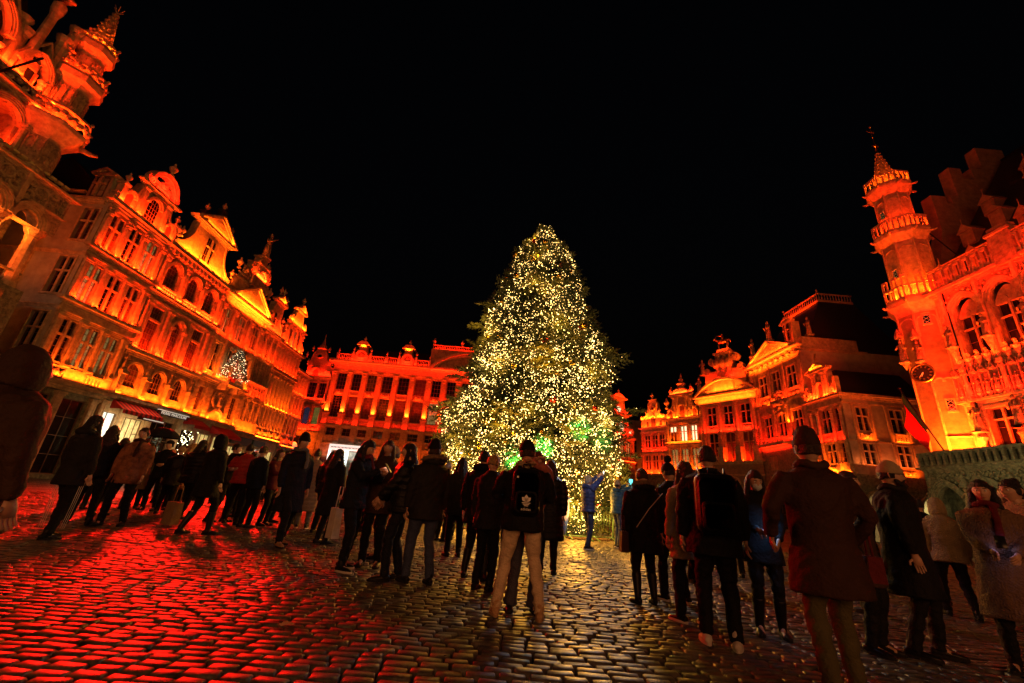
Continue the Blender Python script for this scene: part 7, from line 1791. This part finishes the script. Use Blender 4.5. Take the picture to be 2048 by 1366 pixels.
p_umb = person('person in a dark tan coat holding a small umbrella', -10.35, 13.3, 200, 1.86, coat='tan_cloth', hem=.5, hair='brown', hairlen=.1, hands=((-.12, -.28, 1.42), None), detail=False, feet=((-.1, -.2), (.1, .2)))
person('man in black clothes facing the camera with both hands out at his waist', -9.75, 13.3, 10, 1.95, hem=.78, hair='black', hands=((-.14, -.34, 1.12), (.14, -.34, 1.12)), feet=((-.18, .05), (.16, -.1)), hat='cap')
person('fair haired woman in a patterned coat behind the man with his hands out', -9.3, 13.6, 150, 1.93, coat='check_cloth', hem=.55, hair='blonde', hairlen=.15, detail=False)
person('person with auburn hair in a brown jacket in the left crowd', -9.7, 13.95, 60, 1.88, coat='brown_cloth', hem=.8, hair='auburn', detail=False)
person('broad person in a black puffer seen from behind in the left crowd', -7.85, 11.8, 170, 1.95, coat='black_nylon', hem=.75, hair='black', hairlen=.1, puff=True, wide=1.15, feet=((-.13, .15), (.13, -.15)))
p_w420 = person('hooded woman in a long black coat walking past in profile on the left', -5.67, 9.14, 150, 1.89, coat='black_cloth', hem=.62, hair='black', hood='up', wide=1.08, feet=((-.12, -.12), (.14, .2)), boots=True, hands=((-.28, -.02, .85), (.1, -.3, 1.15)))
p_armsup = person('man in black raising a phone in both hands on the left', -6.95, 11.75, 105, 1.92, hem=.8, hair='black', hands=((-.06, -.46, 1.58), (.08, -.46, 1.58)), feet=((-.13, .1), (.13, -.15)))
person('person in a bright red padded jacket seen from behind', -6.38, 11.45, 195, 1.92, coat='red_nylon', hem=.85, hair='black', puff=True, feet=((-.14, .1), (.16, -.15)), hands=((-.16, -.3, 1.2), (.16, -.3, 1.2)))
person('dark haired person right of the red jacket', -5.8, 11.0, 160, 1.85, coat='dark_navy_cloth', hem=.8, hair='brown', detail=False)
person('person in a reddish brown jacket holding a pale bag', -5.75, 11.75, 80, 1.86, coat='burgundy_cloth', hem=.8, hair='brown', hairlen=.1, scarf='cream_fleece', detail=False, hands=((-.05, -.33, 1.2), None))
person('person in black with bowed head behind the walking man in the long coat', -6.1, 12.8, 130, 1.88, hem=.7, hair='black', head=(0, 20), detail=False)
person('grey haired person behind the walking man in the long coat', -5.55, 12.75, 200, 1.86, coat='charcoal_cloth', hem=.7, hair='grey', detail=False)
person('man in a long open black coat and tan shoes striding across', -3.78, 8.53, 55, 1.97, coat='dark_navy_cloth', hem=.5, hair='black', hat='tall', hatcol='black_cloth', shoes='tan_leather', feet=((-.12, -.18), (.12, .2)), scarf='grey_cloth')
person('woman in a long tan quilted coat seen from behind', -4.78, 11.81, 200, 1.93, coat='tan_cloth', hem=.38, hair='brown', hairlen=-1, puff=True, trousers='grey_cloth', feet=((-.1, .05), (.12, -.08)), sole='white_leather')
person('person in a shiny black padded vest beside the tan coat', -4.1, 11.05, 160, 1.88, coat='black_nylon', hem=.82, hair='brown', hairlen=.08, puff=True, wide=1.05)
p_phonew = person('long haired woman looking down at a phone held in both hands', -2.02, 6.67, 75, 1.78, coat='dark_navy_cloth', hem=.78, hair='black', hairlen=.22, hands=((-.05, -.34, 1.33), (.09, -.32, 1.27)), head=(0, 24), scarf='burgundy_cloth', feet=((-.12, -.05), (.16, .12)), sole='white_leather', lean=(0, -.04))
person('long haired woman facing the camera behind the woman with the phone', -1.78, 7.15, 0, 1.84, coat='brown_cloth', hem=.7, hair='brown', hairlen=.25, trousers='black_cloth')
person('person in a pale beanie and dark coat in the middle group', -1.87, 7.99, 285, 1.80, coat='burgundy_cloth', hem=.7, hair='brown', hat='beanie', hatcol='cream_fleece', hands=((-.08, -.33, 1.18), (.1, -.3, 1.15)))
person('smiling woman with long black hair in a padded jacket facing left', -1.24, 6.29, 280, 1.74, coat='black_nylon', hem=.82, hair='black', hairlen=.2, puff=True, hands=((-.12, -.30, .92), (.1, -.33, .98)), trousers='dark_navy_cloth', feet=((-.1, .08), (.12, -.1)), wide=1.08)
person('man in a black hat and dark coat with a pale fur collar', -.90, 6.21, 215, 1.77, coat='charcoal_cloth', hem=.75, hair='brown', hat='tall', hood='down', fur='fur', trousers='denim', feet=((-.12, .1), (.13, -.08)), wide=1.1)
person('grey haired person in a dark raincoat by the barrier', -1.26, 11.5, 140, 1.86, coat='black_nylon', hem=.7, hair='grey', trousers='charcoal_cloth')
person('hooded woman facing the camera with one hand raised, by the barrier', -.86, 11.29, 5, 1.87, coat='charcoal_cloth', hem=.8, hair='black', hood='up', hands=((-.1, -.28, 1.28), None))
person('person in black boots just left of the couple', -.20, 6.83, 165, 1.78, hem=.72, hair='black', hood='down', boots=True, feet=((-.16, .05), (.16, -.05)), hands=((-.42, -.12, .98), None), wide=1.08)
person('fair curly haired person leaning toward the couple', -.06, 6.1, 150, 1.66, coat='charcoal_cloth', hem=.75, hair='blonde', curly=True, head=(0, 18))
p_man = person('man in pale trousers and tan boots with a backpack hugging a woman, from behind', .33, 4.9, 180, 1.735, coat='black_cloth', hem=.80, trousers='cream_cotton', shoes='tan_suede', hair='brown', hat='beanie', hatcol='black_cloth', boots=False,
               feet=((-.225, .03), (.225, -.03)), hands=((-.17, -.30, 1.12), (.17, -.30, 1.12)), scarf='cream_fleece', wide=1.14, legw=1.0, head=(8, 6), sole='tan_suede')
p_hug = person('auburn haired woman in wide jeans hugging the man, her hand on his neck', .40, 5.22, 4, 1.66, coat='pink_cloth', hem=.88, trousers='pale_denim', hair='auburn', hairlen=.25, hands=((.0, -.47, 1.62), (-.02, -.44, 1.57)), flare=.03, legw=1.0, head=(-25, 0), feet=((-.14, .02), (.13, 0)), elbows=((-1, -.2, .3), (1, -.2, .3)), lean=(.07, -.02))
person('woman in a long black padded coat right of the couple', .96, 7.78, 175, 1.80, coat='black_nylon', hem=.5, hair='brown', hairlen=.2, puff=True)
p_ph1 = person('photographer in a navy blue padded jacket reaching up toward the tree', 2.62, 12.5, 112, 1.87, coat='blue_puffer', hem=.86, trousers='denim', hair='grey', hat='beanie', hatcol='cream_fleece', puff=True, hands=((-.07, -.40, 1.80), (.10, -.36, 1.78)), feet=((-.12, .1), (.13, -.12)), shoes='charcoal_cloth', sole='white_leather', head=(0, -12), lean=(0, .02), scarf='white_leather', hood='down')
p_ph2 = person('photographer in a teal padded jacket holding up a lit phone', 3.78, 13.77, 118, 1.89, coat='teal_puffer', hem=.86, trousers='denim', hair='brown', hat='beanie', hatcol='cream_fleece', puff=True, hands=((-.05, -.46, 1.66), (.08, -.44, 1.66)), feet=((-.12, .05), (.13, -.1)), head=(0, -8), sole='white_leather', hood='down')
p_parka = person('woman in a dark parka with a fur trimmed hood, seen from behind', 2.04, 6.09, 185, 1.64, coat='black_cloth', hem=.62, hair='brown', hood='down', fur='fur', boots=True, wide=1.14, feet=((-.11, 0), (.14, .05)), head=(0, 12))
p_pom = person('person in a black bobble hat beside the fur hooded parka', 2.52, 6.34, 200, 1.75, coat='black_cloth', hem=.75, hat='pom', hatcol='black_cloth', hair='black', sole='white_leather', feet=((-.14, .05), (.1, -.1)), head=(0, 10))
p_curly = person('person with a mass of curly hair and a beige coat beside the tall man', 2.27, 5.21, 195, 1.69, coat='beige_cloth', hem=.66, hair='brown', hairlen=.28, curly=True, shoes='black_leather', sole='white_leather', wide=1.05, feet=((-.12, .05), (.1, -.1)))
p_tall = person('tall man in black with short hair, a large black backpack and white trainers', 2.20, 4.46, 160, 1.79, coat='black_cloth', hem=.74, hair='black', shoes='white_leather', sole='white_leather', feet=((-.1, .02), (.14, -.06)), wide=1.16, legw=1.05)
p_mask = person('person with a short bob and face mask lit blue by a phone', 2.99, 5.04, 340, 1.64, coat='black_cloth', hem=.72, hair='black', hairlen=.02, mask=True, hands=((-.08, -.30, 1.08), (.12, -.28, .98)), head=(12, 22), trousers='black_cloth', boots=True)
p_blurR = person('person in a rust brown coat, tall hat and pale trousers, nearest on the right', 2.50, 3.41, 172, 1.80, coat='rust_cloth', hem=.62, hair='brown', hat='tall', hatcol='rust_cloth', trousers='olive_cloth', scarf='brown_cloth', wide=1.14, feet=((-.14, -.12), (.14, .12)), hands=((-.28, -.15, .95), (.30, -.12, .98)))
person('small distant face under a cream bobble hat on the right', 6.35, 8.16, 10, 1.70, coat='burgundy_cloth', hem=.8, hair='brown', hat='pom', hatcol='cream_fleece')
person('brown haired person in a burgundy scarf left of the bearded man', 3.82, 4.72, 30, 1.68, coat='brown_cloth', hem=.6, hair='brown', scarf='burgundy_cloth', hairlen=.06)
p_beard = person('bearded man in glasses and a beige beanie looking right', 4.30, 4.70, 50, 1.80, coat='black_cloth', hem=.5, hair='black', hat='beanie', hatcol='beige_cloth', glasses=True, beard=True, wide=1.18, scarf='charcoal_cloth', feet=((-.14, .1), (.14, -.1)))
person('person in a pale fleece hood seen from behind on the right', 6.92, 6.83, 150, 1.64, coat='cream_fleece', hem=.78, hair='brown', hood='up', wide=1.1, feet=((-.14, .1), (.14, -.15)))
person('short dark haired person behind the fleece hood', 7.81, 8.05, 170, 1.70, coat='black_cloth', hem=.8, hair='black', detail=False)
p_girl = person('young woman with dark fringe in a teddy coat looking left', 4.95, 4.38, 312, 1.66, coat='teddy_brown', hem=.45, hair='black', hairlen=.02, scarf='burgundy_cloth', hands=((-.05, -.30, 1.06), (.12, -.30, 1.04)), wide=1.04, elbows=((-.3, .7, -.9), (.3, .7, -.9)))
person('woman with a dark bun in a pale teddy coat at the right edge', 5.55, 4.60, 275, 1.72, coat='cream_fleece', hem=.5, hair='black', hairlen=-1, wide=1.1, hands=((-.1, -.3, 1.05), None))
person('dark haired person cropped by the right edge', 6.35, 5.15, 260, 1.66, coat='black_cloth', hem=.7, hair='black', hairlen=.1)
far = [(-15.2, 20.5, 'charcoal_cloth', 'brown', 200, 'behind the grey coat near the striped awning'), (-12.6, 19.5, 'black_cloth', 'black', 120, 'behind the man with his hands out'), (-11.2, 18.5, 'brown_cloth', 'blonde', 40, 'between the garland and the man with his hands out'), (-9.9, 17.5, 'black_nylon', 'black', 220, 'behind the auburn haired person'),
       (-14.0, 24.5, 'burgundy_cloth', 'brown', 160, 'far off below the second red awning'), (-11.6, 23.0, 'charcoal_cloth', 'grey', 90, 'far off below the medallion niche'), (-9.0, 20.0, 'dark_navy_cloth', 'black', 300, 'far off behind the raised phone'), (-8.0, 22.5, 'tan_cloth', 'brown', 180, 'far off behind the red jacket'),
       (-10.2, 27.5, 'black_cloth', 'black', 140, 'far off in front of the fifth house'), (-7.4, 19.2, 'black_cloth', 'brown', 30, 'far off between the red jacket and the long coat'), (-8.6, 29.0, 'grey_cloth', 'blonde', 200, 'far off near the street corner house'), (-6.2, 24.0, 'burgundy_cloth', 'black', 170, 'far off left of the white lit shop'),
       (-5.2, 20.0, 'black_cloth', 'brown', 100, 'far off in front of the white lit shop'), (-4.0, 17.0, 'charcoal_cloth', 'black', 200, 'far off right of the white lit shop'), (-3.2, 14.5, 'black_nylon', 'grey', 20, 'far off behind the pale beanie'), (7.8, 15.0, 'black_cloth', 'black', 170, 'far off right of the tree barrier'),
       (9.2, 17.5, 'brown_cloth', 'brown', 200, 'far off in front of the turned gabled houses'), (11.0, 16.0, 'black_cloth', 'black', 60, 'far off below the brewers columns'), (10.5, 12.6, 'charcoal_cloth', 'blonde', 250, 'far off below the swan house'), (12.6, 13.2, 'burgundy_cloth', 'brown', 140, 'far off in front of the low corner house'),
       (9.0, 9.3, 'black_cloth', 'black', 200, 'right of the pale fleece hood in front of the arcade'), (12.0, 11.0, 'grey_cloth', 'grey', 320, 'far off before the town hall arcade'), (8.6, 7.4, 'black_nylon', 'brown', 240, 'behind the teddy coats in front of the arcade')]
far += [(-12.8, 15.2, 'black_cloth', 'brown', 180, 'left of the small umbrella'), (-11.4, 14.8, 'charcoal_cloth', 'black', 60, 'just right of the small umbrella'), (-8.9, 12.6, 'black_nylon', 'blonde', 200, 'close behind the broad padded coat'), (-8.3, 14.6, 'brown_cloth', 'grey', 150, 'between the broad padded coat and the hooded woman'),
        (-7.3, 13.4, 'dark_navy_cloth', 'brown', 240, 'behind the hooded woman in the long coat'), (-5.0, 13.6, 'black_cloth', 'black', 190, 'just left of the tan quilted coat'), (-3.5, 12.2, 'charcoal_cloth', 'brown', 160, 'between the padded vest and the woman with the phone'), (-2.9, 10.3, 'black_cloth', 'auburn', 170, 'behind the woman with the phone'),
        (-2.4, 13.0, 'burgundy_cloth', 'black', 20, 'behind the smiling woman'), (-1.9, 15.8, 'black_nylon', 'blonde', 180, 'at the left end of the tree barrier'), (.2, 12.6, 'black_cloth', 'brown', 175, 'at the barrier left of the couple'), (-.7, 9.0, 'charcoal_cloth', 'black', 200, 'between the fur collar and the black boots'),
        (4.7, 12.6, 'black_cloth', 'black', 165, 'right of the photographer in teal'), (5.6, 14.2, 'brown_cloth', 'grey', 200, 'at the right end of the tree barrier'), (3.6, 8.2, 'charcoal_cloth', 'brown', 30, 'behind the tall man with the backpack'), (5.0, 9.4, 'black_cloth', 'blonde', 170, 'left of the masked person in the distance'),
        (6.4, 10.8, 'dark_navy_cloth', 'black', 120, 'between the rust coat and the bearded man far off'), (7.6, 10.4, 'black_nylon', 'brown', 200, 'above the bearded man in the distance'), (5.4, 6.6, 'black_cloth', 'black', 190, 'between the bearded man and the fleece hood'), (7.2, 6.0, 'charcoal_cloth', 'auburn', 200, 'behind the young woman in the teddy coat')]
far += [(-10.6, 12.0, 'black_nylon', 'black', 200, 'right behind the man in orange checks'), (-9.2, 11.0, 'charcoal_cloth', 'brown', 190, 'between the man in checks and the broad padded coat'), (-11.9, 16.4, 'tan_cloth', 'blonde', 170, 'behind the small umbrella'), (-9.0, 16.0, 'black_cloth', 'black', 30, 'behind the fair haired woman in a patterned coat'),
        (-6.6, 14.8, 'black_cloth', 'brown', 210, 'behind the raised phone'), (-5.3, 15.4, 'grey_cloth', 'black', 160, 'behind the tan quilted coat on its left'), (-4.3, 14.2, 'black_nylon', 'brown', 190, 'behind the tan quilted coat on its right'), (-3.3, 9.2, 'black_cloth', 'black', 150, 'left of the woman with the phone'), (-13.6, 19.6, 'black_cloth', 'black', 100, 'below the shop sign with pale letters'),
        (-1.0, 13.4, 'black_cloth', 'black', 180, 'pressed against the tree barrier on the left'), (4.6, 10.6, 'black_cloth', 'brown', 200, 'between the teal photographer and the parka')]
far[17] = (11.0, 16.0, 'black_cloth', 'black', 60, 'far off below the house with the horse rider')
for x, y, c_, hr, f_, w in far:
    person('%s haired person in %s, %s' % (hr if hr != 'blonde' else 'fair', {'black_cloth': 'black', 'black_nylon': 'shiny black', 'charcoal_cloth': 'charcoal', 'brown_cloth': 'brown', 'burgundy_cloth': 'dark red', 'dark_navy_cloth': 'navy', 'tan_cloth': 'tan', 'grey_cloth': 'grey'}[c_], w),
           x, y, f_, random.uniform(1.72, 1.86), coat=c_, hair=hr, hem=random.choice((.5, .7, .82)), hairlen=random.choice((0, .1, .2)), detail=False, group='people scattered across the far square')

rn = random.Random(21)
for i, (x, y, lab) in enumerate(((-1.6, 4.1, 'crumpled pale paper scrap on the cobbles left of the hugging couple'), (1.5, 5.6, 'crumpled pale paper scrap right of the hugging couple'), (-3.4, 5.0, 'flattened paper scrap on the red lit cobbles'), (3.3, 9.0, 'paper scrap on the golden cobbles before the barrier'))):
    b = MB(); n_ = 5; vs = [(x+.05*(p-2)/2+.01*rn.random(), y+.04*(q-2)/2+.01*rn.random(), ground_h(x, y)+.012+.018*rn.random()) for p in range(n_) for q in range(n_)]
    b.add(vs, [(p*n_+q, (p+1)*n_+q, (p+1)*n_+q+1, p*n_+q+1) for p in range(n_-1) for q in range(n_-1)]); tag(link('paper_scrap', b.mesh('paper_scrap', CL['cream_cotton'])), lab, 'litter')
b = MB()
for k in range(420):
    x, y = rn.uniform(-7, 8), rn.uniform(2.3, 14); a_ = rn.uniform(0, 6.28); l_ = rn.uniform(.012, .03); z = ground_h(x, y)+.011
    b.add([(x-l_*math.cos(a_), y-l_*math.sin(a_), z), (x+.4*l_*math.sin(a_), y-.4*l_*math.cos(a_), z+.004), (x+l_*math.cos(a_), y+l_*math.sin(a_), z+.002), (x-.4*l_*math.sin(a_), y+.4*l_*math.cos(a_), z+.005)], [(0, 1, 2, 3)])
tag(link('fallen_leaves', b.mesh('fallen_leaves', CL['brown_cloth'])), kind='stuff')
# ---- things people carry
b = MB()
def rbox(b, x0, x1, y0, y1, z0, z1, r_=.04):
    pr = []
    for (cx, cz, a0) in ((x1-r_, z1-r_, 0), (x0+r_, z1-r_, PI/2), (x0+r_, z0+r_, PI), (x1-r_, z0+r_, 1.5*PI)):
        for q in np.linspace(a0, a0+PI/2, 4): pr.append((cx+r_*math.cos(q), cz+r_*math.sin(q)))
    n = len(pr); cx, cz = (x0+x1)/2, (z0+z1)/2; vs = []
    for yy, k_ in ((y0, 1), (y0+(y1-y0)*.7, 1), (y0+(y1-y0)*.93, .95), (y1, .82)): vs += [(cx+(x-cx)*k_, yy, cz+(z-cz)*k_) for x, z in pr]
    b.add(vs, [(i*n+k, i*n+(k+1) % n, (i+1)*n+(k+1) % n, (i+1)*n+k) for i in range(3) for k in range(n)]+[tuple(range(n)), tuple(range(4*n-1, 3*n-1, -1))])
def backpack(P, label, w, z0, z1, d, y0, big=False, logo=False):
    b = MB(); rbox(b, -w/2, w/2, y0, y0+d, z0, z1, .07)
    e, o = held('backpack', label, 'backpack', b, CL['black_nylon'], P, (0, 0, 0))
    q = MB(); rbox(q, -w*.38, w*.38, y0+d-.01, y0+d+.05, z0+.03, z0+(z1-z0)*.52, .04); pk = link('pocket', q.mesh('pocket', CL['charcoal_cloth' if logo else 'black_nylon'], True), e)
    for s_ in (-1, 1): q = MB(); q.tube([(s_*w*.3, y0, z1-.02), (s_*w*.34, -.02, z1+.06), (s_*w*.36, -.17, z1-.08), (s_*w*.42, -.12, z0+.25), (s_*w*.42, y0, z0+.08)], .012, 6, [.03]*5); link('strap', q.mesh('strap', CL['black_nylon'], True), e)
    q = MB(); q.tube([(-.04, y0+.02, z1), (-.04, y0+.02, z1+.05), (.04, y0+.02, z1+.05), (.04, y0+.02, z1)], .01, 6); link('handle', q.mesh('handle', CL['black_nylon'], True), e)
    if logo:
        q = MB(); zc = z0+(z1-z0)*.3; yy = y0+d+.052
        for a_, L in ((0, .07), (R(48), .062), (-R(48), .062)):
            pts = [(t*L*math.sin(a_)+wd*math.cos(a_), zc+t*L*math.cos(a_)-wd*math.sin(a_)) for t, wd in ((0, -.004), (.35, -.017), (.65, -.019), (1, 0), (.65, .019), (.35, .017), (0, .004))]
            q.add([(-x, yy, z) for x, z in pts], [tuple(range(len(pts)))])
        for k in range(3): q.add([(-.045+.012*k, yy, zc-.016-.014*k), (.045-.012*k, yy, zc-.016-.014*k), (.045-.012*k, yy, zc-.008-.014*k), (-.045+.012*k, yy, zc-.008-.014*k)], [(0, 1, 2, 3)])
        lm_ = mat('white_print', (.8, .8, .75), .5); link('logo', q.mesh('logo', lm_), e)
        link('lettering', text_mesh('adidas', .038, lm_), e).matrix_local = T(0, yy, zc-.085) @ RZ(180) @ Matrix.Rotation(PI/2, 4, 'X')
        q = MB(); q.box(.09, .11, yy-.06, yy-.045, z1-.1, z1-.08); q.add([(-.12, y0+d*.98, z1-.06), (-.09, y0+d*.98, z1-.07), (-.09, y0+d*.98, z1-.09), (-.12, y0+d*.98, z1-.085)], [(0, 1, 2, 3)]); link('badge', q.mesh('badge', lm_), e)
    else:
        q = MB()
        for k in range(5): q.box(-w*.44, -w*.40, y0+d*.6, y0+d*.66, z0+.1+.08*k, z0+.108+.08*k)
        link('reflector', q.mesh('reflector', CL['white_leather']), e)
    return e
backpack(p_man, 'slim black backpack with a white logo on the man in beige trousers', .30, .96, 1.43, .12, .13, logo=True)
backpack(p_tall, 'large rounded black backpack on the tall man in white trainers', .36, .93, 1.46, .2, .14)
def phone(P, loc, label, tilt=60, col=(.5, .7, 1), w_=.4, yaw=0, big=1):
    b = MB(); b.box(-.037*big, .037*big, -.004, .004, -.075*big, .075*big)
    rot = RZ(yaw) @ Matrix.Rotation(R(tilt), 4, 'X'); e, o = held('phone', label, 'phone', b, M['sign_black'], P, loc, rot)
    b = MB(); b.add([(-.033*big, .0055, -.068*big), (.033*big, .0055, -.068*big), (.033*big, .0055, .068*big), (-.033*big, .0055, .068*big)], [(3, 2, 1, 0)])
    link('screen', b.mesh('screen', mat('phone_screen', (.1, .1, .1), .2, emit=col, estr=2.5)), e)
    d = bpy.data.lights.new('screen_light', 'AREA'); d.size = .07; d.energy = w_; d.color = col; lo = bpy.data.objects.new('screen_light', d); C.objects.link(lo); lo.parent = e; lo.matrix_local = T(0, .012, 0) @ Matrix.Rotation(R(90), 4, 'X')
    return e
phone(p_phonew, (.02, -.42, 1.37), 'dark phone in the hands of the long haired woman', -40, (1, .6, .4), .04, 0)
phone(p_armsup, (.01, -.56, 1.64), 'phone held up by the man in black on the left', 0, (.9, .8, .6), .05)
phone(p_ph1, (.02, -.5, 1.87), 'phone of the photographer in the navy padded jacket', 10, (.9, .85, .7), .05)
phone(p_ph2, (.02, -.58, 1.74), 'teal glowing phone of the photographer in the teal jacket', 0, (.1, .8, .75), .3, 60, 1.6)
phone(p_mask, (.02, -.38, 1.17), 'phone glowing blue in the hands of the masked person', -45, (.25, .5, 1), .7)
phone(p_girl, (.03, -.38, 1.15), 'phone held by the young woman in the teddy coat', -45, (.4, .4, 1), .05)
def bag(P, loc, label, name='handbag', w=.28, h=.2, d=.1, m='burgundy_cloth', strap=.2, cat='bag', yaw=0):
    b = MB(); b.taper(-w/2, w/2, -d/2, d/2, 0, h, .015); e, o = held(name, label, cat, b, CL[m] if m in CL else M[m], P, loc, RZ(yaw), False)
    b = MB(); b.tube([(-w*.35, 0, h), (-w*.25, 0, h+strap), (w*.25, 0, h+strap), (w*.35, 0, h)], .008, 6); link('handle', b.mesh('handle', CL[m] if m in CL else M[m], True), e)
    return e
bag(p_parka, (.33, .05, .62), 'rust red handbag at the side of the fur hooded parka', m='rust_cloth', w=.22, h=.26, yaw=80)
bag(p_blurR, (-.36, -.1, .72), 'dark red handbag carried by the person in the rust coat', m='burgundy_cloth', w=.24, h=.17, yaw=70)
bag(p_w420, (.45, .25, .12), 'beige paper shopping bag by the hooded woman', 'shopping_bag', .34, .38, .14, 'tan_cloth', .28)
bag(p_phonew, (.30, .45, .34), 'white cloth bag swinging behind the woman with the phone', 'shopping_bag', .2, .42, .12, 'white_leather', .3, yaw=60)
b = MB(); b.tube([(-.2, .19, 1.42), (.02, .22, 1.2), (.2, .2, .95)], .006, 5, [.012]*3); e, o = held('shoulder_strap', 'pale shoulder strap across the back of the fur hooded parka', 'strap', b, CL['white_leather'], p_parka, (0, 0, 0))
um = MB(); n = 8
for k in range(n):
    a0, a1 = 2*PI*k/n, 2*PI*(k+1)/n; pr = [(0, .28), (.2, .24), (.36, .13), (.45, 0)]
    um.add([(r_*math.cos(a), r_*math.sin(a), z) for a in (a0, a1) for r_, z in pr], [(i, i+4, i+5, i+1) for i in range(3)])
e, o = held('umbrella', 'small open umbrella above the left crowd', 'umbrella', um, CL['dark_navy_cloth'], p_umb, (-.12, -.28, 1.92))
um = MB(); um.tube([(0, 0, -.55), (0, 0, .32)], .008, 6); link('shaft', um.mesh('shaft', M['iron']), e)
bpy.context.view_layer.update()
bpy.data.scenes.remove(TMPS)
